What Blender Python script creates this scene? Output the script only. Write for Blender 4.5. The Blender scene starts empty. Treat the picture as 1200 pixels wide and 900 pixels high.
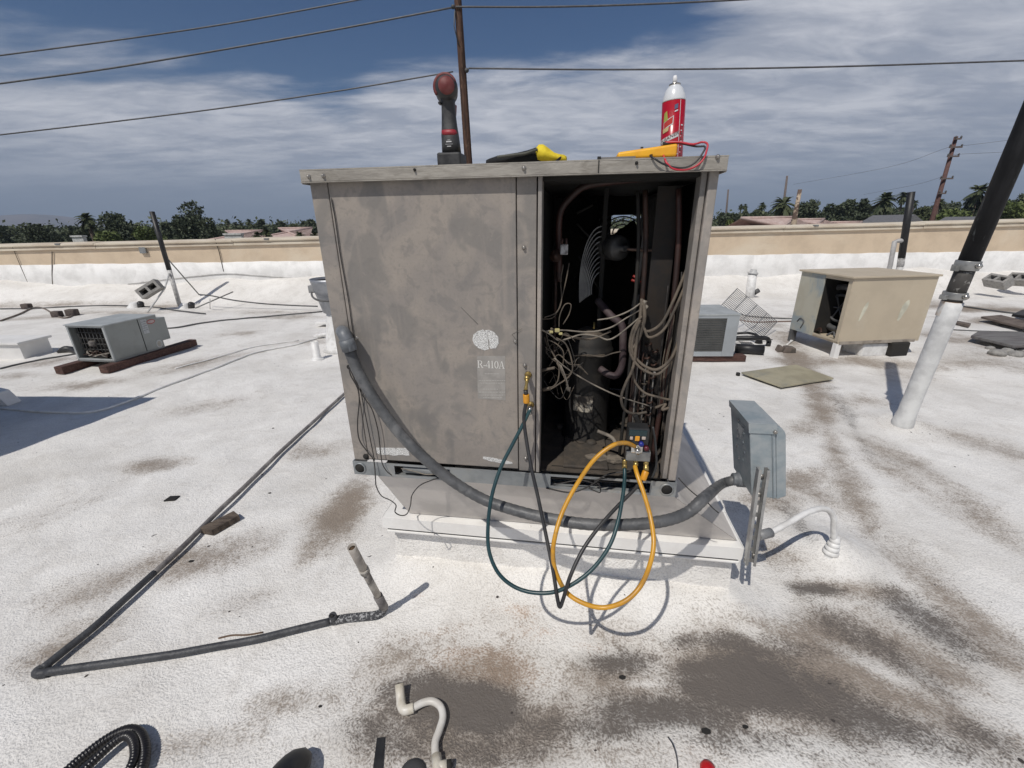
import bpy, bmesh, math, random
import numpy as np
from mathutils import Vector, Matrix
random.seed(7); rng = np.random.default_rng(7)
sc = bpy.context.scene
COL = sc.collection
# ---------------- camera ----------------
F = 500.0; PITCH = math.radians(20.6); ROLL = 0.014; EYE = Vector((0, 0, 1.5))
cam_d = bpy.data.cameras.new('camera'); cam = bpy.data.objects.new('camera', cam_d); COL.objects.link(cam)
cam_d.sensor_fit = 'HORIZONTAL'; cam_d.sensor_width = 36.0; cam_d.lens = 36.0 * F / 1200.0
cam_d.clip_start = 0.02; cam_d.clip_end = 30000
CM = Matrix.Rotation(math.pi / 2 - PITCH, 3, 'X') @ Matrix.Rotation(-ROLL, 3, 'Z')
cam.matrix_world = Matrix.Translation(EYE) @ CM.to_4x4()
sc.camera = cam
# ---------------- light, sky, exposure ----------------
SUN_EL = math.radians(55); SUN_AZ = math.radians(34.5)     # the sun stands behind the camera, to its left
TO_SUN = Vector((-math.sin(SUN_AZ) * math.cos(SUN_EL), -math.cos(SUN_AZ) * math.cos(SUN_EL), math.sin(SUN_EL)))
sd = bpy.data.lights.new('sun', 'SUN'); sd.energy = 3.5; sd.angle = math.radians(0.53); sd.color = (1, .955, .89)
so = bpy.data.objects.new('sun', sd); COL.objects.link(so)
so.rotation_euler = TO_SUN.to_track_quat('Z', 'Y').to_euler(); so.location = (-3, -4, 8)
vs = sc.view_settings; vs.view_transform = 'Standard'; vs.look = 'None'; vs.exposure = 0; vs.gamma = 1; vs.use_curve_mapping = False
sc.render.engine = 'CYCLES'; sc.cycles.use_denoising = True
sc.cycles.max_bounces = 6; sc.cycles.diffuse_bounces = 3

wd = bpy.data.worlds.new('World'); sc.world = wd; wd.use_nodes = True
def NT(tree):
    n = tree.nodes; l = tree.links
    def add(t, **k):
        q = n.new(t)
        for a, b in k.items():
            if a == 'ins':
                for i, v in b.items():
                    if hasattr(v, 'is_linked') or isinstance(v, bpy.types.NodeSocket): l.new(v, q.inputs[i])
                    else: q.inputs[i].default_value = v
            else: setattr(q, a, b)
        return q
    def M(op, a, b=None, c=None, clamp=False):
        d = {0: a}
        if b is not None: d[1] = b
        if c is not None: d[2] = c
        q = add('ShaderNodeMath', operation=op, ins=d); q.use_clamp = clamp
        return q.outputs[0]
    def MIX(f, a, b, bt='MIX'):
        q = add('ShaderNodeMixRGB', blend_type=bt, ins={0: f, 1: a, 2: b}); return q.outputs[0]
    def RAMP(f, stops, interp='LINEAR'):
        q = add('ShaderNodeValToRGB', ins={0: f}); q.color_ramp.interpolation = interp
        e = q.color_ramp.elements
        while len(e) < len(stops): e.new(0.5)
        for i, (p, c) in enumerate(stops):
            e[i].position = p; e[i].color = c if len(c) == 4 else (*c, 1)
        return q.outputs[0]
    return n, l, add, M, MIX, RAMP
def g3(v): return (v, v, v, 1)
n, l, add, M, MIX, RAMP = NT(wd.node_tree)
n.clear()
tc = add('ShaderNodeTexCoord'); dirv = tc.outputs['Generated']
sx = add('ShaderNodeSeparateXYZ', ins={0: dirv})
X, Y, Z = sx.outputs
az = M('ARCTAN2', X, Y); el = M('ARCSINE', Z)
sky = add('ShaderNodeTexSky'); sky.sky_type = 'NISHITA'; sky.sun_disc = False
sky.sun_elevation = SUN_EL; sky.sun_rotation = math.radians(180) + SUN_AZ
sky.air_density = 1.0; sky.dust_density = 0.4; sky.ozone_density = 2.5; sky.altitude = 400
SKY_K = 0.085
hs = add('ShaderNodeHueSaturation', ins={'Saturation': 1.32, 'Value': SKY_K * .55, 'Color': sky.outputs[0]})
blue = MIX(1.0, hs.outputs[0], (.70, .86, 1.0, 1), 'MULTIPLY')
# cloud sheet seen in perspective: direction divided by height
zz = M('ADD', M('MAXIMUM', Z, 0.0), 0.10)
cu = M('DIVIDE', X, zz); cv = M('DIVIDE', Y, zz)
cvec = add('ShaderNodeCombineXYZ', ins={0: cu, 1: cv, 2: 0.0}).outputs[0]
mp = add('ShaderNodeMapping', ins={'Vector': cvec, 'Rotation': (0, 0, math.radians(-52)), 'Scale': (.55, 1.25, 1)}).outputs[0]
n1 = add('ShaderNodeTexNoise', ins={'Vector': mp, 'Scale': .62, 'Detail': 7.0, 'Roughness': .56, 'Distortion': .55}).outputs[0]
mp2 = add('ShaderNodeMapping', ins={'Vector': cvec, 'Rotation': (0, 0, math.radians(-40)), 'Scale': (.7, 1.35, 1), 'Location': (3.3, 1.7, 0)}).outputs[0]
n2 = add('ShaderNodeTexNoise', ins={'Vector': mp2, 'Scale': 1.7, 'Detail': 7.0, 'Roughness': .6, 'Distortion': .4}).outputs[0]
fc = add('ShaderNodeFloatCurve', ins={'Value': M('MULTIPLY_ADD', az, 1 / 2.4, .5)})   # az -1.2..1.2
cm = fc.mapping; cvx = cm.curves[0]
pts = [(-1.2,.25),(-.77,.247),(-.63,.262),(-.48,.235),(-.34,.205),(-.24,.25),(0,.275),(.17,.285),(.32,.315),(.43,.36),(1.2,.55)]
while len(cvx.points) < len(pts): cvx.points.new(0.5, 0.5)
for p, (a, b) in zip(cvx.points, pts): p.location = (a / 2.4 + .5, b)
cm.update()
edge = fc.outputs[0]
low = M('SUBTRACT', edge, el)
cov = M('MULTIPLY_ADD', low, 12.0, M('MULTIPLY_ADD', M('SUBTRACT', n1, .5), 3.4, .55))
cov = M('MULTIPLY_ADD', M('SUBTRACT', n2, .5), 1.7, cov, clamp=True)
cov = add('ShaderNodeMapRange', interpolation_type='SMOOTHSTEP', ins={0: cov, 1: 0.0, 2: 1.0, 3: 0.0, 4: .95}).outputs[0]
n3 = add('ShaderNodeTexNoise', ins={'Vector': mp2, 'Scale': 4.2, 'Detail': 6.0, 'Roughness': .62, 'Distortion': .8}).outputs[0]
lum = M('MULTIPLY_ADD', M('SUBTRACT', n2, .5), 1.3, M('MULTIPLY_ADD', M('SUBTRACT', n3, .5), .8, .60))
lum = M('MULTIPLY_ADD', M('SUBTRACT', n1, .5), .9, lum, clamp=True)
ccol = RAMP(lum, [(0.1, (.27, .31, .40)), (.45, (.38, .41, .485)), (.85, (.70, .71, .76))])
hz = add('ShaderNodeMapRange', interpolation_type='SMOOTHSTEP', ins={0: el, 1: 0.015, 2: .15, 3: 1.0, 4: 0.0}).outputs[0]
hzc = MIX(M('MULTIPLY', M('MULTIPLY', lum, .6), add('ShaderNodeMapRange', ins={0: el, 1: .03, 2: .08}).outputs[0]), (.165, .220, .315, 1), (.33, .375, .46, 1))
ccol = MIX(hz, ccol, hzc)
fin = MIX(cov, blue, ccol)
bg = add('ShaderNodeBackground', ins={'Color': fin, 'Strength': 1.0})
out = add('ShaderNodeOutputWorld', ins={'Surface': bg.outputs[0]})
wd.cycles.sampling_method = 'MANUAL'; wd.cycles.sample_map_resolution = 512

# ---------------- pixel rays (photograph is 1200 x 900) ----------------
def ray(px, py): return CM @ Vector(((px - 600) / F, -(py - 450) / F, -1))
def GZ(px, py, z=0.0):
    d = ray(px, py); return EYE + d * ((z - EYE.z) / d.z)
def GY(px, py, y):
    d = ray(px, py); return EYE + d * (y / d.y)
def proj(p):
    q = CM.transposed() @ (Vector(p) - EYE); return 600 + F * q.x / -q.z, 450 - F * q.y / -q.z
def zat(P, py):
    lo, hi = P[2] - 1, P[2] + 2.2
    for _ in range(40):
        m = (lo + hi) / 2
        if proj((P[0], P[1], m))[1] > py: lo = m
        else: hi = m
    return lo
# the big unit's frame: front left base corner, width and depth directions
P0 = Vector((-.62, 1.44, .592)); UX = Vector((1.188, -.1785, 0)); UW = UX.length; UX.normalize()
VX = Vector((-UX.y, UX.x, 0)); UH = 1.068
def UC(u, w, z): return Vector((P0.x, P0.y, 0)) + UX * u + VX * w + Vector((0, 0, z))
def UP(px, py, w=0.0):            # world point on the plane w behind the unit's face
    d = ray(px, py); t = (P0 + VX * w - EYE).dot(VX) / d.dot(VX); return EYE + d * t
def ul(p): q = p - P0; return q.dot(UX), q.dot(VX), p.z
def UU(px, py, w=0.0): return ul(UP(px, py, w))[0]
def UZ(px, py, w=0.0): return UP(px, py, w).z

# ---------------- materials ----------------
MATS = {}
def mat(name, c, rough=.6, metal=0.0, c2=None, sc_=6.0, bump=0.0, bs=40.0, det=5.0, lo=.4, hi=.65, spec=.5, c3=None, s3=2.0, stretch=None, lo3=.5, hi3=.7):
    if name in MATS: return MATS[name]
    m = bpy.data.materials.new(name); m.use_nodes = True; MATS[name] = m
    n, l, add, M, MIX, RAMP = NT(m.node_tree)
    b = n['Principled BSDF']
    b.inputs['Roughness'].default_value = rough; b.inputs['Metallic'].default_value = metal
    b.inputs['Specular IOR Level'].default_value = spec
    b.inputs['Base Color'].default_value = (*c, 1)
    co = add('ShaderNodeTexCoord').outputs['Object']
    if stretch: co = add('ShaderNodeMapping', ins={'Vector': co, 'Scale': stretch}).outputs[0]
    if c2 is None: c2 = tuple(v * .72 for v in c)
    nz = add('ShaderNodeTexNoise', ins={'Vector': co, 'Scale': sc_, 'Detail': det, 'Roughness': .62}).outputs[0]
    f = add('ShaderNodeMapRange', interpolation_type='SMOOTHSTEP', ins={0: nz, 1: lo, 2: hi}).outputs[0]
    col = MIX(f, (*c, 1), (*c2, 1))
    if c3:
        nz3 = add('ShaderNodeTexNoise', ins={'Vector': co, 'Scale': s3, 'Detail': 6.0, 'Roughness': .65, 'Distortion': .8}).outputs[0]
        f3 = add('ShaderNodeMapRange', interpolation_type='SMOOTHSTEP', ins={0: nz3, 1: lo3, 2: hi3}).outputs[0]
        col = MIX(f3, col, (*c3, 1))
    l.new(col, b.inputs['Base Color'])
    rr = M('MULTIPLY_ADD', nz, .3, rough - .15, clamp=True); l.new(rr, b.inputs['Roughness'])
    if bump:
        nb = add('ShaderNodeTexNoise', ins={'Vector': co, 'Scale': bs, 'Detail': 3.0}).outputs[0]
        bp = add('ShaderNodeBump', ins={'Height': nb, 'Strength': bump, 'Distance': .01}).outputs[0]
        l.new(bp, b.inputs['Normal'])
    return m
def s2l(r, g, b, k=1.0):
    f = lambda v: ((v / 255 + .055) / 1.055) ** 2.4 if v > 10 else v / 255 / 12.92
    return (f(r) * k, f(g) * k, f(b) * k)

# ---------------- mesh helpers ----------------
class MB:
    def __init__(s): s.v = []; s.f = []; s.m = []; s.sm = []
    def add(s, vs, fs, smooth=False):
        k = len(s.v); s.v += [tuple(p) for p in vs]; s.f += [tuple(i + k for i in f) for f in fs]; s.sm += [smooth] * len(fs)
        return s
    def hexa(s, a, b):             # two quads of four points each (bottom loop, top loop)
        return s.add(list(a) + list(b), [(3, 2, 1, 0), (4, 5, 6, 7), (0, 1, 5, 4), (1, 2, 6, 5), (2, 3, 7, 6), (3, 0, 4, 7)])
    def box(s, x0, x1, y0, y1, z0, z1, fn=None):
        a = [(x0, y0, z0), (x1, y0, z0), (x1, y1, z0), (x0, y1, z0)]; b = [(p[0], p[1], z1) for p in a]
        if fn: a = [fn(*p) for p in a]; b = [fn(*p) for p in b]
        return s.hexa(a, b)
    def pbox(s, A, B, C, z0, z1):   # corner A, neighbours B and C seen in plan
        D = (B[0] + C[0] - A[0], B[1] + C[1] - A[1])
        q = [(p[0], p[1]) for p in (A, B, D, C)]
        return s.hexa([(x, y, z0) for x, y in q], [(x, y, z1) for x, y in q])
    def tube(s, pts, r, seg=10, cap=True, hollow=0.0):
        P = [Vector(p) for p in pts]; n = len(P)
        R = r if hasattr(r, '__len__') else [r] * n
        T = [(P[min(i + 1, n - 1)] - P[max(i - 1, 0)]).normalized() for i in range(n)]
        up = Vector((0, 0, 1)) if abs(T[0].z) < .9 else Vector((1, 0, 0))
        N = T[0].cross(up).normalized(); vs = []
        for i in range(n):
            if i:
                q = T[i - 1].rotation_difference(T[i]); N = q @ N; N = (N - T[i] * N.dot(T[i])).normalized()
            B = T[i].cross(N)
            for k in range(seg):
                a = 2 * math.pi * k / seg; vs.append(P[i] + (N * math.cos(a) + B * math.sin(a)) * R[i])
        fs = [(i * seg + k, i * seg + (k + 1) % seg, (i + 1) * seg + (k + 1) % seg, (i + 1) * seg + k) for i in range(n - 1) for k in range(seg)]
        s.add(vs, fs, True)
        if cap:
            k0 = len(s.v) - len(vs)
            s.f.append(tuple(k0 + k for k in reversed(range(seg)))); s.sm.append(False)
            s.f.append(tuple(k0 + (n - 1) * seg + k for k in range(seg))); s.sm.append(False)
        return s
    def lathe(s, prof, base, axis=(0, 0, 1), seg=24, ref=None):   # prof: (radius, distance along the axis)
        A = Vector(axis).normalized(); up = Vector(ref) if ref else (Vector((0, 0, 1)) if abs(A.z) < .9 else Vector((1, 0, 0)))
        N = A.cross(up).normalized(); B = A.cross(N); b = Vector(base); vs = []; 
        for r, h in prof:
            for k in range(seg):
                a = 2 * math.pi * k / seg; vs.append(b + A * h + (N * math.cos(a) + B * math.sin(a)) * r)
        fs = [(i * seg + (k + 1) % seg, i * seg + k, (i + 1) * seg + k, (i + 1) * seg + (k + 1) % seg) for i in range(len(prof) - 1) for k in range(seg)]
        s.add(vs, fs, True)
        k0 = len(s.v) - len(vs)
        if prof[0][0] > 1e-5: s.f.append(tuple(k0 + k for k in range(seg))); s.sm.append(False)
        if prof[-1][0] > 1e-5: s.f.append(tuple(k0 + (len(prof) - 1) * seg + k for k in reversed(range(seg)))); s.sm.append(False)
        return s
    def prism(s, poly, off):       # polygon of 3-D points pushed along off
        n = len(poly); off = Vector(off); a = [Vector(p) for p in poly]; b = [p + off for p in a]
        return s.add(a + b, [tuple(range(n)), tuple(range(2 * n - 1, n - 1, -1))] + [((i + 1) % n, i, i + n, (i + 1) % n + n) for i in range(n)])
    def build(s, name, m, parent=None, bevel=0.0, seg=2, orig=None, label=None):
        o = Vector(parent['o']) if parent is not None else Vector(orig) if orig is not None else Vector((sum(p[0] for p in s.v) / len(s.v), sum(p[1] for p in s.v) / len(s.v), min(p[2] for p in s.v)))
        me = bpy.data.meshes.new(name)
        me.from_pydata([(p[0] - o.x, p[1] - o.y, p[2] - o.z) for p in s.v], [], s.f)
        me.polygons.foreach_set('use_smooth', s.sm)
        bm = bmesh.new(); bm.from_mesh(me); bmesh.ops.recalc_face_normals(bm, faces=bm.faces); bm.to_mesh(me); bm.free()
        if m: me.materials.append(m)
        ob = bpy.data.objects.new(name, me); COL.objects.link(ob)
        if parent is not None: ob.parent = parent
        else: ob.location = o
        ob['o'] = tuple(o)
        if bevel:
            b = ob.modifiers.new('bevel', 'BEVEL'); b.width = bevel; b.segments = seg; b.limit_method = 'ANGLE'; b.angle_limit = math.radians(40)
        if label: ob['label'] = label
        return ob
def thing(name, label, cat, loc, group=None):
    o = bpy.data.objects.new(name, None); COL.objects.link(o); o.location = loc; o.empty_display_size = .1
    o['o'] = tuple(loc); o['label'] = label; o['category'] = cat
    if group: o['group'] = group
    return o
def tag(o, label, cat, group=None):
    o['label'] = label; o['category'] = cat
    if group: o['group'] = group
    return o
def kind(o, k): o['kind'] = k; return o
def cat_rom(pts, n=8):
    P = [Vector(p) for p in pts]
    if len(P) < 3: return P
    Q = [P[0] * 2 - P[1]] + P + [P[-1] * 2 - P[-2]]; out = []
    for i in range(1, len(Q) - 2):
        a, b, c, d = Q[i - 1:i + 3]
        for k in range(n):
            t = k / n; out.append(.5 * ((2 * b) + (c - a) * t + (2 * a - 5 * b + 4 * c - d) * t * t + (3 * b - a - 3 * c + d) * t ** 3))
    out.append(P[-1]); return out
def copy_tree(o, loc=None):
    c = o.copy(); COL.objects.link(c)
    if loc is not None: c.location = loc
    for ch in list(o.children):
        d = ch.copy(); COL.objects.link(d); d.parent = c
        for g in list(ch.children):
            e = g.copy(); COL.objects.link(e); e.parent = d
    return c
def text_faces(body, size, bold=0.0):
    cu = bpy.data.curves.new('lettering', 'FONT'); cu.body = body; cu.size = size; cu.align_x = 'CENTER'; cu.offset = bold; cu.resolution_u = 3
    o = bpy.data.objects.new('lettering', cu); COL.objects.link(o)
    dg = bpy.context.evaluated_depsgraph_get(); me = bpy.data.meshes.new_from_object(o.evaluated_get(dg))
    vs = [tuple(v.co) for v in me.vertices]; fs = [tuple(p.vertices) for p in me.polygons]
    bpy.data.objects.remove(o); bpy.data.meshes.remove(me); return vs, fs
# ================= THE ROOF =================
def bumpf(x, y, cx, cy, r, h):
    d2 = ((x - cx) ** 2 + (y - cy) ** 2) / (r * r); return h * np.exp(-d2 * 1.6)
def axis(lo, hi, fine_lo, fine_hi, step, growth):
    a = list(np.arange(fine_lo, fine_hi, step)); s = step
    b = [a[-1]]
    while b[-1] < hi: s *= growth; b.append(min(b[-1] + s, hi))
    c = [a[0]]; s = step
    while c[-1] > lo: s *= growth; c.append(max(c[-1] - s, lo))
    return np.array(sorted(set(c[1:] + a + b[1:])))
WALL_Y = 10.0
xs = axis(-15, 15, -1.9, 2.3, .022, 1.035); ys = axis(-5, WALL_Y, .55, 3.2, .022, 1.035)
GX, GYY = np.meshgrid(xs, ys)
def rect_dist(x, y, c, ux, hx, hy):    # distance outside a turned rectangle
    dx = x - c[0]; dy = y - c[1]; a = dx * ux.x + dy * ux.y; b = -dx * ux.y + dy * ux.x
    qx = np.maximum(np.abs(a) - hx, 0); qy = np.maximum(np.abs(b) - hy, 0); return np.sqrt(qx * qx + qy * qy)
CURB_F = Vector((-.565, 1.563, 0)); CURB_W = 1.46; CURB_D = 1.12
cc = CURB_F + UX * CURB_W / 2 + VX * CURB_D / 2
def roof_h(x, y):
    d = rect_dist(x, y, cc, UX, CURB_W / 2, CURB_D / 2)
    h = .055 * np.exp(-(d / .13) ** 1.5)
    h = h + bumpf(x, y, GZ(974, 648).x, GZ(974, 648).y, .21, .085)
    h = h + bumpf(x, y, 3.06, 3.01, .22, .05)
    h = h + .012 * np.sin(x * 2.1 + y * 1.3) * np.sin(y * 1.9 - x * .7)
    h = h + .005 * np.sin(x * 9 + 2 * np.sin(y * 5)) * np.sin(y * 8 + x * 3)
    t = np.clip((y - 8.95) / 1.0, 0, 1)
    wob = .06 * np.sin(x * .9) + .03 * np.sin(x * 2.7 + 1)
    h = h + (.36 + wob) * t * t * (3 - 2 * t) + .015 * np.sin(x * 6 + y * 9) * t
    return h
Hh = roof_h(GX, GYY)
# dirt: soft patches, listed where they lie in the photograph and kept as a property of the surface
q = np.stack([GX, GYY, Hh - EYE.z], -1) @ np.array(CM)
dep = np.maximum(-q[..., 2], .05); PX = 600 + F * q[..., 0] / dep; PY = 450 - F * q[..., 1] / dep
vis = (-q[..., 2] > .2)
def lump(seed, s=1.0):
    r = np.random.default_rng(seed); f = np.zeros_like(GX)
    for k in range(14):
        a = r.uniform(0, 2 * math.pi); w = r.uniform(3, 22) * s
        f += np.sin((GX * math.cos(a) + GYY * math.sin(a)) * w + r.uniform(0, 6.3)) / (1 + w * .12)
    return f / 3.0
L1 = lump(1); L2 = lump(2); L3 = lump(5, 2.2)
def blot(cx, cy, rx, ry, ang=0, k=1.0, soft=1.15, wv=.46):
    a = math.radians(ang); dx = PX - cx; dy = PY - cy
    u = (dx * math.cos(a) + dy * math.sin(a)) / rx; v = (-dx * math.sin(a) + dy * math.cos(a)) / ry
    r = np.sqrt(u * u + v * v) + wv * (L1 + .6 * L3); return k * np.clip((1.25 - r) * soft, 0, 1) * vis
brown = np.zeros_like(GX); dark = np.zeros_like(GX); rust = np.zeros_like(GX)
for b in [(900,800,330,85,9,.85),(1060,820,230,60,18,.8),(620,845,190,62,-4,.75),(560,800,150,56,6,.7),(720,800,200,55,5,.7),(1100,690,190,26,40,.7),(1010,600,90,24,64,.7),
          (975,520,70,20,72,.6),(1000,690,80,15,6,.75),(1110,790,150,36,28,.75),(1160,760,110,30,34,.6),(945,560,44,16,-10,.6),(400,600,72,27,-50,.85),(362,645,44,18,-54,.6),
          (225,655,95,24,-12,.6),(110,690,90,20,-26,.5),(185,545,44,9,-6,.6),(370,530,40,12,-12,.5),(60,762,90,24,-28,.55),(470,770,90,44,-14,.7),(345,822,80,26,-8,.45),
          (640,880,300,36,0,.5),(960,770,150,24,22,.7),(1190,870,80,40,30,.5),(220,870,90,20,-8,.45),(1150,600,110,18,34,.5),(1060,560,90,14,30,.45),(920,650,70,20,20,.5),(300,700,60,14,-20,.35),
          (60,357,110,3,-2,.6),(185,359,70,3,0,.55),(140,366,70,3,0,.5),(40,372,60,3,-3,.5),(320,366,60,3,0,.4),(285,392,24,4,-5,.6),(235,425,60,6,-10,.6),(90,452,50,7,-6,.6),(20,440,50,5,-4,.5),
          (340,372,40,3,0,.5),(50,425,70,4,-8,.5),(375,400,30,4,0,.5),(60,600,90,14,-20,.3),(270,470,70,8,-12,.3),
          (1150,362,120,5,4,.8),(1180,378,90,5,4,.8),(960,372,40,4,0,.4),(940,432,60,20,62,.8),(960,475,55,20,66,.75),(1130,398,90,8,6,.6),(1000,425,110,8,3,.6),(1150,425,90,12,4,.5),(1010,470,80,7,3,.4),(860,372,40,4,0,.4),
          (1060,440,50,9,4,.4),(1150,520,110,13,14,.4),(1020,520,80,12,22,.5),(950,505,40,14,0,.5),(900,585,40,22,0,.5)]:
    brown = np.maximum(brown, blot(*b[:5], b[5], .9))
for b in [(1100,740,120,22,38,.6),(940,620,40,10,50,.4),(1000,500,50,9,60,.4),(862,806,125,36,12,1.0),(735,775,80,24,4,.85),(700,850,120,32,0,.65),(535,822,75,24,12,1.0),(490,800,50,18,-10,.7),(800,752,44,14,0,.6),(1010,840,190,34,18,.8),(870,755,80,14,8,.75),(560,868,150,26,4,.55),(1070,785,110,18,32,.5),(770,835,130,30,4,.8),(965,690,44,8,4,.75),(900,870,160,20,6,.55),(1150,860,90,22,24,.5)]:
    dark = np.maximum(dark, blot(*b[:5], b[5], 1.1, .55))
for b in [(487,698,20,8,0,.8),(606,716,34,12,10,.6),(640,742,60,16,4,.45),(560,776,110,26,8,.6),(1030,500,14,5,0,.3),(800,880,60,8,0,.3),(500,745,60,14,-8,.4),(690,760,60,14,6,.4)]:
    rust = np.maximum(rust, blot(*b[:5], b[5]))
# drier, cleaner swirls left by drained water
for b in [(668,752,75,12,14,.8),(760,800,60,5,-6,.5),(640,800,26,34,10,.55),(1040,790,60,9,26,.6),(960,880,90,14,10,.7),(1150,700,60,14,40,.5),(890,745,40,9,24,.5)]:
    k_ = 1 - blot(*b[:5], b[5]); brown = brown * k_; dark = dark * k_
ny, nx = GX.shape
idx = np.arange(ny * nx).reshape(ny, nx)
fq = np.stack([idx[:-1, :-1], idx[:-1, 1:], idx[1:, 1:], idx[1:, :-1]], -1).reshape(-1, 4)
me = bpy.data.meshes.new('roof'); me.from_pydata(np.stack([GX, GYY, Hh], -1).reshape(-1, 3).tolist(), [], fq.tolist())
me.polygons.foreach_set('use_smooth', [True] * len(me.polygons))
ca = me.color_attributes.new('stain', 'FLOAT_COLOR', 'POINT')
ca.data.foreach_set('color', np.stack([brown, dark, rust, np.ones_like(GX)], -1).reshape(-1).astype(np.float32))
roof = bpy.data.objects.new('roof', me); COL.objects.link(roof); kind(roof, 'structure')
m = bpy.data.materials.new('roof coating'); m.use_nodes = True; me.materials.append(m); ROOF_M = m
def coating(m, attr=True):
    n, l, add, M, MIX, RAMP = NT(m.node_tree); b = n['Principled BSDF']
    tcn = add('ShaderNodeNewGeometry').outputs['Position']
    warp = add('ShaderNodeTexNoise', ins={'Vector': tcn, 'Scale': 9.0, 'Detail': 2.0})
    wv = add('ShaderNodeVectorMath', operation='MULTIPLY_ADD', ins={0: warp.outputs[1], 1: (.05, .05, .05), 2: tcn}).outputs[0]
    peel = add('ShaderNodeTexNoise', ins={'Vector': wv, 'Scale': 135.0, 'Detail': 2.0, 'Roughness': .5, 'Distortion': .15}).outputs[0]
    peel2 = add('ShaderNodeTexNoise', ins={'Vector': tcn, 'Scale': 27.0, 'Detail': 3.0, 'Roughness': .6}).outputs[0]
    big = add('ShaderNodeTexNoise', ins={'Vector': tcn, 'Scale': 1.4, 'Detail': 7.0, 'Roughness': .62, 'Distortion': .4}).outputs[0]
    med = add('ShaderNodeTexNoise', ins={'Vector': tcn, 'Scale': 6.5, 'Detail': 6.0, 'Roughness': .66, 'Distortion': .6}).outputs[0]
    valley = add('ShaderNodeMapRange', interpolation_type='SMOOTHSTEP', ins={0: peel, 1: .52, 2: .36}).outputs[0]
    base = MIX(M('MULTIPLY', add('ShaderNodeMapRange', ins={0: big, 1: .40, 2: .66}).outputs[0], .75), (.83, .81, .775, 1), (.64, .615, .575, 1))
    base = MIX(M('MULTIPLY', add('ShaderNodeMapRange', ins={0: med, 1: .50, 2: .75}).outputs[0], .42), base, (.50, .465, .42, 1))
    base = MIX(M('MULTIPLY', valley, .26), base, (.34, .325, .305, 1))
    if attr:
        at = add('ShaderNodeAttribute', attribute_name='stain'); sp = add('ShaderNodeSeparateColor', ins={0: at.outputs[0]})
        br, dk, ru = sp.outputs[0], sp.outputs[1], sp.outputs[2]
        def patch(v, g, th):
            a = M('MULTIPLY_ADD', M('SUBTRACT', med, .5), 1.0, v); a = M('MULTIPLY_ADD', M('SUBTRACT', peel, .5), g, a)
            a = M('MULTIPLY_ADD', M('SUBTRACT', peel2, .5), .8, a)
            return M('MULTIPLY', add('ShaderNodeMapRange', interpolation_type='SMOOTHSTEP', ins={0: a, 1: th, 2: th + .70}).outputs[0], add('ShaderNodeMapRange', ins={0: v, 1: 0.0, 2: .12}).outputs[0])
        base = MIX(M('MULTIPLY', M('POWER', br, 1.1), .80), base, (.27, .215, .16, 1))
        base = MIX(M('MULTIPLY', M('POWER', dk, 1.1), .72), base, (.17, .155, .14, 1))
        pb = patch(br, -1.4, .12); pd = patch(dk, -1.2, .16); pr = patch(ru, -1.5, .2)
        base = MIX(M('MULTIPLY', pr, .5), base, (.46, .27, .16, 1))
        base = MIX(M('MULTIPLY', pb, .74), base, (.22, .175, .135, 1))
        base = MIX(M('MULTIPLY', pd, .92), base, (.125, .110, .098, 1))
    speck = add('ShaderNodeTexNoise', ins={'Vector': tcn, 'Scale': 34.0, 'Detail': 0.0}).outputs[0]
    base = MIX(add('ShaderNodeMapRange', ins={0: speck, 1: .875, 2: .885}).outputs[0], base, (.06, .05, .045, 1))
    l.new(base, b.inputs['Base Color']); b.inputs['Roughness'].default_value = .62; b.inputs['Specular IOR Level'].default_value = .35
    hgt = M('ADD', M('MULTIPLY', peel, 1.0), M('MULTIPLY', peel2, .8))
    if attr: hgt = M('MULTIPLY', hgt, M('SUBTRACT', 1.0, M('MULTIPLY', pd, .5)))
    bp = add('ShaderNodeBump', ins={'Height': hgt, 'Strength': .62, 'Distance': .008}).outputs[0]
    bp2 = add('ShaderNodeBump', ins={'Height': med, 'Strength': .35, 'Distance': .03, 'Normal': bp}).outputs[0]
    l.new(bp2, b.inputs['Normal'])
coating(m)
FOAM = bpy.data.materials.new('foam coating'); FOAM.use_nodes = True; coating(FOAM, False)
def ground_pt(px, py, r=0.0):       # a point lying on the roof with radius r
    z = 0.0
    for _ in range(4):
        p = GZ(px, py, z + r); z = float(roof_h(np.array(p.x), np.array(p.y)))
    return Vector((p.x, p.y, z + r))
def on_roof(x, y): return float(roof_h(np.array(x), np.array(y)))
def gline(pix, r, n=8, lift=0.0): 
    P = cat_rom([ground_pt(x, y, r + lift) for x, y in pix], n)
    return [Vector((p.x, p.y, max(p.z, on_roof(p.x, p.y) + r * .9))) for p in P]

# ---------------- ground, far terrain ----------------
GRD = -5.5
me = bpy.data.meshes.new('ground'); 
me.from_pydata([(-9000, -3000, GRD), (9000, -3000, GRD), (9000, 12000, GRD), (-9000, 12000, GRD)], [], [(0, 1, 2, 3)])
gr = bpy.data.objects.new('ground', me); COL.objects.link(gr); kind(gr, 'structure')
me.materials.append(mat('desert ground', (.20, .165, .12), .9, c2=(.09, .10, .055), sc_=.02, det=8, lo=.42, hi=.55, c3=(.30, .25, .20), s3=.004))
# own building below the roof
b = MB().box(-15.2, 15.2, -5, WALL_Y + .33, GRD, -.03); o = b.build('building_walls', mat('beige stucco', (.52, .42, .30), .9, c2=(.44, .35, .25), sc_=5, bump=.4, bs=60)); tag(o, 'beige stucco walls carrying the white coated roof', 'building')
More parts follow.
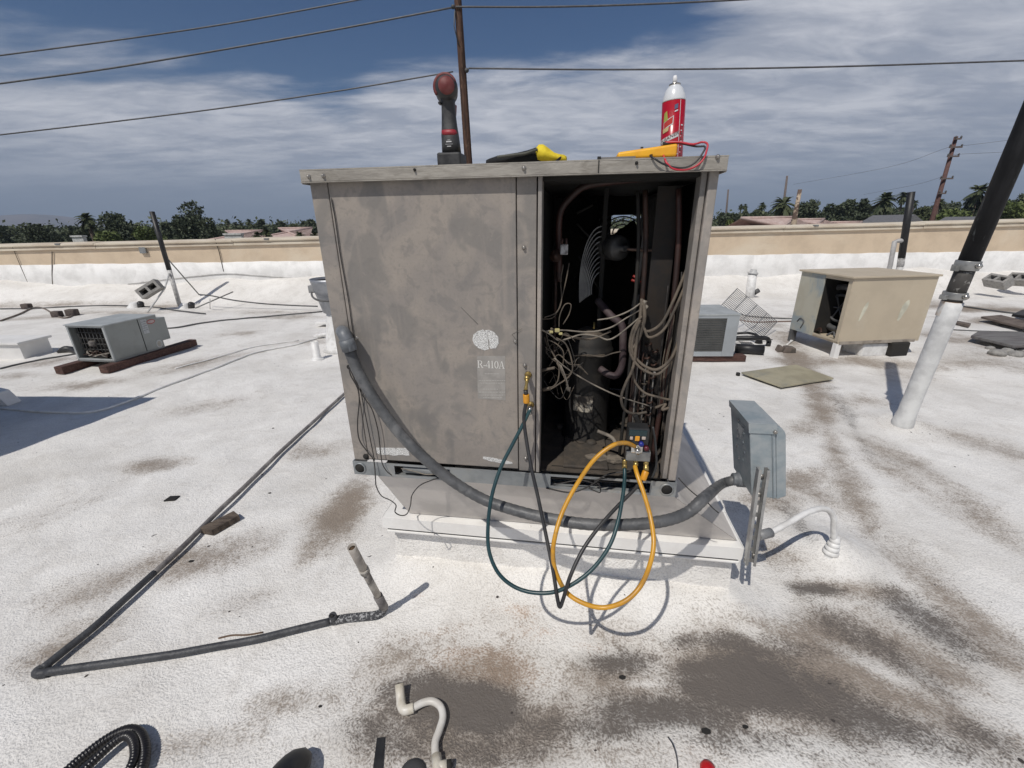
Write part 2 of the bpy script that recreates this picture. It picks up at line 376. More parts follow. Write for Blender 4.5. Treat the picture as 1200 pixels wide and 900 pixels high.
# ---------------- parapet wall ----------------
def wtop(x): return 1.31 + .0098 * x
stucco = mat('beige stucco fine', (.62, .50, .365), .9, c2=(.55, .44, .32), sc_=2.2, bump=.35, bs=90, c3=(.66, .56, .43), s3=.6)
cream = mat('cream coping', (.64, .57, .46), .75, c2=(.52, .44, .34), sc_=3.0, bump=.25, bs=60, stretch=(.4, 1, 1))
pw = thing('parapet_wall', 'long parapet wall with cream coping, beige band and white coated lower half', 'parapet wall', (0, WALL_Y, 0))
X0, X1 = -15.2, 15.2
def strip(mb, prof, xa, xb, n=1):     # profile of (y, z offset from the top) swept along x
    for k in range(n):
        a = xa + (xb - xa) * k / n; c = xa + (xb - xa) * (k + 1) / n
        pa = [(a, WALL_Y + y, z if z < -50 else wtop(a) + z) for y, z in prof]; pc = [(c, WALL_Y + y, wtop(c) + z) for y, z in prof]
        N = len(prof); mb.add(pa + pc, [(i, (i + 1) % N, N + (i + 1) % N, N + i) for i in range(N)] + [tuple(range(N - 1, -1, -1)), tuple(range(N, 2 * N))])
body = MB(); body.hexa([(X0, WALL_Y + .01, -.1), (X1, WALL_Y + .01, -.1), (X1, WALL_Y + .31, -.1), (X0, WALL_Y + .31, -.1)],
                       [(X0, WALL_Y + .01, wtop(X0) - .02), (X1, WALL_Y + .01, wtop(X1) - .02), (X1, WALL_Y + .31, wtop(X1) - .02), (X0, WALL_Y + .31, wtop(X0) - .02)])
body.build('stucco_band', stucco, pw)
k0 = X0; k = 0; rr = random.Random(3)
while k0 < X1 - .1:                   # coping in lengths, each its own piece
    k1 = min(k0 + 3.04 + rr.uniform(-.1, .1), X1); dz = rr.uniform(-.006, .006)
    c = MB(); strip(c, [(-.035, -.125), (-.035, -.085 + dz), (-.012, -.075 + dz), (-.012, -.05 + dz), (-.06, -.042 + dz), (-.06, -.006 + dz), (.16, .028 + dz), (.37, .0), (.37, -.125)], k0 + .004, k1 - .004)
    c.build('coping', cream, pw, bevel=.006); k0 = k1; k += 1
# white elastomeric coat, lapped up the wall
ct = MB(); N = 400
for kx in range(N + 1):
    x = X0 + (X1 - X0) * kx / N; t = .77 + .006 * math.sin(x * 3.1) + .004 * math.sin(x * 11) 
    ct.v += [(x, WALL_Y - .012 + .004 * math.sin(x * 4), .15), (x, WALL_Y - .014, .45 + .01 * math.sin(x * 5)), (x, WALL_Y - .008, t), (x, WALL_Y + .012, t + .004)]
ct.f = [(4 * i + j, 4 * i + 4 + j, 4 * i + 5 + j, 4 * i + 1 + j) for i in range(N) for j in range(3)]; ct.sm = [True] * len(ct.f)
ct.build('white_coat', mat('white wall coat', (.78, .77, .75), .6, c2=(.66, .65, .63), sc_=3.0, bump=.5, bs=14, c3=(.84, .83, .81), s3=1.2), pw)
dk = mat('dark crack', (.09, .075, .06), .9)
for pl, r in (([(252,280),(257,296),(262,318)], .008), ([(14,288),(24,312),(33,332)], .006), ([(61,295),(61,322),(62,340)], .009)):
    MB().tube([GY(x, y, WALL_Y - .012) for x, y in pl], r, 6).build('crack', dk, pw)
grey = mat('galvanised plate', (.30, .31, .31), .5, .6, c2=(.20, .20, .20))
for px, py in ((167, 293),):
    p = GY(px, py, WALL_Y - .03); MB().box(p.x - .07, p.x + .07, WALL_Y - .04, WALL_Y + .005, p.z - .07, p.z + .06).build('clip_plate', grey, pw)
for px, py in ((68, 284), (313, 280), (955, 266), (345, 322)):
    p = GY(px, py, WALL_Y - .03); MB().box(p.x - .05, p.x + .05, WALL_Y - .075, WALL_Y - .02, wtop(p.x) - .02, wtop(p.x) + .012).build('coping_clip', grey, pw) if py < 300 else None
# raised reglet line running along the coat
ln = []
for x, y in ((150,333),(200,327),(262,321),(300,323),(372,328)): ln.append(GY(x, y, WALL_Y - .02))
for p in ln: p.z = min(p.z, .75)
MB().tube(cat_rom(ln, 6), .012, 6).build('coating_ridge', mat('ridge grey', (.5, .49, .47), .7), pw)
ln = [GY(x, y, WALL_Y - .03) for x, y in ((838,326),(880,330),(930,334))]
MB().tube(cat_rom(ln, 6), .014, 6).build('coating_ridge', MATS['ridge grey'], pw)
ln = [GY(x, y, WALL_Y - .02) for x, y in ((836,303),(1000,300),(1200,312))]
# ================= CURB, ADAPTER AND THE BIG CONDENSING UNIT =================
black = mat('black parts and shade', (.013, .012, .011), .8, c2=(.02, .018, .015))  # black parts, and black put in where gaps and openings lie in shade
white = mat('white painted metal', (.82, .81, .78), .45, c2=(.74, .72, .69), sc_=4, bump=.1, bs=30, c3=(.50, .44, .36), s3=3.0, lo3=.64, hi3=.80)
adapt = mat('adapter sheet metal', (.62, .58, .54), .5, .0, c2=(.48, .45, .42), sc_=5, bump=.05, bs=20)
curb = thing('roof_curb', 'white flanged roof curb with grey sloping adapter under the big unit', 'curb', tuple(UC(.6, .5, 0)))
FZ = .30
LF = GZ(448, 606, FZ); fl = lambda p: ul(p)[:2]
fu0, fw0 = fl(LF); fu1 = fl(GZ(871, 642, FZ))[0]; fw0 = (fw0 + fl(GZ(871, 642, FZ))[1]) / 2
FD = 1.12                              # flange depth
c = MB()                               # foam coated curb with slightly leaning faces
lo = [UC(fu0 + .01, fw0 + .038, -.05), UC(fu1 + .005, fw0 + .038, -.05), UC(fu1 + .03, fw0 + FD + .02, -.05), UC(fu0 - .02, fw0 + FD + .02, -.05)]
hi = [UC(fu0 + .03, fw0 + .052, FZ - .03), UC(fu1 - .015, fw0 + .045, FZ - .03), UC(fu1 - .01, fw0 + FD - .02, FZ - .03), UC(fu0 + .03, fw0 + FD - .02, FZ - .03)]
NS = 40
for s in range(4):
    a, b_, c_, d_ = lo[s], lo[(s + 1) % 4], hi[(s + 1) % 4], hi[s]; k = len(c.v)
    nrm = (b_ - a).cross(d_ - a).normalized()
    for i in range(NS + 1):
        for j in range(9):
            p = (a.lerp(b_, i / NS)).lerp(d_.lerp(c_, i / NS), j / 8)
            e = .006 * math.sin(i * .9 + j) * math.sin(j * 1.3 + s) if 0 < i < NS else 0
            c.v.append(tuple(p + nrm * e))
    for i in range(NS):
        for j in range(8): c.f.append((k + i * 9 + j, k + (i + 1) * 9 + j, k + (i + 1) * 9 + j + 1, k + i * 9 + j + 1)); c.sm.append(True)
c.build('coated_base', FOAM, curb)
# flange: nailer top and drip lip
f = MB(); t = .003
f.box(fu0, fu1, fw0, fw0 + .22, FZ - t, FZ, UC); f.build('front_flange', white, curb, bevel=.002)
f = MB(); f.box(fu0, fu1, fw0 - .004, fw0 - .001, FZ - .055, FZ + .001, UC); f.box(fu0 + .005, fu1 - .002, fw0 - .001, fw0 + .012, FZ - .058, FZ - .055, UC); f.build('drip_lip', white, curb)
MB().box(fu0 + .012, fu1 - .004, fw0 - .001, fw0 + .045, FZ - .079, FZ - .068, UC).build('curb_cap_edge', white, curb, bevel=.003)
MB().box(fu0 + .014, fu1 - .006, fw0 + .006, fw0 + .045, FZ - .0675, FZ - .0585, UC).build('shadow_gap', black, curb)
f = MB(); f.box(fu0, fu0 + .2, fw0 + .222, fw0 + FD, FZ - t, FZ, UC); f.box(fu0 - .004, fu0 - .001, fw0, fw0 + FD, FZ - .055, FZ, UC); f.build('side_flange', white, curb)
f = MB(); f.box(fu1 - .06, fu1, fw0 + .222, fw0 + FD, FZ - t, FZ, UC); f.box(fu1 + .001, fu1 + .004, fw0, fw0 + FD, FZ - .055, FZ, UC); f.build('side_flange', white, curb)
f = MB(); f.box(fu0 + .2, fu1 - .06, fw0 + FD - .1, fw0 + FD, FZ - t, FZ, UC); f.build('rear_flange', white, curb)
# adapter: unit base above, curb below; the top is set off to the left
au0 = ul(GZ(480, 602, FZ))[0]; au1 = fu1 - .012; aw = ul(GZ(480, 602, FZ))[1]; aw = max(aw, fw0 + .035)
ZB = .592
A = [UC(au0, aw, FZ + .004), UC(au1, aw, FZ + .004), UC(au1, fw0 + FD - .04, FZ + .004), UC(au0, fw0 + FD - .04, FZ + .004)]
B = [UC(.085, .012, ZB - .002), UC(UW - .006, .012, ZB - .002), UC(UW - .006, .93, ZB - .002), UC(.085, .93, ZB - .002)]
for nm, i in (('front_face', 0), ('side_face', 1), ('rear_face', 2), ('side_face', 3)):
    j = (i + 1) % 4; MB().prism([A[i], A[j], B[j], B[i]], (VX * .002 if i in (0,) else UX * -.002 if i == 1 else VX * -.002 if i == 2 else UX * .002)).build(nm, adapt, curb)
f = MB(); 
for i in range(3):
    p = UC(fu0 + .15 + i * .5, fw0 + .02, FZ); f.lathe([(.006, 0), (.006, .003), (.003, .005), (0, .005)], p, seg=8)
f.build('flange_screw', white, curb)

W = 'grey unit paint'
grey_c = (.268, .241, .217)
def unit_paint(name, k=1.0):
    if name in MATS: return MATS[name]
    m = bpy.data.materials.new(name); m.use_nodes = True; MATS[name] = m
    n, l, add, M, MIX, RAMP = NT(m.node_tree); b = n['Principled BSDF']
    co = add('ShaderNodeNewGeometry').outputs['Position']
    a = add('ShaderNodeTexNoise', ins={'Vector': co, 'Scale': 5.0, 'Detail': 5.0, 'Roughness': .55, 'Distortion': 1.1}).outputs[0]
    a2 = add('ShaderNodeTexNoise', ins={'Vector': add('ShaderNodeMapping', ins={'Vector': co, 'Scale': (1.1, 1, .8), 'Location': (4, 2, 7)}).outputs[0], 'Scale': 6.0, 'Detail': 3.0, 'Roughness': .5, 'Distortion': .6}).outputs[0]
    fine = add('ShaderNodeTexNoise', ins={'Vector': co, 'Scale': 120.0, 'Detail': 3.0}).outputs[0]
    streak = add('ShaderNodeTexNoise', ins={'Vector': add('ShaderNodeMapping', ins={'Vector': co, 'Scale': (30, 30, 1.6)}).outputs[0], 'Scale': 1.0, 'Detail': 4.0}).outputs[0]
    sm = lambda v, p, q: add('ShaderNodeMapRange', interpolation_type='SMOOTHSTEP', ins={0: v, 1: p, 2: q}).outputs[0]
    g = tuple(v * k for v in grey_c)
    c = MIX(sm(a, .42, .62), (*g, 1), (g[0] * 1.16, g[1] * 1.14, g[2] * 1.1, 1))
    c = MIX(M('MULTIPLY', sm(a2, .50, .59), .64), c, (g[0] * .69, g[1] * .73, g[2] * .76, 1))
    b3 = add('ShaderNodeTexNoise', ins={'Vector': co, 'Scale': 21.0, 'Detail': 5.0, 'Roughness': .6, 'Distortion': .7}).outputs[0]
    c = MIX(M('MULTIPLY', sm(b3, .52, .64), .48), c, (g[0] * .70, g[1] * .73, g[2] * .76, 1))
    c = MIX(M('MULTIPLY', sm(b3, .40, .36), .25), c, (g[0] * 1.3, g[1] * 1.28, g[2] * 1.24, 1))
    c = MIX(M('MULTIPLY', sm(a, .40, .37), .5), c, (g[0] * .72, g[1] * .76, g[2] * .8, 1))
    c = MIX(M('MULTIPLY', sm(streak, .52, .72), .42), c, (g[0] * 1.3, g[1] * 1.25, g[2] * 1.2, 1))
    c = MIX(M('MULTIPLY', sm(fine, .5, .7), .25), c, (g[0] * .7, g[1] * .7, g[2] * .7, 1))
    l.new(c, b.inputs['Base Color']); l.new(M('MULTIPLY_ADD', a, .3, .38), b.inputs['Roughness']); b.inputs['Specular IOR Level'].default_value = .4
    bp = add('ShaderNodeBump', ins={'Height': fine, 'Strength': .12, 'Distance': .002}).outputs[0]
    bp = add('ShaderNodeBump', ins={'Height': a, 'Strength': .10, 'Distance': .02, 'Normal': bp}).outputs[0]
    l.new(bp, b.inputs['Normal']); return m
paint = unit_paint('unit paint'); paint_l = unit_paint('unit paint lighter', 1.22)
capm = mat('cap metal', (.35, .325, .285), .5, c2=(.26, .24, .21), sc_=9, bump=.2, bs=50, c3=(.22, .20, .17), s3=8, stretch=(1, 1, 3))
galv = mat('galvanised rail', (.30, .315, .32), .42, .35, c2=(.22, .235, .24), sc_=9, bump=.15, bs=30, c3=(.38, .37, .34), s3=5)
black = mat('black parts and shade', (.013, .012, .011), .8, c2=(.02, .018, .015))
dusty = mat('dusty dark metal', (.050, .043, .036), .8, c2=(.085, .068, .052), sc_=14, bump=.4, bs=60)
unit = thing('condensing_unit', 'large weathered grey condensing unit with its service panel off and tools on top', 'air conditioner', tuple(UC(UW / 2, .45, ZB)))
D = .90; ZT = ZB + UH; ZR = ZB + .058     # rail top
def ubox(name, u0, u1, w0, w1, z0, z1, m, bevel=0.0, parent=unit, label=None):
    return MB().box(u0, u1, w0, w1, z0, z1, UC).build(name, m, parent, bevel=bevel, label=label)
# base rail with fork pockets
s0, s1 = UU(527, 550), UU(462, 548); s1, s0 = s0 if s0 > s1 else s1, s1 if s0 > s1 else s0
s2, s3_ = UU(645, 565), UU(762, 570)
r = MB(); r.box(0, UW, 0, .004, ZB, ZB + .010, UC); r.box(0, UW, 0, .004, ZR - .008, ZR, UC)
for a, b_ in ((0, s0), (s1, s2), (s3_, UW)): r.box(a, b_, 0, .004, ZB + .010, ZR - .008, UC)
r.box(0, UW, .004, .03, ZB - .001, ZB + .003, UC)
r.build('base_rail', galv, unit)
for a, b_ in ((s0, s1), (s2, s3_)): ubox('fork_pocket', a, b_, .06, .065, ZB + .003, ZR, black); 
ubox('pocket_pipe', s0 + .025, s1 - .002, .005, .035, ZB + .014, ZB + .042, mat('grey tube', (.24, .25, .25), .5), .010)
r = MB(); r.box(0, .004, .004, D, ZB, ZR, UC); r.box(UW - .004, UW, .004, D, ZB, ZR, UC); r.box(.004, UW - .004, D - .004, D, ZB, ZR, UC); r.build('base_rail', galv, unit)
ubox('base_pan', .004, UW - .004, .031, D - .004, ZR - .006, ZR - .001, dusty)
for u in (.028, UW - .032):           # lifting holes
    MB().lathe([(.019, 0), (.019, .003), (0, .003)], UC(u, -.0005, ZB + .030), -VX, 20).build('lifting_hole', black, unit)
    MB().lathe([(.024, 0), (.024, .003), (.019, .005), (.019, .0)], UC(u, 0, ZB + .030), -VX, 20).build('hole_rim', galv, unit)
PZ0, PZ1 = ZR + .001, ZT - .025
e0 = .004                               # post inset from the rail's end
sL = UU(384, 215, .012); sR = UU(606.5, 380, .012); cR = UU(628, 380, .012)
ubox('corner_post', e0, sL - .0015, .010, .05, PZ0, PZ1, paint, .003)
ubox('front_panel', sL + .0015, sR - .0015, .008, .026, PZ0 + .008, PZ1, paint, .003)
ubox('centre_post', sR + .001, cR, .011, .055, PZ0, PZ1, paint, .002)
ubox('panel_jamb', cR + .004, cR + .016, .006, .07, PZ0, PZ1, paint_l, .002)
rp0 = UU(789, 400, .012); rp1 = UU(814, 450, .012)
rL = UW - .046
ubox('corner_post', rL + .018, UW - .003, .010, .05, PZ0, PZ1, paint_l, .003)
ubox('post_return', rL, rL + .0155, .020, .075, PZ0, PZ1, paint, .002)
ubox('side_panel', e0, e0 + .003, .051, D - .01, PZ0, PZ1, paint)
# right flank is the finned coil; an added black sheet shuts out chinks of light
ubox('rear_panel', e0 + .004, cR - .02, D - .012, D - .009, PZ0, PZ1, paint)
# rear with a round fan opening
fc0, fc1 = cR - .018, UW - .03; fcx = UU(728, 275, D - .01); fcz = UZ(728, 272, D - .01); 
fr = .17
rb = MB(); N = 48; k = 0
cx_ = fcx; cz_ = fcz
ring = [(cx_ + fr * math.cos(2 * math.pi * i / N), cz_ + fr * .8 * math.sin(2 * math.pi * i / N)) for i in range(N)]
def sq(i):
    a = 2 * math.pi * i / N; dx, dz = math.cos(a), math.sin(a)
    t = min(((fc1 - cx_) / dx) if dx > 1e-6 else 9, ((fc0 - cx_) / dx) if dx < -1e-6 else 9, ((PZ1 - cz_) / dz) if dz > 1e-6 else 9, ((PZ0 - cz_) / dz) if dz < -1e-6 else 9)
    return cx_ + dx * t, cz_ + dz * t
for i in range(N):
    rb.v += [UC(ring[i][0], D - .01, ring[i][1]), UC(sq(i)[0], D - .01, sq(i)[1])]
for i in range(N): j = (i + 1) % N; rb.f.append((2 * i, 2 * i + 1, 2 * j + 1, 2 * j)); rb.sm.append(False)
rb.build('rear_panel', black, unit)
for i in range(7):
    rr_ = .02 + i * .022
    MB().tube([UC(cx_ + rr_ * math.cos(a), D - .03, cz_ + rr_ * .8 * math.sin(a)) for a in np.linspace(0, 2 * math.pi, 33)], .0035, 6, cap=False).build('guard_ring', mat('guard wire', (.10, .10, .10), .4), unit)
ubox('rear_light_mask', cx_ - .2, cx_ - .052, D - .028, D - .024, cz_ - .2, cz_ + .2, black)  # added black sheets, they cut the light through the opening to a patch
ubox('rear_light_mask', cx_ - .2, cx_ + .2, D - .034, D - .030, cz_ - .25, cz_ - .045, black)
zc_ = UZ(728, 252, D - .045); ubox('rear_light_mask', cx_ - .2, cx_ + .2, D - .050, D - .046, zc_, ZT - .05, black)
ubox('rear_light_mask', cx_ + .10, cx_ + .2, D - .0395, D - .0355, cz_ - .25, cz_ + .2, black)
# top cover
t = MB(); t.box(-.008, UW + .008, -.014, D + .012, ZT - .004, ZT, UC); t.build('top_cover', capm, unit)
t = MB(); t.box(-.008, UW + .008, -.014, -.011, ZT - .034, ZT - .0045, UC); t.box(-.008, UW + .008, -.018, -.0035, ZT - .037, ZT - .0345, UC); t.build('cover_lip', capm, unit, bevel=.0015)
t = MB(); t.box(-.008, -.005, -.0108, D + .012, ZT - .040, ZT - .0045, UC); t.box(UW + .005, UW + .008, -.0108, D + .012, ZT - .040, ZT - .0045, UC); t.box(-.0045, UW + .0045, D + .009, D + .012, ZT - .040, ZT - .0045, UC); t.build('cover_lip', capm, unit)
ubox('lip_joint', UU(701, 190), UU(702, 190), -.0165, -.0145, ZT - .04, ZT - .001, black)
ubox('ceiling_light_block', .02, UW - .02, .061, D - .02, ZT - .046, ZT - .04, black)  # added black sheet under the cover, stops sky light leaking in
ubox('header_rail', e0, UW - e0, .03, .06, ZT - .045, ZT - .006, black)  # rail thickened and blackened to shut out a strip of sky light
screw = mat('screw head', (.36, .34, .31), .35, .6, c2=(.2, .19, .18))
def fscrew(px, py, w, r=.0055, m=screw, name='screw', parent=unit):
    p = UP(px, py, w); mb = MB(); mb.lathe([(r * 1.5, 0), (r * 1.5, .0015), (r, .002), (r, .006), (r * .6, .0075), (0, .0075)], p, -VX, 10); return mb.build(name, m, parent)
for px, py in ((362,207),(379,206),(486,199),(614,197),(841,184),(746,191)): fscrew(px, py, -.0145, .0042 if px not in (486, 746) else .003, screw if px not in (486, 746) else black)
for px, py in ((614,290),(615,428),(418,396),(604,400),(616,537)): fscrew(px, py, .009, .0045)
# holes and stains on the face
for px, py, r in ((409, 430, .0085), (429, 535, .012)): MB().lathe([(r, 0), (r, .0015), (0, .0015)], UP(px, py, .009), -VX, 16).build('knockout_hole', black, unit)
def decal(name, pix, m, w, th=.0012, parent=unit):
    P = [UP(x, y, w) for x, y in pix]; return MB().prism(P, -VX * th).build(name, m, parent)
wst = mat('worn white sticker', (.66, .66, .64), .6, c2=(.50, .50, .49), sc_=60, det=6, lo=.42, hi=.5)
# two lobed remains of a sticker, built as small crazed pieces around one centre
def inpoly(x, y, P):
    c = False; j = len(P) - 1
    for i in range(len(P)):
        if (P[i][1] > y) != (P[j][1] > y) and x < (P[j][0] - P[i][0]) * (y - P[i][1]) / (P[j][1] - P[i][1]) + P[i][0]: c = not c
        j = i
    return c
lobeL = [(566,386),(570,390),(572,396),(572.5,404),(573,409),(568,410.5),(561,408),(556,404),(553.6,398),(555,392),(560,388)]
lobeR = [(568,387),(573,386.5),(579,389),(584,395),(584.5,402),(581,408),(575,408.5),(573.5,406),(573.2,399),(571.5,392)]
def crackmat():
    m = bpy.data.materials.new('crazed sticker'); m.use_nodes = True
    n, l, add, M, MIX, RAMP = NT(m.node_tree); b = n['Principled BSDF']
    co = add('ShaderNodeNewGeometry').outputs['Position']
    wv = add('ShaderNodeVectorMath', operation='MULTIPLY_ADD', ins={0: add('ShaderNodeTexNoise', ins={'Vector': co, 'Scale': 90.0}).outputs[1], 1: (.006, .006, .006), 2: co}).outputs[0]
    v = add('ShaderNodeTexVoronoi', feature='DISTANCE_TO_EDGE', ins={'Vector': wv, 'Scale': 190.0}).outputs[0]
    f = add('ShaderNodeMapRange', ins={0: v, 1: .04, 2: .13}).outputs[0]
    l.new(MIX(f, (.30, .29, .28, 1), (.72, .72, .70, 1)), b.inputs['Base Color']); b.inputs['Roughness'].default_value = .6
    return m
CR = crackmat()
decal('worn_sticker', lobeL, CR, .0079); decal('worn_sticker', lobeR, CR, .0079)
decal('worn_label', [(441,524.5),(479,525),(480,534),(470,533),(462,534),(455,532.5),(447,533),(442,531)], CR, .0079)
decal('worn_label', [(566,535),(575,535.8),(590,539),(600,541.5),(601,543),(594,543.8),(575,540.5),(566,537.5)], CR, .0079)
haze = mat('faded label', (.33, .31, .285), .6, c2=(.27, .255, .235), sc_=30)
lab = decal('refrigerant_label', [(559,417),(592,417),(592.5,469),(560,467)], haze, .0079, .0006)
ltm = mat('label print', (.72, .70, .66), .6, c2=(.6, .58, .55), sc_=80)
def text_on(body, px, py, size, m, parent, w=.007, bold=.0, th=.0007, squeeze=1.0, name='lettering'):
    vs, fs = text_faces(body, size, bold); o = UP(px, py, w); 
    return MB().add([o + UX * v[0] * squeeze + Vector((0, 0, v[1])) - VX * th for v in vs], fs).build(name, m, parent)
# serif style lettering: bars added under the strokes
def glyphs(word, h):
    G = {'R': [((.08,0),(.20,0),(.20,1),(.08,1)),((0,0),(.30,0),(.30,.06),(0,.06)),((0,.94),(.3,.94),(.3,1),(0,1)),((.2,.94),(.42,.94),(.5,1),(.2,1)),((.42,1),(.62,.88),(.50,.84),(.38,.94)),((.62,.88),(.62,.64),(.50,.66),(.50,.84)),((.62,.64),(.45,.50),(.38,.55),(.5,.66)),((.45,.5),(.2,.48),(.2,.54),(.38,.55)),((.34,.50),(.46,.50),(.70,.02),(.56,.02)),((.50,0),(.76,0),(.76,.06),(.50,.06))],
         '-': [((.02,.28),(.32,.28),(.32,.37),(.02,.37))],
         '4': [((.34,0),(.46,0),(.46,1),(.34,1)),((.34,1),(.40,1),(.06,.33),(0,.33)),((0,.25),(.56,.25),(.56,.33),(0,.33)),((.26,0),(.54,0),(.54,.05),(.26,.05))],
         '1': [((.18,0),(.30,0),(.30,1),(.18,1)),((.06,0),(.42,0),(.42,.05),(.06,.05)),((.05,.86),(.18,.92),(.30,1),(.22,1))],
         'A': [((.02,0),(.09,0),(.38,1),(.33,1)),((.52,0),(.66,0),(.42,1),(.33,1)),((.16,.30),(.54,.30),(.54,.36),(.16,.36)),((-.05,0),(.2,0),(.2,.05),(-.05,.05)),((.44,0),(.74,0),(.74,.05),(.44,.05))]}
    adv = {'R': .76, '-': .34, '4': .58, '1': .48, '0': .62, 'A': .72}; x = 0; V = []; Fs = []
    for ch in word:
        if ch == '0':
            k = len(V); n_ = 20
            for i in range(n_):
                a = 6.2832 * i / n_; V += [(x + .30 + .27 * math.cos(a), .5 + .51 * math.sin(a)), (x + .30 + .15 * math.cos(a), .5 + .44 * math.sin(a))]
            Fs += [(k + 2 * i, k + 2 * ((i + 1) % n_), k + 2 * ((i + 1) % n_) + 1, k + 2 * i + 1) for i in range(n_)]
        else:
            for q in G[ch]: k = len(V); V += [(x + a, b) for a, b in q]; Fs.append((k, k + 1, k + 2, k + 3))
        x += adv[ch]
    return [((a - x / 2) * h, b * h) for a, b in V], Fs
vs, fs = glyphs('R-410A', (UP(575, 422.8, .007) - UP(575, 431.4, .007)).length); o_ = UP(575.5, 431.4, .0072)
kind(MB().add([o_ + UX * v[0] * 1.02 + Vector((0, 0, v[1])) - VX * .0007 * (1 + .02 * (i // 4)) for i, v in enumerate(vs)], fs).build('label_lettering', ltm, unit), 'stuff')
rows = [(438,568,586),(446,561,592),(449,562,590),(456,566,584),(459.5,561,592),(463,562,591),(466,566,588)]
rb = MB(); rr = random.Random(5)
for y, xa, xb in rows:
    x = xa
    while x < xb - 1:
        L = rr.uniform(1.0, 3.2); a = UP(x, y, .0072); b_ = UP(min(x + L, xb), y, .0072); h = .0019
        rb.add([a + Vector((0, 0, -h / 2)), b_ + Vector((0, 0, -h / 2)), b_ + Vector((0, 0, h / 2)), a + Vector((0, 0, h / 2))], [(0, 1, 2, 3)]); x += L + .8
kind(rb.build('small_print', mat('faint print', (.44, .42, .39), .6), unit), 'stuff')
# dark grime hairlines
for pl in (((612,385),(600,392),(606,400)), ((540,360),(552,372),(560,380))):
    MB().tube([UP(x, y, .0075) for x, y in pl], .0007, 5).build('scratch', mat('scratch dark', (.15, .14, .125), .7), unit)
# --- inside ---
copper = mat('tarnished copper', (.050, .024, .016), .6, .2, c2=(.02, .012, .010), sc_=12)
copper_d = mat('painted suction line', (.050, .020, .015), .55, c2=(.025, .012, .010), sc_=9)
lw_ = mat('sooty wire', (.03, .027, .025), .7)
tan = mat('dusty tan wire', (.125, .100, .075), .8, c2=(.06, .05, .04), sc_=20)
ltan = mat('pale dusty wire', (.24, .21, .17), .8, c2=(.11, .095, .08), sc_=20)
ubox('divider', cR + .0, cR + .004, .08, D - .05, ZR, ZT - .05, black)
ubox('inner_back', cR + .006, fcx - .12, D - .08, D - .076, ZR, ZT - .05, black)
# coil along the right flank: hairpin tubes and fin pack
cu1 = UW - .065
ubox('flank_light_block', UW - .017, UW - .0145, .05, D - .012, ZR, ZT - .046, black)  # added black sheet, shuts out the bright gap beside the coil
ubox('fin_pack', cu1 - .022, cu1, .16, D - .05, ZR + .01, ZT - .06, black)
fins = mat('coil fin edge', (.040, .040, .040), .6)
for k in range(46):
    w = .165 + k * .0148; ubox('coil_fin', cu1 - .026, cu1 - .0225, w, w + .003, ZR + .02, ZT - .07, fins)
ubox('coil_end_plate', cu1 - .075, cu1 - .008, .132, .136, ZR + .006, ZT - .06, mat('coil end plate', (.010, .008, .007), .8, c2=(.02, .014, .01), sc_=20))
for k in range(19):
    z = ZR + .035 + k * .0235; u = cu1 - .045 + (.012 if k % 2 else -.012)
    MB().tube([UC(u - .007, .131, z), UC(u - .007, .116, z), UC(u, .110, z + .003), UC(u + .007, .116, z + .006), UC(u + .007, .131, z + .006)], .0034, 7).build('return_bend', tan if k < 16 and k % 2 == 0 else copper, unit)
for du, w, m_, r in ((-.10, .125, copper, .008), (-.006, .10, copper_d, .009), (-.12, .14, black, .006)):
    MB().tube(cat_rom([UC(cu1 + du, w, ZR + .02), UC(cu1 + du + .01, w, ZR + .4), UC(cu1 + du + .005, w, ZR + .75), UC(cu1 + du - .01, w + .02, ZT - .07)], 6), r, 10).build('vertical_pipe', m_, unit)
def iw(name, pix, r, m, seg=8, n=6):        # pix rows: (px, py, depth)
    return MB().tube(cat_rom([UP(x, y, w) for x, y, w in pix], n), r, seg).build(name, m, unit)
iw('suction_pipe', [(655,330,.20),(655,290,.20),(655,262,.20),(658,245,.20),(668,232,.19),(682,220,.18),(700,215,.17),(750,209,.14),(800,203,.12),(830,200,.11)], .011, copper_d, 12)
iw('liquid_pipe', [(651,300,.22),(651,340,.22),(650,380,.24),(649,420,.24)], .006, copper)
iw('discharge_pipe', [(735,292,.28),(752,293,.26),(768,294,.24),(772,300,.23),(770,318,.23),(762,345,.23),(754,365,.22)], .0052, mat('pale copper', (.20, .13, .10), .5, .3, c2=(.12, .08, .07), sc_=10), 10)
iw('suction_line', [(700,352,.30),(716,370,.24),(729,382,.22),(730,405,.21),(729,428,.21),(722,440,.21),(712,438,.22),(703,432,.24)], .0135, mat('mauve insulation', (.045, .028, .032), .7, c2=(.08, .06, .06), sc_=16), 12)
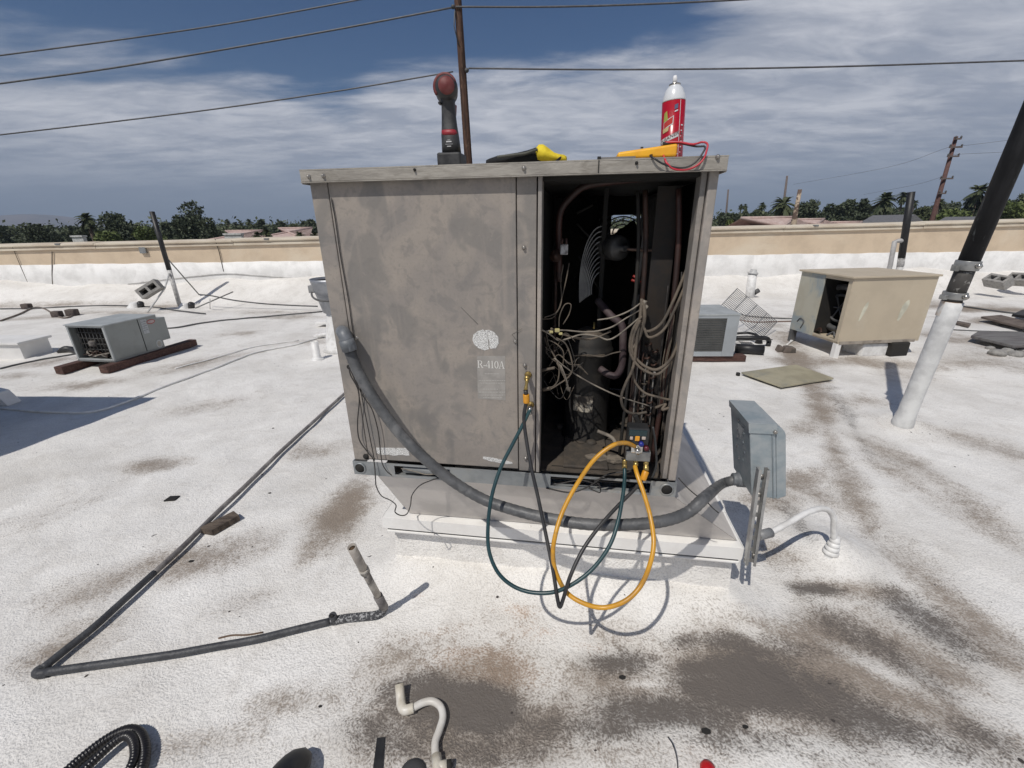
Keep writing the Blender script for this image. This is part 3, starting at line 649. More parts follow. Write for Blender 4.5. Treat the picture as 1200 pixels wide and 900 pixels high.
# fan motor, shaft and blades
mc = UP(728, 291, .30); max_ = (VX * .9 + UX * -.44).normalized()
mo = MB().lathe([(.010, -.03), (.010, 0), (.034, .002), (.042, .010), (.045, .022), (.045, .055), (.041, .06), (.045, .065), (.045, .11), (.03, .12), (.008, .125), (.008, .16)], mc, max_, 28).build('fan_motor', mat('motor can', (.085, .082, .078), .5, .2, c2=(.05, .05, .05), sc_=20), unit)
MB().tube([UP(735, 292, .285), UP(752, 293, .27)], .006, 8).build('motor_conduit', copper, mo)
fpos = mc + max_ * .155; side = max_.cross(Vector((0, 0, 1))).normalized()
bl = mat('fan blade', (.004, .004, .004), .95, c2=(.003,.003,.003), spec=.05)
for k in range(3):
    a = k * 2.094 + .1; pts = []
    dn = side * math.cos(a) + Vector((0, 0, 1)) * math.sin(a); tn = -side * math.sin(a) + Vector((0, 0, 1)) * math.cos(a)
    P = [fpos + dn * r_ + tn * w_ + max_ * (w_ * .35) for r_, w_ in ((.03, -.02), (.17, -.07), (.19, .0), (.17, .08), (.03, .02))]
    MB().prism(P, max_ * .002).build('fan_blade', bl, unit)
# discharge grille: half rings seen through the housing
gm = mat('grille rings', (.34, .34, .33), .5, c2=(.2, .2, .2), sc_=10)
for k in range(10):
    f_ = 1 - k * .078; iw('grille_ring', [(706 - 27 * f_ ** .6 * math.sin(t), 341 - 76 * f_ * math.cos(t), .36) for t in np.linspace(0, 1.75, 9)], .0026, gm, 6, 3)
for a, b_ in (((676,262,.37),(707,296,.37)), ((678,300,.37),(706,345,.37)), ((676,250,.38),(695,240,.38))): iw('grille_strut', [(*a,), (*b_,)], .004, black)
ubox('fan_shroud', UU(704, 300, .34), UU(709, 300, .34), .34, .36, ZR + .25, ZT - .05, black)
pale_m = mat('pale strip', (.20, .19, .175), .6, c2=(.12, .11, .10), sc_=20)  # paler grey for the thin upright strips
iw('shroud_edge', [(756,268,.33),(752,300,.33),(745,345,.33),(738,380,.33)], .008, pale_m)
iw('shroud_edge', [(749,345,.30),(742,375,.30)], .005, pale_m)
# compressor
cp = UP(691, 400, .34); cb = Vector((cp.x, cp.y, ZR))
cz = UP(691, 389, .30).z - ZR
cprs = MB().lathe([(.100, .0), (.100, .01), (.090, .03), (.090, cz - .09), (.094, cz - .085), (.094, cz - .072), (.089, cz - .068), (.087, cz - .05), (.075, cz - .018), (.045, cz - .004), (0, cz)], cb, seg=32).build('compressor', mat('compressor shell', (.014, .013, .012), .7, c2=(.035, .03, .025), sc_=18, lo=.5, hi=.7), unit)
MB().tube([cb + Vector((math.cos(a) * .079, math.sin(a) * .094, cz - .08)) for a in np.linspace(0, 6.283, 25)], .005, 7).build('shell_band', tan, cprs)
MB().lathe([(.066, -.012), (.05, .0), (.03, .012), (0, .014)], cb + Vector((0, 0, cz - .004)), seg=14).build('terminal_cover', tan, cprs)
MB().tube([cb + Vector((.01, -.02, cz - .01)), cb + Vector((.01, -.02, cz + .035))], [.007, .004], 8).build('brass_stub', mat('brass', (.55, .40, .14), .35, .8, c2=(.35, .25, .09)), cprs)
a0, a1 = math.radians(225), math.radians(275)
lb = MB(); 
for i in range(9):
    a = a0 + (a1 - a0) * i / 8; lb.v += [cb + Vector((math.cos(a) * .0915, math.sin(a) * .0915, .14)), cb + Vector((math.cos(a) * .0915, math.sin(a) * .0915, .21))]
lb.f = [(2 * i, 2 * i + 2, 2 * i + 3, 2 * i + 1) for i in range(8)]; lb.sm = [True] * 8
lb.build('paper_label', mat('scuffed label', (.42, .38, .31), .7, c2=(.07, .06, .05), sc_=26, lo=.42, hi=.5), cprs)
for k in range(3):
    a = .6 + k * 2.09; p = cb + Vector((math.cos(a) * .11, math.sin(a) * .11, 0)); MB().lathe([(.02, 0), (.02, .02), (.012, .025), (0, .025)], p, seg=10).build('mounting_foot', dusty, cprs)
# floor debris
rr = random.Random(2)
for k in range(7):
    p = UP(rr.uniform(665, 725), rr.uniform(504, 520), .12); p.z = ZR + .004; q = MB(); n_ = 7
    q.prism([p + Vector((math.cos(a) * rr.uniform(.015, .04), math.sin(a) * rr.uniform(.015, .03), 0)) for a in np.linspace(0, 5.5, n_)], (0, 0, rr.uniform(.004, .014))); q.build('debris_flake', mat('dusty flake', (.20, .17, .135), .9, c2=(.10, .085, .07), sc_=30), unit)
ubox('floor_hump', UU(660, 540, .1), UU(712, 540, .1), .05, .5, ZR, ZR + .012, dusty, .004)
iw('white_debris', [(700,505,.14),(716,512,.13),(722,520,.12)], .007, ltan)
# wiring: many separate leads
iw('wire', [(634,386,.04),(645,392,.06),(655,399,.08),(668,396,.09),(682,392,.09),(700,394,.09),(712,398,.09),(724,393,.09),(745,376,.09),(756,366,.10)], .0028, ltan)
iw('wire', [(640,388,.05),(660,387,.08),(690,389,.10),(715,384,.11),(735,372,.11),(752,362,.11)], .0026, ltan)
iw('wire', [(646,385,.05),(655,390,.08),(675,396,.10),(694,397,.11),(716,388,.12)], .0036, tan)
iw('wire', [(638,372,.06),(652,366,.10),(658,352,.13),(657,330,.15),(660,310,.16)], .0022, tan)
iw('wire', [(636,374,.07),(648,372,.11),(655,360,.14),(663,330,.15),(667,308,.16)], .0022, tan)
iw('wire', [(655,384,.10),(656,370,.11),(662,357,.12),(669,357,.12),(667,368,.12),(660,380,.11)], .0020, tan)
iw('wire', [(672,417,.14),(690,416,.14),(705,418,.13),(718,414,.12),(728,412,.12)], .0024, tan)
iw('wire', [(650,420,.06),(662,430,.08),(680,442,.09),(700,453,.09),(722,463,.09),(745,471,.10),(770,478,.10)], .0026, ltan)
iw('wire', [(642,398,.07),(652,403,.07),(660,412,.07),(660,425,.08),(657,435,.08)], .0022, tan)
iw('wire', [(652,396,.06),(662,402,.06),(668,415,.06),(671,432,.06),(666,442,.06),(655,450,.06),(645,456,.06),(636,458,.06)], .0026, tan)
iw('wire', [(640,390,.08),(643,405,.08),(650,418,.07),(655,430,.06),(654,445,.06),(648,453,.06),(640,454,.06)], .0024, tan)
iw('wire', [(638,395,.08),(641,405,.09),(640,412,.09),(646,420,.08),(652,424,.08)], .0022, tan)
for k in range(5): iw('wire', [(652 + k * 1.3,424 + k,.07),(657 + k * 1.5,434 + k * 2,.07 - .005 * k),(663 + k,446 + 3 * k,.07),(665 + k * .7,458 - k,.07)], .0022, tan if k % 2 else ltan)
for k in range(4): iw('wire', [(670 + k * 2.5,430 - k,.12),(678 + k * 2,428 + k * 2,.12),(686 + k,436 + k,.12)], .0023, tan)
iw('wire', [(634,434,.06),(640,433,.05),(650,431,.05)], .005, tan); iw('wire', [(636,456,.06),(644,455,.05)], .0045, tan)
iw('wire', [(668,458,.2),(668,478,.2),(672,496,.2)], .004, black)
rr = random.Random(12)
for k in range(11):
    x_, y_ = rr.uniform(637, 650), rr.uniform(386, 452); L_ = rr.uniform(14, 48); d0 = rr.uniform(.06, .14)
    iw('wire', [(x_, y_, d0), (x_ + L_ * .3, y_ + rr.uniform(-14, 14), d0 + .02), (x_ + L_ * .65, y_ + rr.uniform(-18, 22), d0 - .01), (x_ + L_, y_ + rr.uniform(-14, 30), d0)], rr.uniform(.0010, .0018), (tan, lw_, tan, lw_)[k % 4], 6, 6)
for k in range(9):
    x_ = rr.uniform(768, 792); iw('wire', [(x_ + 14, 330 + rr.uniform(-20, 20), .10), (x_ + 8, 390, .09), (x_ + rr.uniform(-4, 4), 440, .09), (x_ - 4 + rr.uniform(-8, 4), 510, .10)], .002, (lw_, tan)[k % 2], 6, 6)
for k in range(6):
    x_ = 738 + k * 5; iw('vertical_tube', [(x_ + 6, 395 + 9 * k, .12), (x_ + 3, 440, .12), (x_ - 2, 500, .12)], .0030, pale_m if k % 2 else copper, 6, 4)
B1 = [(806,312,.09),(798,332,.08),(788,355,.07),(778,375,.06),(768,385,.06),(757,388,.07),(752,378,.08)]
iw('harness', B1, .0050, tan); iw('harness', [(x + 3, y + 7, w - .01) for x, y, w in B1], .0045, tan)
iw('harness', [(805,345,.08),(800,372,.07),(795,400,.06),(785,422,.05),(770,433,.05),(757,430,.06),(747,422,.07),(741,412,.07),(742,395,.07),(750,375,.07)], .0052, tan)
iw('harness', [(798,398,.07),(788,420,.055),(772,438,.045),(755,434,.055),(744,424,.06),(738,410,.07),(741,388,.07),(752,370,.08)], .0045, tan)
iw('harness', [(752,350,.09),(750,372,.08),(746,400,.07),(742,430,.06),(733,450,.06),(728,466,.06),(732,480,.07),(744,485,.08),(758,483,.08)], .0050, tan)
iw('harness', [(741,430,.08),(744,447,.08),(755,460,.07),(770,465,.06),(782,468,.06),(790,468,.05)], .0042, tan)
iw('harness', [(754,352,.09),(755,375,.08),(748,398,.08),(741,408,.07)], .0065, tan)
iw('harness', [(700,375,.12),(718,372,.11),(738,364,.10),(755,352,.10)], .0026, ltan)
iw('harness', [(744,486,.05),(748,496,.05),(752,508,.05),(752,520,.05)], .009, black)
for px, py, s in ((653,387,.008),(646,389,.006),(657,391,.006)):
    p = UP(px, py, .05); MB().box(p.x - s, p.x + s, p.y - s * .7, p.y + s * .7, p.z - s * .7, p.z + s * .7).build('wire_connector', mat('pale yellow plug', (.50, .44, .20), .6), unit, bevel=.002)
wp = mat('white relay cover', (.42, .42, .42), .6, c2=(.14, .13, .13), sc_=60)
p = UP(661, 292, .16); MB().box(p.x - .013, p.x + .013, p.y - .006, p.y + .006, p.z - .018, p.z + .016).build('relay', wp, unit, bevel=.003)
for dx in (-.008, .006): MB().tube([p + Vector((dx, -.006, .016)), p + Vector((dx, -.006, .034))], .004, 7).build('spade_terminal', copper_d, unit)
MB().lathe([(.020, -.006), (.020, .006), (.008, .008), (.008, .012), (0, .012)], UP(651, 300, .17), -VX, 18).build('pressure_switch', copper, unit)
red = mat('red wire nut', (.30, .018, .012), .5)
for a, b_ in (((742,323,.16),(748,328,.16)), ((757,327,.16),(751,331,.16)), ((740,328,.16),(748,331,.16))): iw('wire_nut', [a, b_], .004, red)
iw('tie_knot', [(756,352,.09),(754,357,.09),(758,361,.09)], .008, ltan)
iw('wire_tie', [(768,478,.08),(780,473,.07),(776,480,.06),(784,478,.06)], .005, tan)
# ================= HOSES, GAUGE MANIFOLD, CONDUITS, DISCONNECT BOX =================
brass = mat('brass', (.55, .40, .14), .35, .8); blackp = mat('black rubber', (.020, .020, .022), .45, c2=(.035, .034, .033), sc_=12)
teal = mat('dark teal hose', (.010, .040, .048), .38, c2=(.018, .055, .062), sc_=10); yel = mat('yellow hose', (.60, .30, .022), .38, c2=(.46, .22, .02), sc_=8, c3=(.30, .17, .05), s3=12)
orange = mat('orange knurled cap', (.75, .33, .02), .4)
def hw(py, top=-.035, bot=-.34):         # how far in front of the unit the hose hangs at this height
    t = max(0, min(1, (py - 470) / 240)); return top + (bot - top) * t ** 1.15
def hosepts(pix, n=10): return cat_rom([UP(x, y, hw(y) if w is None else w) for x, y, w in pix], n)
N_ = None
yh = hosepts([(744,523,-.045),(733,519,-.065),(718,522,-.085),(697,538,-.11),(677,566,-.14),(660,598,-.19),(651,626,-.24),(648,650,-.27),(652,672,-.29),(664,694,-.31),(684,707,-.33),(708,712,-.335),(733,704,-.33),(751,686,-.30),(762,660,-.27),(766,635,-.23),(762,605,-.17),(754,577,-.12),(747,557,-.08),(744,546,-.05)])
o = MB().tube(yh, .0072, 12).build('charging_hose', yel); tag(o, 'yellow rubber hose looping from the gauge manifold down over the curb', 'hose', 'gauge hoses')
th = hosepts([(621,480,-.045),(613,497,-.06),(600,522,-.09),(586,550,-.13),(576,583,-.18),(572,615,-.22),(573,645,-.26),(583,670,-.29),(600,686,-.31),(622,694,-.32),(648,694,-.32),(672,684,-.31),(695,666,-.28),(714,640,-.24),(724,612,-.19),(730,580,-.12),(732,560,-.07),(732,549,-.045)])
o = MB().tube(th, .0062, 12).build('charging_hose', teal); tag(o, 'dark teal hose forming the widest loop left of the yellow hose', 'hose', 'gauge hoses')
bh = hosepts([(617,470,-.045),(614,488,-.055),(616,510,-.075),(622,545,-.12),(631,585,-.17),(640,628,-.23),(648,668,-.29),(653,700,-.335),(656,711,-.345),(660,702,-.335),(668,676,-.31),(682,646,-.26),(700,620,-.21),(722,595,-.15),(742,575,-.10),(752,563,-.065)])
o = MB().tube(bh, .0060, 12).build('charging_hose', blackp); tag(o, 'black hose hanging in a narrow V from the upper brass port', 'hose', 'gauge hoses')
def fitting(px, py, px2, py2, w, w2, m, prof, nm, parent):
    a = UP(px, py, w); b_ = UP(px2, py2, w2); d = b_ - a; L = d.length
    return MB().lathe([(r, h * L) for r, h in prof], a, d, 14).build(nm, m, parent)
for (px, py), (qx, qy), lab_ in (((619,439),(616,470),'upper brass service port with an orange collared hose end, on the centre post'), ((622,474),(620,483),'lower brass service port on the centre post of the big unit')):
    t_ = thing('service_port', lab_, 'valve', tuple(UP(px, py, .01)), 'service ports on the centre post')
    MB().lathe([(.012, 0), (.012, .006), (.0075, .008), (.0075, .030), (.009, .031), (.009, .042), (0, .043)], UP(px, py, .012), -VX, 12).build('valve_body', brass, t_)
    MB().lathe([(.013, 0), (.013, .003), (.009, .004)], UP(px, py, .0115), -VX, 6).build('flange_nut', MATS['copper'] if 'copper' in MATS else copper, t_)
    if py < 450:
        fitting(618, 443, 616, 457, -.03, -.045, brass, [(.006, 0), (.006, .3), (.0045, .5), (.006, .8), (.006, 1)], 'hose_stem', t_)
        fitting(616, 457, 616.5, 463, -.045, -.045, blackp, [(.0075, 0), (.0075, 1)], 'sleeve', t_)
        fitting(616.5, 462, 617, 472, -.045, -.045, orange, [(.010, 0), (.011, .1), (.011, .9), (.010, 1)], 'collar', t_)
    else:
        fitting(621.5, 476, 620, 486, -.03, -.045, mat('chrome nut', (.5, .5, .48), .25, .9), [(.006, 0), (.008, .2), (.008, .9), (.006, 1)], 'hose_nut', t_)
# manifold
mp_ = UP(742, 535, -.03)
mf = thing('gauge_manifold', 'chrome and black gauge manifold with brass hose fittings hanging in the open bay', 'gauge manifold', tuple(mp_), None)
chrome = mat('chrome', (.62, .60, .56), .22, .9, c2=(.35, .33, .30), sc_=30)
bk = mat('black plastic', (.018, .019, .020), .5, c2=(.03, .03, .03))
def ubx(x0, y0, x1, y1, w0, w1, nm, m, par, bev=.002):
    a = UP(x0, y1, w0); b_ = UP(x1, y0, w0); u0, u1, z0, z1 = ul(a)[0], ul(b_)[0], a.z, b_.z
    return MB().box(u0, u1, w0, w1, z0, z1, UC).build(nm, m, par, bevel=bev)
ubx(735, 503, 762, 522, -.05, -.0, 'gauge_housing', bk, mf, .006)
ubx(737, 505, 759, 511, -.054, -.0505, 'gauge_face', mat('dark display', (.01, .03, .035), .25), mf)
ubx(744, 511.5, 750, 517, -.055, -.051, 'orange_button', orange, mf); ubx(738, 512, 742, 515.5, -.0545, -.0505, 'pale_button', mat('pale button', (.5, .42, .36), .5), mf); ubx(752, 512, 757, 515.5, -.0545, -.0505, 'pale_button', MATS['pale button'], mf)
ubx(739, 521, 754, 531, -.045, -.01, 'manifold_block', chrome, mf, .003); ubx(733, 530, 763, 540, -.04, -.008, 'manifold_bar', mat('dull steel', (.30, .30, .29), .35, .7), mf, .003)
MB().lathe([(.010, 0), (.010, .012), (.006, .014), (0, .015)], UP(747, 528, -.045), -VX, 14).build('sight_glass', chrome, mf)
MB().lathe([(.008, 0), (.008, .014), (0, .015)], UP(751, 519, -.052), -VX, 12).build('blue_knob', mat('blue knob', (.01, .02, .22), .4), mf)
MB().lathe([(.008, 0), (.008, .014), (0, .015)], UP(757, 524, -.050), -VX, 12).build('dark_red_knob', mat('dark red knob', (.10, .01, .02), .4), mf)
for x, y0, y1 in ((732, 538, 549), (745, 538, 546), (757, 538, 552)):
    fitting(x, y0, x, y1, -.025, -.035 if x != 757 else -.05, brass, [(.006, 0), (.0085, .1), (.0085, .45), (.006, .5), (.009, .6), (.009, .95), (.007, 1)], 'hose_fitting', mf)
fitting(757, 552, 753, 563, -.05, -.065, orange, [(.010, 0), (.011, .1), (.011, .85), (.009, 1)], 'collar', mf)
MB().tube(cat_rom([UP(765, 500, -.01), UP(768, 520, -.015), UP(769, 545, -.02), UP(764, 560, -.03)], 6), .004, 8).build('hook', bk, mf)
# grey flexible conduit from the unit to the disconnect box
flexm = mat('grey flexible conduit', (.095, .097, .10), .5, c2=(.065, .067, .07), sc_=25, bump=.2, bs=60, c3=(.15, .15, .15), s3=10)
cf = thing('flexible_conduit', 'thick grey flexible conduit sagging across the front of the big unit', 'conduit', tuple(UP(600, 595, -.06)))
cpts = [(410,412,-.035),(419,434,-.045),(433,459,-.06),(452,487,-.07),(475,515,-.08),(502,541,-.085),(532,565,-.09),(566,585,-.10),(600,597,-.12),(640,607,-.14),(685,614,-.16),(730,615,-.155),(775,611,-.14),(805,601,-.10),(826,583,-.05),(843,571,.0),(862,565,.04)]
e = cat_rom([UP(401, 389, .03), UP(401.5, 389, -.01), UP(403, 391, -.035), UP(406, 398, -.045), UP(411, 411, -.045)], 8)
MB().tube(e, [.022] * (len(e) - 6) + [.0235] * 6, 16).build('elbow_fitting', mat('grey elbow', (.16, .17, .185), .5, c2=(.11, .12, .13), sc_=20), cf)
MB().tube([UP(405.5, 398, -.045), UP(410, 410, -.045)], .0262, 8).build('compression_nut', MATS['grey elbow'], cf)
for px, py, w in ((500,540,-.085),(466,505,-.078),(535,567,-.092)):
    q = UP(px, py, w); 
# thin control wires at the left edge of the unit
lw = mat('thin black wire', (.035, .032, .03), .6)
def loose(pix, lab_, r=.0022, m=lw, grp='thin wires at the left of the big unit'):
    o = MB().tube(cat_rom([UP(*p) for p in pix], 8), r, 6).build('loose_wire', m); tag(o, lab_, 'wire', grp)
loose([(409,430,.0),(411,440,-.006),(419,455,-.01),(421,470,-.008),(419,495,-.006),(421,515,-.006),(431,530,-.01),(438,540,-.012),(440,560,-.02),(441,570,-.03),(447,581,-.06),(457,586,-.07),(464,592,-.08),(463,600,-.075),(470,604,-.05),(477,602,.0),(481,592,.02),(483,580,.02),(492,569,.0),(505,563,-.004),(515,560,-.004)], 'black wire snaking from the knockout hole down over the curb flange')
loose([(410,432,.0),(417,448,-.010),(426,465,-.012),(436,480,-.012),(443,505,-.01),(446,530,-.01),(448,543,-.014),(453,552,-.016),(459,557,-.018)], 'black wire curving inward from the knockout hole to the base rail')
loose([(420,440,-.004),(425,470,-.006),(431,500,-.006),(437,530,-.006),(439,540,-.01)], 'black wire hanging nearly straight down the corner post', .0018)
loose([(388,232,.004),(393,258,.004),(399,300,.004),(408,350,.004),(413,385,.004),(420,425,.002),(430,460,.0)], 'dark wire running down the seam beside the front panel', .0016)
loose([(470,549,-.002),(484,552,-.004),(500,556,-.004),(514,554,-.004),(513,546,-.004),(517,552,-.006),(519,560,-.006)], 'thin wire curled round the pipe in the left fork pocket', .0018, ltan)
for lb3, a in zip(('black wire with a raised end across the right fork pocket, running up to the manifold', 'short black wire curled at the middle of the right fork pocket', 'thin black wire lying nearly straight across the right fork pocket'), ([(640,572,-.002),(668,577,-.004),(690,570,-.008),(712,556,-.014),(740,552,-.016)], [(690,572,-.004),(703,577,-.006),(702,568,-.008),(697,563,-.006),(712,560,-.006)], [(648,568,-.002),(680,563,-.006),(700,568,-.006)])):
    loose(a, lb3, .0028 if a[0][0] == 640 else .0022, lw, 'wires across the right fork pocket')
loose([(795,560,.02),(806,572,.0),(818,582,-.02),(828,588,-.03),(836,596,-.03),(842,601,-.02)], 'thin dark wire trailing from the right corner of the big unit', .002)
# disconnect box on its strut
bx = mat('galvanised box paint', (.36, .39, .40), .45, .25, c2=(.27, .32, .345), sc_=14, bump=.1, bs=30, c3=(.40, .44, .45), s3=6)
bxd = mat('knockout shade grey', (.25, .29, .31), .5, .2, c2=(.20, .23, .25), sc_=20)
sb = GZ(877, 658, .245)                # foot of the strut
su, sw, _ = ul(sb)
st_top = zat(UC(su + .01, sw, 0), 547)
dbx = thing('disconnect_box', 'blue grey metal disconnect box bolted to a slotted strut beside the big unit', 'electrical box', tuple(UC(su, sw + .1, .3)))
bf = sw + .03; 
bu0 = su + .0; zt_ = None
# find the box corner whose top shows at (878, 495)
u_ = ul(UP(878, 495, bf))[0]; ztop = UP(878, 495, bf).z; u1_ = ul(UP(909.5, 495, bf))[0]; zbt = UP(905, 584, bf).z
bd = ul(GZ(858, 469, ztop))[1] - bf
TK = .20
def UCT(u, w, z): return UC(u + TK * (ztop - z), w, z)
lo_, hi_ = bf - .05, bf + bd
for _ in range(40):                     # where the sight line meets the box's left side
    wq = (lo_ + hi_) / 2; q = UP(867, 562, wq)
    if ul(q)[0] < u_ + TK * (ztop - q.z): lo_ = wq
    else: hi_ = wq
HUBP = UP(867, 562, wq)
P = cat_rom([UP(*p) for p in cpts[:-2]] + [HUBP - UX * .07 - Vector((0, 0, .03)) , HUBP - UX * .03 - Vector((0, 0, .008)), HUBP], 10)
R = [.0192 + (.0007 if i % 2 else -.0005) for i in range(len(P))]
MB().tube(P, R, 14).build('conduit_tube', flexm, cf)
mbx = MB().box(u_, u1_, bf, bf + bd, zbt, ztop - .012, UCT).build('box_body', bx, dbx, bevel=.004)
cv = MB(); h = .028
cv.box(u_ - .004, u1_ + .004, bf - .005, bf + bd + .004, ztop - .004, ztop, UCT); cv.box(u_ - .004, u1_ + .004, bf - .005, bf - .002, ztop - h - .012, ztop - .004, UCT)
cv.box(u_ - .004, u_ - .0015, bf - .002, bf + bd + .004, ztop - h, ztop - .004, UCT); cv.box(u1_ + .0015, u1_ + .004, bf - .002, bf + bd + .004, ztop - h, ztop - .004, UCT)
cv.build('rain_hood', bx, dbx, bevel=.0015)
# swing cover on the right side, with the rounded shoulder
poly = []; ww0, ww1 = bf + .006, bf + bd * .98
for a in np.linspace(math.pi / 2, 0, 8): poly.append((u1_ + .006 + .030 * math.cos(a), ztop - .05 + .035 * math.sin(a)))
poly = [(u1_ + .002, ztop - .015)] + poly + [(u1_ + .036, zbt + .01), (u1_ + .002, zbt - .008)]
MB().prism([UCT(a, ww0, z) for a, z in poly], VX * (ww1 - ww0)).build('swing_cover', bx, dbx, bevel=.003)
MB().box(u1_ + .0365, u1_ + .038, ww0 + .03, ww0 + .05, zbt + .13, zbt + .14, UCT).build('latch_slot', black, dbx)
MB().lathe([(.007, 0), (.007, .004), (.003, .006), (0, .006)], UCT(u1_ - .004, bf - .005, ztop - .030), -VX, 10).build('hood_screw', screw, dbx)
MB().box(u1_ - .014, u1_ - .010, bf - .0035, bf - .0005, zbt, ztop - .045, UCT).build('side_flange_strip', bxd, dbx)
rr = random.Random(8)
for k, (fw, fz) in enumerate(((.25,.9),(.55,.86),(.3,.76),(.6,.72),(.35,.62),(.65,.6),(.3,.5),(.7,.45),(.4,.36),(.62,.3))):
    MB().lathe([(.006, 0), (.006, .001), (.004, .0016), (0, .0016)], UCT(u_, bf + bd * fw, zbt + (ztop - zbt) * fz), -UX, 12).build('knockout', chrome if k % 2 else bxd, dbx)
sticker = MB().prism([UCT(u_ - .0012, bf + bd * a, ztop - b_) for a, b_ in ((.25, .05), (.62, .06), (.55, .13))], UX * .001).build('warning_sticker', mat('scuffed white sticker', (.55, .57, .58), .6, c2=(.25, .27, .29), sc_=50), dbx)
MB().lathe([(.022, -.03), (.026, -.026), (.026, -.012), (.031, -.010), (.031, .03)], HUBP, UX, 10).build('conduit_hub', MATS['grey elbow'], dbx)
# strut: slotted channel
strut = mat('zinc strut', (.42, .42, .41), .35, .6, c2=(.28, .28, .28), sc_=14, bump=.1, bs=20)
lean = (UC(ul(UP(893, 547, sw))[0], sw, UP(893, 547, sw).z) - UC(su, sw, sb.z))
lz = lean.z; lu = lean.dot(UX)
def SU(du, dw, t): return UC(su + lu * t + du, sw + dw, sb.z + lz * t)
hwid = .019
def sbar(du0, du1, dw0, dw1, t0, t1, nm, m, bev=.0):
    a = [SU(du0, dw0, t0), SU(du1, dw0, t0), SU(du1, dw1, t0), SU(du0, dw1, t0)]; b_ = [SU(du0, dw0, t1), SU(du1, dw0, t1), SU(du1, dw1, t1), SU(du0, dw1, t1)]
    return MB().hexa(a, b_).build(nm, m, dbx, bevel=bev)
sbar(-hwid, -hwid + .0025, -.022, 0, 0, 1, 'strut_side', strut); sbar(hwid - .0025, hwid, -.022, 0, 0, 1, 'strut_side', strut)
sbar(-hwid, -hwid + .010, -.0245, -.0222, 0, 1, 'strut_lip', strut); sbar(hwid - .010, hwid, -.0245, -.0222, 0, 1, 'strut_lip', strut)
ns = 8
for k in range(ns):
    t0 = k / ns; sbar(-hwid + .0026, hwid - .0026, -.0025, 0, t0, t0 + .35 / ns, 'strut_web', strut)
    for s in (-1, 1): sbar(min(s * .0075, s * (hwid - .0026)), max(s * .0075, s * (hwid - .0026)), -.0026, -.0001, t0 + .351 / ns, t0 + .999 / ns, 'strut_web', strut)
for t in (.04, .09, .92, .74): MB().lathe([(.008, 0), (.008, .006), (0, .006)], SU(0 if t > .5 else (-.014 if t < .06 else .014), -.005, t), -VX, 6).build('strut_bolt', screw, dbx)
wl = mat('dark bracket', (.05, .05, .055), .5)

# white conduit: coupling near the strut, arch, corrugated foam boot into the roof
wpvc = mat('white coated pvc', (.74, .735, .72), .5, c2=(.60, .59, .57), sc_=14, bump=.3, bs=50)
wc = thing('white_conduit', 'white coated conduit arching from the strut down into a ribbed boot on the roof', 'conduit', tuple(ground_pt(974, 645)))
gp = ground_pt(974, 645); yv = gp.y
pc = cat_rom([GY(903, 624, yv - .12), GY(922, 614, yv - .09), GY(945, 601, yv - .04), GY(962, 596, yv - .01), GY(972, 599, yv), GY(977, 608, yv), GY(977, 618, yv), gp + Vector((.0, 0, .06))], 8)
MB().tube(pc, [.0125] * len(pc), 14).build('conduit_tube', wpvc, wc)
MB().tube([GY(888, 628, yv - .14), GY(903, 624, yv - .12)], .020, 14).build('coupling', mat('grey coupling', (.24, .245, .25), .5), wc)
prof = []
for k in range(4): z = .0 + k * .022; r = .033 - k * .004; prof += [(r * .8, z), (r, z + .006), (r, z + .014), (r * .8, z + .021)]
prof = [(.045, -.03), (.036, -.006)] + prof + [(.014, .095)]
MB().lathe(prof, gp + Vector((0, 0, -.01)), (.04, 0, 1), 20).build('ribbed_boot', wpvc, wc)

# ---------------- tools on top of the unit ----------------
def UT(px, py, w): return UP(px, py, w)
dw = .10; base = UP(529, 191.5, dw); base.z = ZT
s_px = (UP(540, 150, dw) - UP(530, 150, dw)).length / 10
drv = thing('impact_driver', 'black and dark red cordless impact driver standing on its battery on the unit', 'power tool', tuple(base))
dblk = mat('driver black', (.022, .022, .023), .55, c2=(.05, .05, .05), sc_=30); dred = mat('driver dusty red', (.13, .022, .022), .6, c2=(.18, .05, .045), sc_=25)
def DP(px, py, dd=0): q = UP(px, py, dw); return q + VX * dd
a, b_ = DP(516.5, 192), DP(543, 180); z0 = ZT; z1 = DP(530, 180).z
mb = MB(); mb.box(ul(DP(516, 190))[0], ul(DP(543, 190))[0], dw - .035, dw + .045, ZT + .001, z1, UC); mb.build('battery', dblk, drv, bevel=.006, seg=3)
def loft(name, secs, m, par, seg=16):    # secs: (px_left, px_right, py, depth half, depth offset)
    mb = MB(); k = 0
    for xl, xr, y, hd, od in secs:
        c_ = (DP(xl, y) + DP(xr, y)) / 2 + VX * od; hwx = (DP(xr, y) - DP(xl, y)).length / 2
        for i in range(seg):
            a_ = 2 * math.pi * i / seg; ca_, sa_ = math.cos(a_), math.sin(a_); e_ = .75
            mb.v.append(c_ + UX * hwx * math.copysign(abs(ca_) ** e_, ca_) + VX * hd * math.copysign(abs(sa_) ** e_, sa_))
    n_ = len(secs)
    mb.f = [(i * seg + j, i * seg + (j + 1) % seg, (i + 1) * seg + (j + 1) % seg, (i + 1) * seg + j) for i in range(n_ - 1) for j in range(seg)]; mb.sm = [True] * len(mb.f)
    mb.f += [tuple(reversed(range(seg))), tuple((n_ - 1) * seg + j for j in range(seg))]; mb.sm += [False, False]
    return mb.build(name, m, par)
loft('handle', [(519, 540, 180, .028, 0), (518.5, 538.5, 168, .026, 0), (517.5, 537, 158, .022, .003), (517.5, 535, 148, .020, .006), (517, 533, 135, .019, .01), (516.5, 531.5, 120, .020, .012), (515, 531, 113, .03, .012)], dblk, drv)
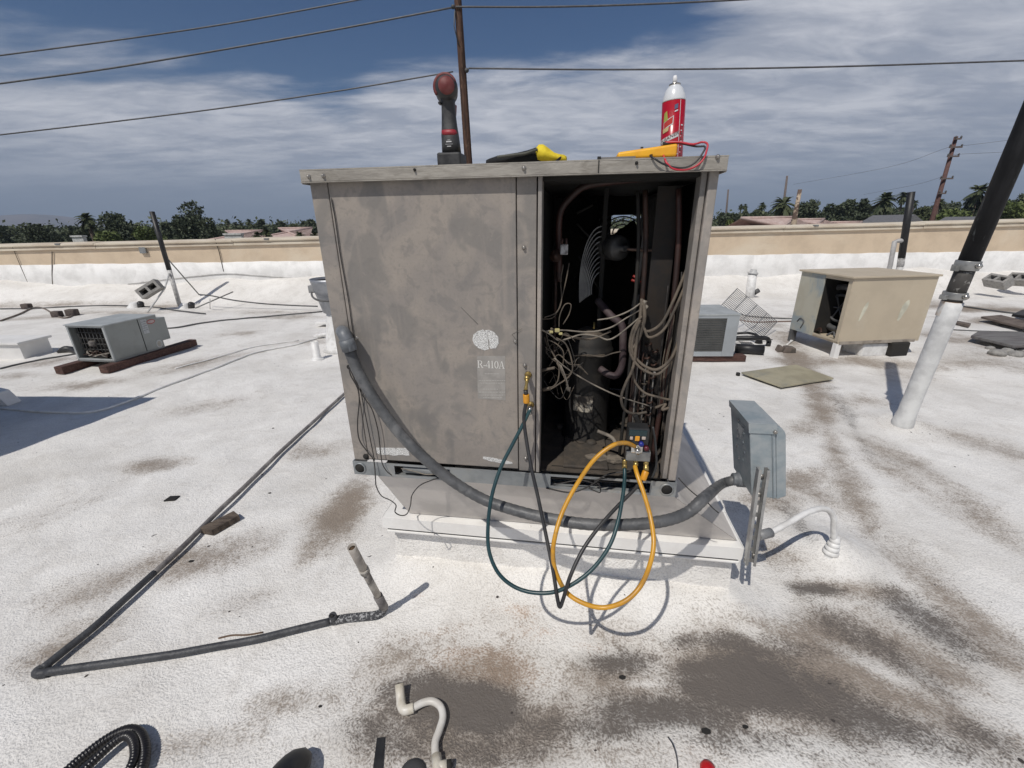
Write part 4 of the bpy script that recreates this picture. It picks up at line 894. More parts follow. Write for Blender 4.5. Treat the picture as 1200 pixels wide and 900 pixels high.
loft('red_band', [(518.2, 537.0, 159.5, .0235, .003), (517.6, 536.6, 156, .0232, .0035), (517.7, 535.6, 153, .0222, .004)], mat('red band', (.30, .02, .03), .5), drv)
hc = DP(523.3, 103.5); SG = hc - EYE; SG = Vector((SG.x, SG.y, 0)).normalized(); hr = 1.06 * (DP(535.5, 103.5) - DP(511.3, 103.5)).length / 2
MB().lathe([(hr * .55, -.034), (hr * .8, -.028), (hr * .98, -.012), (hr, 0), (hr, .05), (hr * .9, .07), (hr * .55, .09), (hr * .35, .12), (hr * .3, .135), (0, .135)], hc, SG, 28).build('motor_housing', dblk, drv)
MB().lathe([(0, -.040), (hr * .5, -.0385), (hr * .70, -.032), (hr * .74, -.026)], hc, SG, 28).build('rear_cap', dred, drv)
MB().tube([hc + (UX * math.cos(a) + Vector((0, 0, 1)) * math.sin(a)) * hr * .93 - VX * .016 for a in np.linspace(math.radians(20), math.radians(215), 22)], .0055, 8).build('red_rim', dred, drv)
MB().box(ul(DP(514.5, 121))[0], ul(DP(517, 121))[0], dw - .01, dw + .01, DP(516, 122.5).z, DP(516, 120).z, UC).build('direction_switch', bk, drv)
MB().prism([DP(518, 129, .04), DP(518, 116, .045), DP(527, 116, .06), DP(527, 129, .055)], VX * .02).build('trigger', dred, drv)
wht = mat('white print', (.6, .6, .6), .6)
for (xa, ya, xb, yb) in ((526, 167, 532, 168.6), (525, 170.3, 533.5, 171.0), (527, 172.6, 531.5, 173.6), (527.5, 165.6, 530.5, 166.2)):
    q0 = DP(xa, yb, -.0275); q1 = DP(xb, ya, -.0275); MB().box(ul(q0)[0], ul(q1)[0], dw - .0283, dw - .0275, q0.z, q1.z, UC).build('printed_mark', wht, drv)
# glove
gl = thing('work_glove', 'black and yellow work glove lying flat on top of the unit', 'glove', tuple(UC(UU(618, 188, .12), .12, ZT)))
def blob(name, prof, m, par, wdp, seg=12):   # prof: (px, top py, halfdepth)
    mb = MB(); 
    for px, py, hd in prof:
        c_ = UP(px, 189, wdp); zt2 = max(UP(px, py, wdp).z, ZT + .004)
        for i in range(seg):
            a_ = math.pi * 2 * i / seg; hh = (zt2 - ZT) / 2
            mb.v.append(UC(ul(c_)[0], wdp + hd * math.cos(a_) * (1 + .08 * math.sin(px + i)), ZT + .001 + hh + hh * math.sin(a_) * (1 - .05 * math.cos(i * 2 + px))))
    n_ = len(prof); mb.f = [(i * seg + j, i * seg + (j + 1) % seg, (i + 1) * seg + (j + 1) % seg, (i + 1) * seg + j) for i in range(n_ - 1) for j in range(seg)]; mb.sm = [True] * len(mb.f)
    mb.f += [tuple(reversed(range(seg))), tuple((n_ - 1) * seg + j for j in range(seg))]; mb.sm += [False, False]
    return mb.build(name, m, par)
cl = mat('black knit', (.014, .014, .015), .9, bump=.3, bs=150); yf = mat('bright yellow cloth', (.80, .62, .03), .8, c2=(.62, .46, .02), sc_=30, bump=.2, bs=80)
blob('palm', [(570, 188, .01), (575, 186, .03), (583, 183.5, .045), (595, 181.5, .055), (608, 179.5, .06), (620, 176.5, .06), (629, 173.5, .055), (636, 175, .05), (641, 180, .045)], cl, gl, .13)
blob('cuff', [(628, 175, .05), (632, 170.2, .064), (637, 170.3, .066), (643, 174.5, .064), (650, 180, .062), (656, 182, .06), (661, 182.5, .055), (664, 184, .05)], yf, gl, .13)
MB().tube([UC(UU(655, 189, .13), .13 + .066 * math.cos(a), ZT + .012 + .012 * math.sin(a)) + UX * (.014 * math.sin(a)) for a in np.linspace(0, 6.283, 25)], .0035, 7).build('cuff_binding', cl, gl)
MB().tube([UC(UU(x, 189, .07), .068, max(UP(x, y, .07).z, ZT + .003)) for x, y in ((583, 184), (600, 182), (616, 180), (630, 175))], .004, 7).build('finger_seam', mat('grey seam', (.12, .12, .10), .8), gl)
blob('yellow_finger_edge', [(578, 187, .01), (588, 185, .02), (600, 184, .02), (612, 184, .01)], yf, gl, .19)
# aerosol can
cw = .16; cz0 = UP(787, 184, cw); cz0.z = ZT; cr = (UP(801, 150, cw) - UP(774.5, 150, cw)).length / 2
can = thing('aerosol_can', 'red and white aerosol can with its cap off standing at the rear of the multimeter', 'spray can', tuple(cz0))
ax = (UP(790.5, 120, cw) - UP(787.5, 180, cw)).normalized() * 1.0; ax = Vector((ax.x, ax.y, ax.z)).normalized()
Hc = (UP(790.5, 118, cw) - cz0).length
canred = mat('can red', (.38, .008, .022), .3, c2=(.33, .008, .02)); canw = mat('can white', (.66, .68, .70), .3, c2=(.6, .62, .64))
MB().lathe([(cr * .92, 0), (cr, .004), (cr, Hc * .06), (cr, Hc * .98)], cz0, ax, 36).build('can_body', canred, can)
MB().lathe([(cr * .94, -.001), (cr * 1.03, .002), (cr * 1.03, .006), (cr * .99, .008)], cz0, ax, 36).build('bottom_rim', chrome, can)
MB().lathe([(cr * 1.01, Hc * .98), (cr * 1.0, Hc), (cr * .93, Hc * 1.07), (cr * .72, Hc * 1.17), (cr * .42, Hc * 1.23), (cr * .42, Hc * 1.235)], cz0, ax, 36).build('shoulder', canw, can)
MB().lathe([(cr * .48, Hc * 1.225), (cr * .50, Hc * 1.245), (cr * .38, Hc * 1.255), (0, Hc * 1.255)], cz0, ax, 24).build('valve_cup', chrome, can)
MB().lathe([(cr * .20, Hc * 1.25), (cr * .20, Hc * 1.33), (cr * .14, Hc * 1.37), (0, Hc * 1.37)], cz0, ax, 14).build('spray_nozzle', mat('nozzle white', (.75, .75, .75), .4), can)
N0 = -VX; N1 = ax.cross(N0).normalized(); 
if N1.dot(UX) < 0: N1 = -N1
def canp(s, h, off=.0006):               # s along the rim (radians from facing the camera, to the right), h height
    return cz0 + ax * h + (N0 * math.cos(s) + N1 * math.sin(s)) * (cr + off)
def patch_can(name, quad, m, off=.0006, ns=14, nh=6):
    (s0, h0), (s1, h1), (s2_, h2), (s3, h3) = quad; mb = MB()
    for i in range(ns + 1):
        for j in range(nh + 1):
            u = i / ns; v = j / nh; s_ = (s0 * (1 - u) + s1 * u) * (1 - v) + (s3 * (1 - u) + s2_ * u) * v; h_ = (h0 * (1 - u) + h1 * u) * (1 - v) + (h3 * (1 - u) + h2 * u) * v
            mb.v.append(canp(s_, h_, off))
    mb.f = [(i * (nh + 1) + j, (i + 1) * (nh + 1) + j, (i + 1) * (nh + 1) + j + 1, i * (nh + 1) + j + 1) for i in range(ns) for j in range(nh)]; mb.sm = [True] * len(mb.f)
    return mb.build(name, m, can)
H_ = Hc
patch_can('label_band', ((-1.5, .30 * H_), (.35, .42 * H_), (.35, .49 * H_), (-1.5, .385 * H_)), canw)
patch_can('label_stripe', ((-1.5, .21 * H_), (.35, .26 * H_), (.35, .275 * H_), (-1.5, .225 * H_)), canw)
patch_can('label_stripe', ((-1.5, .12 * H_), (.35, .14 * H_), (.35, .155 * H_), (-1.5, .135 * H_)), canw)
patch_can('label_edge', ((.38, 0.01 * H_), (.43, .01 * H_), (.43, .97 * H_), (.38, .97 * H_)), canw)
patch_can('emblem_banner', ((-1.0, .56 * H_), (-.22, .63 * H_), (-.18, .73 * H_), (-1.0, .65 * H_)), mat('emblem red', (.5, .05, .04), .4), .0009)
patch_can('emblem_banner_edge', ((-1.05, .545 * H_), (-.16, .615 * H_), (-.12, .745 * H_), (-1.05, .665 * H_)), canw)
patch_can('emblem_burst', ((-1.05, .66 * H_), (-.62, .69 * H_), (-.72, .83 * H_), (-1.0, .80 * H_)), mat('emblem yellow green', (.40, .45, .10), .4), .0011)
patch_can('emblem_base', ((-1.1, .49 * H_), (-.55, .52 * H_), (-.5, .58 * H_), (-1.1, .56 * H_)), mat('emblem cream', (.6, .5, .25), .4), .0011)
for a0 in (-.55, -.42, -.30): patch_can('emblem_ray', ((a0 - .02, .70 * H_), (a0, .70 * H_), (a0 + .12, .82 * H_), (a0 + .10, .82 * H_)), MATS['emblem cream'] if 0 else mat('ray pink', (.6, .2, .18), .4), .0008, 3, 3)
patch_can('badge', ((-.10, .83 * H_), (.20, .85 * H_), (.20, .92 * H_), (-.10, .90 * H_)), mat('badge blue grey', (.12, .13, .22), .4), .0008)
patch_can('badge', ((-.08, .79 * H_), (.20, .81 * H_), (.20, .83 * H_), (-.08, .81 * H_)), canw, .0008)
for k in range(13): patch_can('side_print', ((.56, (.08 + k * .042) * H_), (.80 - .08 * (k % 3), (.08 + k * .042) * H_), (.80 - .08 * (k % 3), (.10 + k * .042) * H_), (.56, (.10 + k * .042) * H_)), mat('side print', (.12, .10, .10), .5) if k % 2 else canw, .0007, 3, 1)
vs, fs = text_faces('CLEANER', .0135, .0002)
MB().add([canp(-.50 + v[0] / cr, .385 * H_ + v[1] + (v[0]) * .42, .0012) for v in vs], fs).build('label_lettering', mat('label dark text', (.16, .13, .13), .5), can)
# multimeter and its leads
mw = .06; mm = thing('multimeter', 'yellow orange multimeter lying on its back in front of the red spray can', 'multimeter', tuple(UC(UU(757, 184, mw), mw, ZT)))
ora = mat('meter yellow orange', (.90, .46, .02), .45, c2=(.80, .38, .02), sc_=20)
u0, u1 = UU(722, 184, mw), UU(789, 184, mw)
zt1 = UP(786, 170, .04).z; zt0 = UP(724, 180, .04).z
a = [UC(u0, .01, ZT + .003), UC(u1, .01, ZT + .003), UC(u1, .105, ZT + .003), UC(u0, .105, ZT + .003)]; b_ = [UC(u0, .012, max(zt0, ZT + .014)), UC(u1, .012, zt1), UC(u1, .103, zt1), UC(u0, .103, max(zt0, ZT + .014))]
MB().hexa(a, b_).build('meter_body', ora, mm, bevel=.006, seg=3)
MB().box(UU(703, 186, .01), UU(744, 186, .01), -.004, .04, ZT + .0005, ZT + .006, UC).build('meter_stand', mat('grey metal strap', (.22, .21, .20), .5), mm)
ubx(751, 172, 754, 173.5, .03, .04, 'meter_button', bk, mm, .0)
MB().box(UU(700, 186, 0), UU(704, 186, 0), -.008, .01, ZT + .001, ZT + .008, UC).build('stand_clip', bk, mm)
MB().tube([UP(777, 168.5, .03), UP(792, 167, .03)], .0045, 8).build('lead_plug', bk, mm)
redl = mat('red test lead', (.55, .03, .05), .4); 
o = MB().tube(cat_rom([UP(779,167,.03),UP(795,166.5,.02),(UP(812,169,.0)),UP(823,166.5,-.01),UP(829,169,-.015),UP(828,177,-.02),UP(824,187,-.024),UP(815,195,-.026),UP(803,199,-.026),UP(790,198,-.026),UP(782,192,-.024),UP(779,186,-.012),UP(777,181,.02)], 8), .0026, 8).build('test_lead', redl); tag(o, 'red test lead looping over the edge of the top cover', 'test lead', 'meter leads')
o = MB().tube(cat_rom([UP(780,166,.035),UP(797,168,.02),UP(815,171.5,.0),UP(826,172,-.012),UP(823,180,-.02),UP(815,190,-.026),UP(804,196,-.027),UP(790,196,-.026),UP(777,192,-.025),UP(767,186,-.022),UP(762,182.5,-.008),UP(764,181.5,.01)], 8), .0024, 8).build('test_lead', blackp); tag(o, 'black test lead sagging in front of the top cover lip', 'test lead', 'meter leads')
# ================= THINGS STANDING ON THE ROOF =================
def corners(pf, pl, pr, z0, ytop):     # front, left and right base corners in pixels -> plan points, top height
    A, B, C = GZ(*pf, z0), GZ(*pl, z0), GZ(*pr, z0); return A, B, C, zat(A, ytop)
def frame(A, B, C):                    # local mapping: a toward B, b toward C, both in metres
    ab = (B - A); ac = (C - A); la, lb = ab.length, ac.length; ua = ab.normalized(); ub_ = ac.normalized(); A0 = Vector((A.x, A.y, 0))
    return (lambda a, b, z: A0 + ua * a + ub_ * b + Vector((0, 0, z))), la, lb, ua, ub_
gb = mat('sage grey cabinet', (.255, .27, .26), .5, .1, c2=(.22, .23, .22), sc_=5, bump=.05, bs=30)
gt = mat('pale grey lid', (.40, .42, .42), .5, .1, c2=(.33, .35, .35), sc_=5)
wood = mat('dark red brown timber', (.085, .038, .028), .8, c2=(.045, .022, .018), sc_=12, bump=.4, bs=60, stretch=(1, 6, 6), c3=(.14, .08, .06), s3=6)
# --- left cabinet on two timber sleepers ---
A, B, C, zt = corners((135, 424.7), (92, 423), (200.5, 407.6), .085, 381.4)
fn, la, lb, ua, ub_ = frame(A, B, C); z0 = .085
# make it square on the ground
ub_ = (ub_ - ua * ub_.dot(ua)).normalized(); A0 = Vector((A.x, A.y, 0)); fn = lambda a, b, z: A0 + ua * a + ub_ * b + Vector((0, 0, z))
lc = thing('condenser_cabinet', 'low sage grey condenser with one open end, sitting on two dark timber sleepers', 'air conditioner', tuple(fn(la / 2, lb / 2, z0)))
t_ = .012; ft = lambda b: fn
MB().box(0, la, 0, lb, z0, z0 + .02, fn).build('base_pan', gb, lc)
MB().box(-.01, la + .01, -.012, lb * .995, zt - .012, zt, fn).build('top_panel', gt, lc, bevel=.003)
MB().box(0, .012, .015, lb * .62, z0 + .021, zt - .013, fn).build('side_panel', gb, lc, bevel=.002)
MB().box(-.004, .012, lb * .63, lb, z0 + .021, zt - .013, fn).build('side_panel', gb, lc, bevel=.002)
MB().box(-.002, .006, lb * .62, lb * .63, z0 + .021, zt - .013, fn).build('panel_gap', black, lc)
MB().box(la - .012, la, .015, lb, z0 + .021, zt - .013, fn).build('side_panel', gb, lc)
MB().box(.013, la - .013, lb - .012, lb, z0 + .021, zt - .013, fn).build('rear_panel', gb, lc)
for a_, b2 in ((0, .022), (la - .022, la)): MB().box(a_, b2, 0, .0145, z0 + .0, zt - .0125, fn).build('end_frame', gt, lc)
MB().box(.023, la - .023, 0, .0145, z0, z0 + .035, fn).build('end_frame', gt, lc); MB().box(.023, la - .023, 0, .0145, zt - .03, zt - .0125, fn).build('end_frame', gt, lc)
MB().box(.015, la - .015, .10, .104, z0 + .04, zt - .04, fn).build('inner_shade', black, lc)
for k in range(9):
    a_ = .05 + k * (la - .1) / 8; MB().tube([fn(a_, .06, z0 + .04), fn(a_, .06, zt - .04)], .004, 6).build('guard_wire', mat('guard wire grey', (.09, .09, .09), .5), lc)
for k in range(6):
    z = z0 + .06 + k * (zt - z0 - .1) / 5; MB().tube([fn(.03, .065, z), fn(la - .03, .065, z)], .004, 6).build('guard_wire', MATS['guard wire grey'], lc)
MB().lathe([(.035, 0), (.04, .01), (.04, .05), (.03, .06), (0, .062)], fn(la * .58, .06, z0 + .17), (0, 0, 1), 16).build('fan_motor', mat('pale motor', (.16, .15, .135), .5, c2=(.07, .06, .06), sc_=30), lc)
rr = random.Random(4)
for k in range(7):
    p = [fn(rr.uniform(.05, la - .06), rr.uniform(.02, .08), z0 + .03 + rr.uniform(0, .09)) for _ in range(4)]; MB().tube(cat_rom(p, 5), .006, 6).build('coiled_wire', mat('pale loose wire', (.30, .27, .23), .7) if k % 2 else copper, lc)
MB().box(.02, la * .5, lb + .001, lb + .13, zt - .34, zt - .06, fn).build('switch_box', gb, lc, bevel=.004)
MB().box(-.0062, -.0045, lb * .67, lb * .78, zt - .20, zt - .03, fn).build('paper_sticker', mat('pale sticker', (.40, .42, .43), .6, c2=(.33, .34, .35), sc_=40), lc)
for j, zz_ in enumerate((.055, .08, .105, .13, .155)): MB().box(-.0068, -.0063, lb * .68, lb * (.77 - .02 * (j % 2)), zt - zz_ - .006, zt - zz_, fn).build('printed_line', mat('grey print', (.22, .23, .24), .6), lc)
def ell(ca, cb_, cz, ra, rz, m, nm, th=.002):
    MB().prism([fn(ca, cb_ + ra * math.cos(t), cz + rz * math.sin(t)) for t in np.linspace(0, 6.05, 18)], ua * th).build(nm, m, lc)
ell(-.0062, lb * .865, zt - .075, .055, .028, mat('dull red badge', (.34, .07, .06), .5), 'maker_badge'); ell(-.0065, lb * .865, zt - .075, .045, .018, mat('badge pale', (.45, .35, .34), .5), 'badge_centre', .0003)
ell(-.0062, lb * .90, zt - .36, .04, .05, gt, 'round_badge'); ell(-.0065, lb * .90, zt - .36, .028, .036, mat('round mid', (.36, .34, .30), .5), 'badge_centre', .0003)
for k, py in enumerate((0, 1)):
    a_ = -.05 if k == 0 else la - .06
    s = MB().box(a_, a_ + .11, -.22 if k else -.14, lb + (.1 if k else .42), .0, z0 - .001, fn).build('timber_sleeper', wood, None, bevel=.006)
    tag(s, ('longer dark timber sleeper under the nearer side of the low sage grey condenser', 'dark timber sleeper under the farther side of the low sage grey condenser')[k], 'timber', 'timber sleepers')
# --- white hatch box at the far left ---
A, B, C, zt = corners((29, 421), (-60, 421), (73, 412), .0, 403)
ua = (B - A).normalized(); ub2 = (C - A); ub2 = (ub2 - ua * ub2.dot(ua)).normalized(); lb = (C - A).dot(ub2); A0 = Vector((A.x, A.y, 0)); fn = lambda a, b, z: A0 + ua * a + ub2 * b + Vector((0, 0, z))
hb = thing('roof_hatch', 'low white box hatch with a flat overhanging lid near the left edge', 'roof hatch', tuple(fn(.4, .4, 0)))
MB().box(0, 1.0, 0, lb, -.03, zt - .01, fn).build('hatch_base', mat('white hatch paint', (.74, .73, .71), .6, c2=(.66, .65, .63), sc_=4, bump=.3, bs=30), hb, bevel=.004)
MB().box(-.03, 1.03, -.03, lb + .03, zt - .009, zt + .02, fn).build('hatch_lid', MATS['white hatch paint'], hb, bevel=.004)
o = MB().tube(cat_rom([ground_pt(68, 413, .01), ground_pt(76, 409.5, .04), ground_pt(84, 410, .03), ground_pt(90, 414, .01)], 6), [.02 + .025 * math.sin(k / 18 * math.pi) for k in range(19)], 8).build('black_rag', blackp); tag(o, 'crumpled black rag lying between the white hatch and the low condenser', 'rag')
# --- off-frame cabinet at the left whose shadow crosses the roof ---
off = thing('tall_cabinet', 'tall pale roof cabinet just outside the left edge, casting the big triangular shadow', 'air conditioner', (-4.9, 2.3, 0))
tip = GZ(185, 466); k_ = 1.5 / math.tan(SUN_EL); cx0 = tip.x - k_ * math.sin(SUN_AZ); cy0 = tip.y - k_ * math.cos(SUN_AZ)
d1 = (GZ(0, 537) - tip).normalized(); d2 = (GZ(0, 463) - tip).normalized(); c0 = Vector((cx0, cy0, 0)); fn = lambda a, b, z: c0 + d2 * a + d1 * b + Vector((0, 0, z))
MB().box(.03, 1.6, .03, 1.3, .12, 1.46, fn).build('cabinet_body', gb, off, bevel=.005)
MB().box(0, 1.63, 0, 1.33, 1.461, 1.5, fn).build('cabinet_top', gt, off, bevel=.005)
MB().box(.1, 1.5, .1, 1.2, 0, .119, fn).build('cabinet_base', white, off)
# small wedge at the left edge
p = ground_pt(3, 476); w_ = MB().prism([p + Vector((-.5, 0, 0)), p + Vector((.05, 0, 0)), p + Vector((-.02, 0, .12)), p + Vector((-.09, 0, .14)), p + Vector((-.5, 0, .14))], (0, .12, 0)).build('white_block', white, None, bevel=.005); tag(w_, 'white painted wedge end at the left edge beside the big shadow', 'block')

# --- leaning black topped pole with two stays ---
def pole_at(px, py, dx=0.0): return ground_pt(px, py)
bp_ = ground_pt(211, 359); top = GY(178, 248, bp_.y + .1)
pl = thing('vent_pole', 'slender pole black above and white at its foot, braced by two thin stays', 'pole', tuple(bp_))
mid = bp_.lerp(top, .40)
MB().tube([bp_ - Vector((0, 0, .03)), mid], .040, 14).build('lower_pole', mat('scuffed white tube', (.55, .54, .52), .5, c2=(.3, .29, .28), sc_=14), pl)
MB().tube([mid, top], .043, 14).build('upper_pole', mat('black painted tube', (.012, .012, .013), .5, c2=(.03, .03, .03), sc_=8), pl)
st = mat('grey stay', (.22, .22, .21), .5)
MB().tube([bp_.lerp(top, .55), GY(233, 345, bp_.y + .5)], .012, 7).build('stay', st, pl)
MB().tube([bp_.lerp(top, .38), GY(193, 338, bp_.y - .3), ground_pt(173, 366, .015)], .016, 7).build('stay', mat('white stay', (.6, .59, .57), .5), pl)
conc = mat('grey concrete block', (.30, .29, .27), .9, c2=(.22, .21, .20), sc_=20, bump=.5, bs=60)
def cinder(px0, px1, py0, py1, yd, lab_, rot=-25, h=.2, tilt=0):
    yd = ground_pt((px0 + px1) / 2, py1 + 2).y; c_ = GY((px0 + px1) / 2, (py0 + py1) / 2, yd); t_ = thing('concrete_block', lab_, 'concrete block', tuple(c_), 'concrete blocks on the roof')
    R_ = Matrix.Rotation(math.radians(tilt), 3, 'Y') @ Matrix.Rotation(math.radians(rot), 3, 'Z'); L, Hh_, Dd = .39, .19, .19
    f_ = lambda x, y, z: c_ + R_ @ Vector((x, y, z))
    mb = MB()
    t2 = .046
    for x0, x1 in ((-L / 2, -L / 2 + t2), (-t2 / 2, t2 / 2), (L / 2 - t2, L / 2)): MB().box(x0, x1, -Dd / 2, Dd / 2, -Hh_ / 2 + t2, Hh_ / 2 - t2, f_).build('web', conc, t_)
    
    MB().box(-L / 2, L / 2, -Dd / 2, Dd / 2, -Hh_ / 2, -Hh_ / 2 + t2 - .0005, f_).build('face_shell', conc, t_); MB().box(-L / 2, L / 2, -Dd / 2, Dd / 2, Hh_ / 2 - t2 + .0005, Hh_ / 2, f_).build('face_shell', conc, t_)
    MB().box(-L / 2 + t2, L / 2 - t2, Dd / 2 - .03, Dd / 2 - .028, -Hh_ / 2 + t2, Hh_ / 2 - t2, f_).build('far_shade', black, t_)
    return t_
cinder(163, 189, 328, 350, 9.15, 'grey concrete block on the white cant beside the braced slender pole', 20, tilt=-32)
cinder(1153, 1186, 314, 346, 6.1, 'nearer grey concrete block with two cores at the right edge', -85, tilt=52)
cinder(1180, 1212, 312, 343, 6.3, 'second grey concrete block, cut by the right edge of the picture', -95, tilt=40)
# white roof jacks near the pole
for px, py, lab_ in ((158, 360, 'white flashing collar with a dark opening left of the slender pole'), (217, 361, 'white flashing collar with a dark opening right of the slender pole')):
    p = ground_pt(px, py); t_ = thing('flashing_collar', lab_, 'flashing', tuple(p), 'flashing collars')
    MB().lathe([(.16, -.02), (.11, .03), (.06, .09), (.045, .10)], p, (.1, -.2, 1), 16).build('collar', wpvc, t_)
    MB().lathe([(.055, 0), (.06, .10), (.045, .12), (0, .12)], p + Vector((.14, -.02, 0)), (.4, -.2, 1), 12).build('dark_stub', blackp, t_)
# cables over the roof
cab = mat('grey cable', (.10, .10, .10), .6, c2=(.06, .06, .06)); cabw = mat('white coated cable', (.80, .79, .77), .6, c2=(.68, .67, .65), sc_=10)
def cable(pix, r, m, lab_, cat_='cable', name='cable', grp='cables lying on the roof', lift=0.0):
    o = MB().tube(gline(pix, r, 8, lift), r, 8).build(name, m); tag(o, lab_, cat_, grp); return o
cable([(0,478),(30,481),(70,483),(110,482),(150,470),(200,450),(250,432),(300,413),(345,404),(366,398),(385,392)], .011, cabw, 'white coated cable curving from the left shadow towards the back of the big unit', 'cable')
cable([(205,432),(250,420),(300,406),(350,399)], .008, cabw, 'second thin white cable beside the long curved one', 'cable')
cable([(0,362),(50,361),(120,356),(170,353),(200,352),(235,346)], .013, cab, 'dark cable running left from the foot of the stay along the wall base')
o = MB().tube(cat_rom([GY(233,345,8.6),GY(250,347,8.5),GY(275,352,8.4),GY(310,356,8.3),GY(345,358,8.2),GY(372,359,8.1)], 8), .013, 8).build('cable', cab); tag(o, 'dark cable drooping right from the stay to behind the big unit', 'cable', 'cables lying on the roof')
cable([(172,385),(205,384),(240,378),(300,372),(378,365)], .012, cab, 'dark conduit running from the low sage grey condenser to the right', 'conduit')
cable([(0,376),(20,369),(45,360),(65,352),(80,349)], .014, mat('brown conduit', (.16, .13, .11), .7), 'brown cable climbing to the small dark cap near the left wall', 'cable')
o = MB().tube([GY(229, 361, 8.0), GY(273, 342, 8.8)], .012, 8).build('metal_rod', st); tag(o, 'thin grey rod leaning across the drooping cable', 'rod')
o = MB().tube([ground_pt(246, 362), GY(246, 350, 8.2)], .012, 8).build('metal_rod', cabw); tag(o, 'short pale upright rod under the drooping cable', 'rod')
for px, py, s, lab_ in ((58, 344, .09, 'small dark block against the foot of the left wall'), (79, 350, .10, 'dark rounded cap at the end of the brown cable'), (33, 362, .09, 'small dark block under the middle of the brown cable')):
    p = ground_pt(px, py); o = MB().box(p.x - s, p.x + s * .8, p.y - s * .6, p.y + s * .6, p.z - .01, p.z + s * 1.2).build('cable_support', mat('dark brown block', (.10, .08, .07), .9, c2=(.05, .04, .04), sc_=10), None, bevel=.02, seg=3); tag(o, lab_, 'block', 'small dark blocks by the cables')
cable([(0,432),(30,425),(75,417),(120,410)], .010, cab, 'thin dark line passing below the white hatch')
# short vent and bucket near the big unit's left side
p = ground_pt(372, 421); zt = zat(p, 400); o = MB().lathe([(.13, -.03), (.06, .015), (.043, .03), (.043, zt - p.z), (.034, zt - p.z), (.034, zt - p.z - .05), (0, zt - p.z - .05)], p, seg=18).build('vent_pipe', wpvc); tag(o, 'short white vent pipe just left of the big unit', 'vent pipe')
p = ground_pt(392, 384); zc = 8
bk_y = 5.4; zb = GY(388, 366, bk_y).z; zt_b = GY(385, 326, bk_y).z; bc = GY(392, 350, bk_y); r1 = (GY(392, 326, bk_y) - GY(368, 326, bk_y)).length
bu = thing('metal_bucket', 'dull metal bucket with a dark inside half hidden behind the big unit', 'bucket', (bc.x, bc.y, zb))
bm_ = mat('dull zinc', (.33, .34, .36), .4, .5, c2=(.24, .25, .27), sc_=8)
MB().lathe([(r1 * .55, 0), (r1 * .62, .01), (r1 * .97, zt_b - zb - .04), (r1, zt_b - zb), (r1 * .95, zt_b - zb), (r1 * .9, zt_b - zb - .06), (r1 * .5, .05), (0, .05)], (bc.x, bc.y, zb), seg=28).build('bucket_body', bm_, bu)
MB().lathe([(r1 * .94, 0), (r1 * .93, .004), (0, .004)], (bc.x, bc.y, zt_b - .03), seg=28).build('dark_inside', black, bu)  # black disc filling the bucket just below its rim
MB().tube([Vector((bc.x + (r1 * 1.0) * math.cos(a), bc.y + (r1 * 1.0) * math.sin(a), zt_b - .14 - .10 * math.sin(-a))) for a in np.linspace(math.pi, 1.75 * math.pi, 14)], .012, 8).build('handle', cab, bu)
MB().box(bc.x - r1 * 1.12, bc.x - r1 * .85, bc.y - .06, bc.y + .02, zt_b - .17, zt_b - .08).build('clamp', mat('grey clamp', (.3, .3, .3), .5), bu, bevel=.005)
cr_ = MB().lathe([(.25, -.03 - zb if 0 else -zb - .02), (.2, -zb + .03), (r1 * .5, -.02), (r1 * .5, -.001)], (bc.x, bc.y, zb), seg=20).build('pedestal', wpvc, bu)
p = ground_pt(384, 382); o = MB().box(p.x - .15, p.x + .3, p.y - .1, p.y + .15, .05, .09).build('white_board', white, None, bevel=.006); tag(o, 'small white board raised on the roof behind the short vent pipe', 'board')
p = ground_pt(381, 397); o = MB().tube([p + Vector((-.15, 0, .03)), p + Vector((0, .05, .05)), p + Vector((.2, .15, .08))], .03, 10).build('pipe_fitting', wpvc); tag(o, 'white pipe fitting on the roof where the white cable ends', 'pipe fitting')

# --- right: grey louvred cabinet ---
A, B, C, zt = corners((859, 417.5), (790, 417.5), (880, 400), .07, 366.7)
ua = (B - A).normalized(); ub2 = Vector((-ua.y, ua.x, 0)); ub2 = ub2 if ub2.y > 0 else -ub2; A0 = Vector((A.x, A.y, 0)); fn = lambda a, b, z: A0 + ua * a + ub2 * b + Vector((0, 0, z))
zt = zat(A, 368); lbk = max((GZ(845, 357, zt) - A0).dot(ub2), .5)
rc = thing('louvred_cabinet', 'small pale grey cabinet with dark louvred front, just right of the big unit', 'air conditioner', tuple(fn(.4, .3, .07)))
gl_ = mat('pale grey cabinet', (.36, .385, .40), .5, .1, c2=(.31, .33, .345), sc_=4)
MB().box(0, 1.05, .012, lbk, .07, zt - .02, fn).build('cabinet_body', gl_, rc, bevel=.003)
MB().box(-.012, 1.06, -.004, lbk + .01, zt - .019, zt, fn).build('top_panel', gt, rc, bevel=.003)
zl0, zl1 = zat(A, 412), zat(A, 373)
for x0, x1, z0_, z1_ in ((0, .13, .07, zt - .021), (.131, 1.05, .07, zl0), (.131, 1.05, zl1, zt - .021)): MB().box(x0, x1, 0, .0115, z0_, z1_, fn).build('front_frame', gl_, rc)
for k in range(14):
    z = zl0 + (zl1 - zl0) * (k + .5) / 14; hh = (zl1 - zl0) / 14 * .40; MB().box(.132, 1.04, .002, .010, z - hh, z + hh, fn).build('louvre', mat('dark louvre', (.075, .075, .070), .6), rc)
for k, b0 in enumerate((.02, lbk - .12)):
    s = MB().box(-.16, 1.0, b0, b0 + .1, 0, .069, fn).build('timber_sleeper', wood, None, bevel=.005); tag(s, ('dark timber sleeper under the front of the louvred cabinet', 'dark timber sleeper under the back of the louvred cabinet')[k], 'timber', 'timber sleepers')
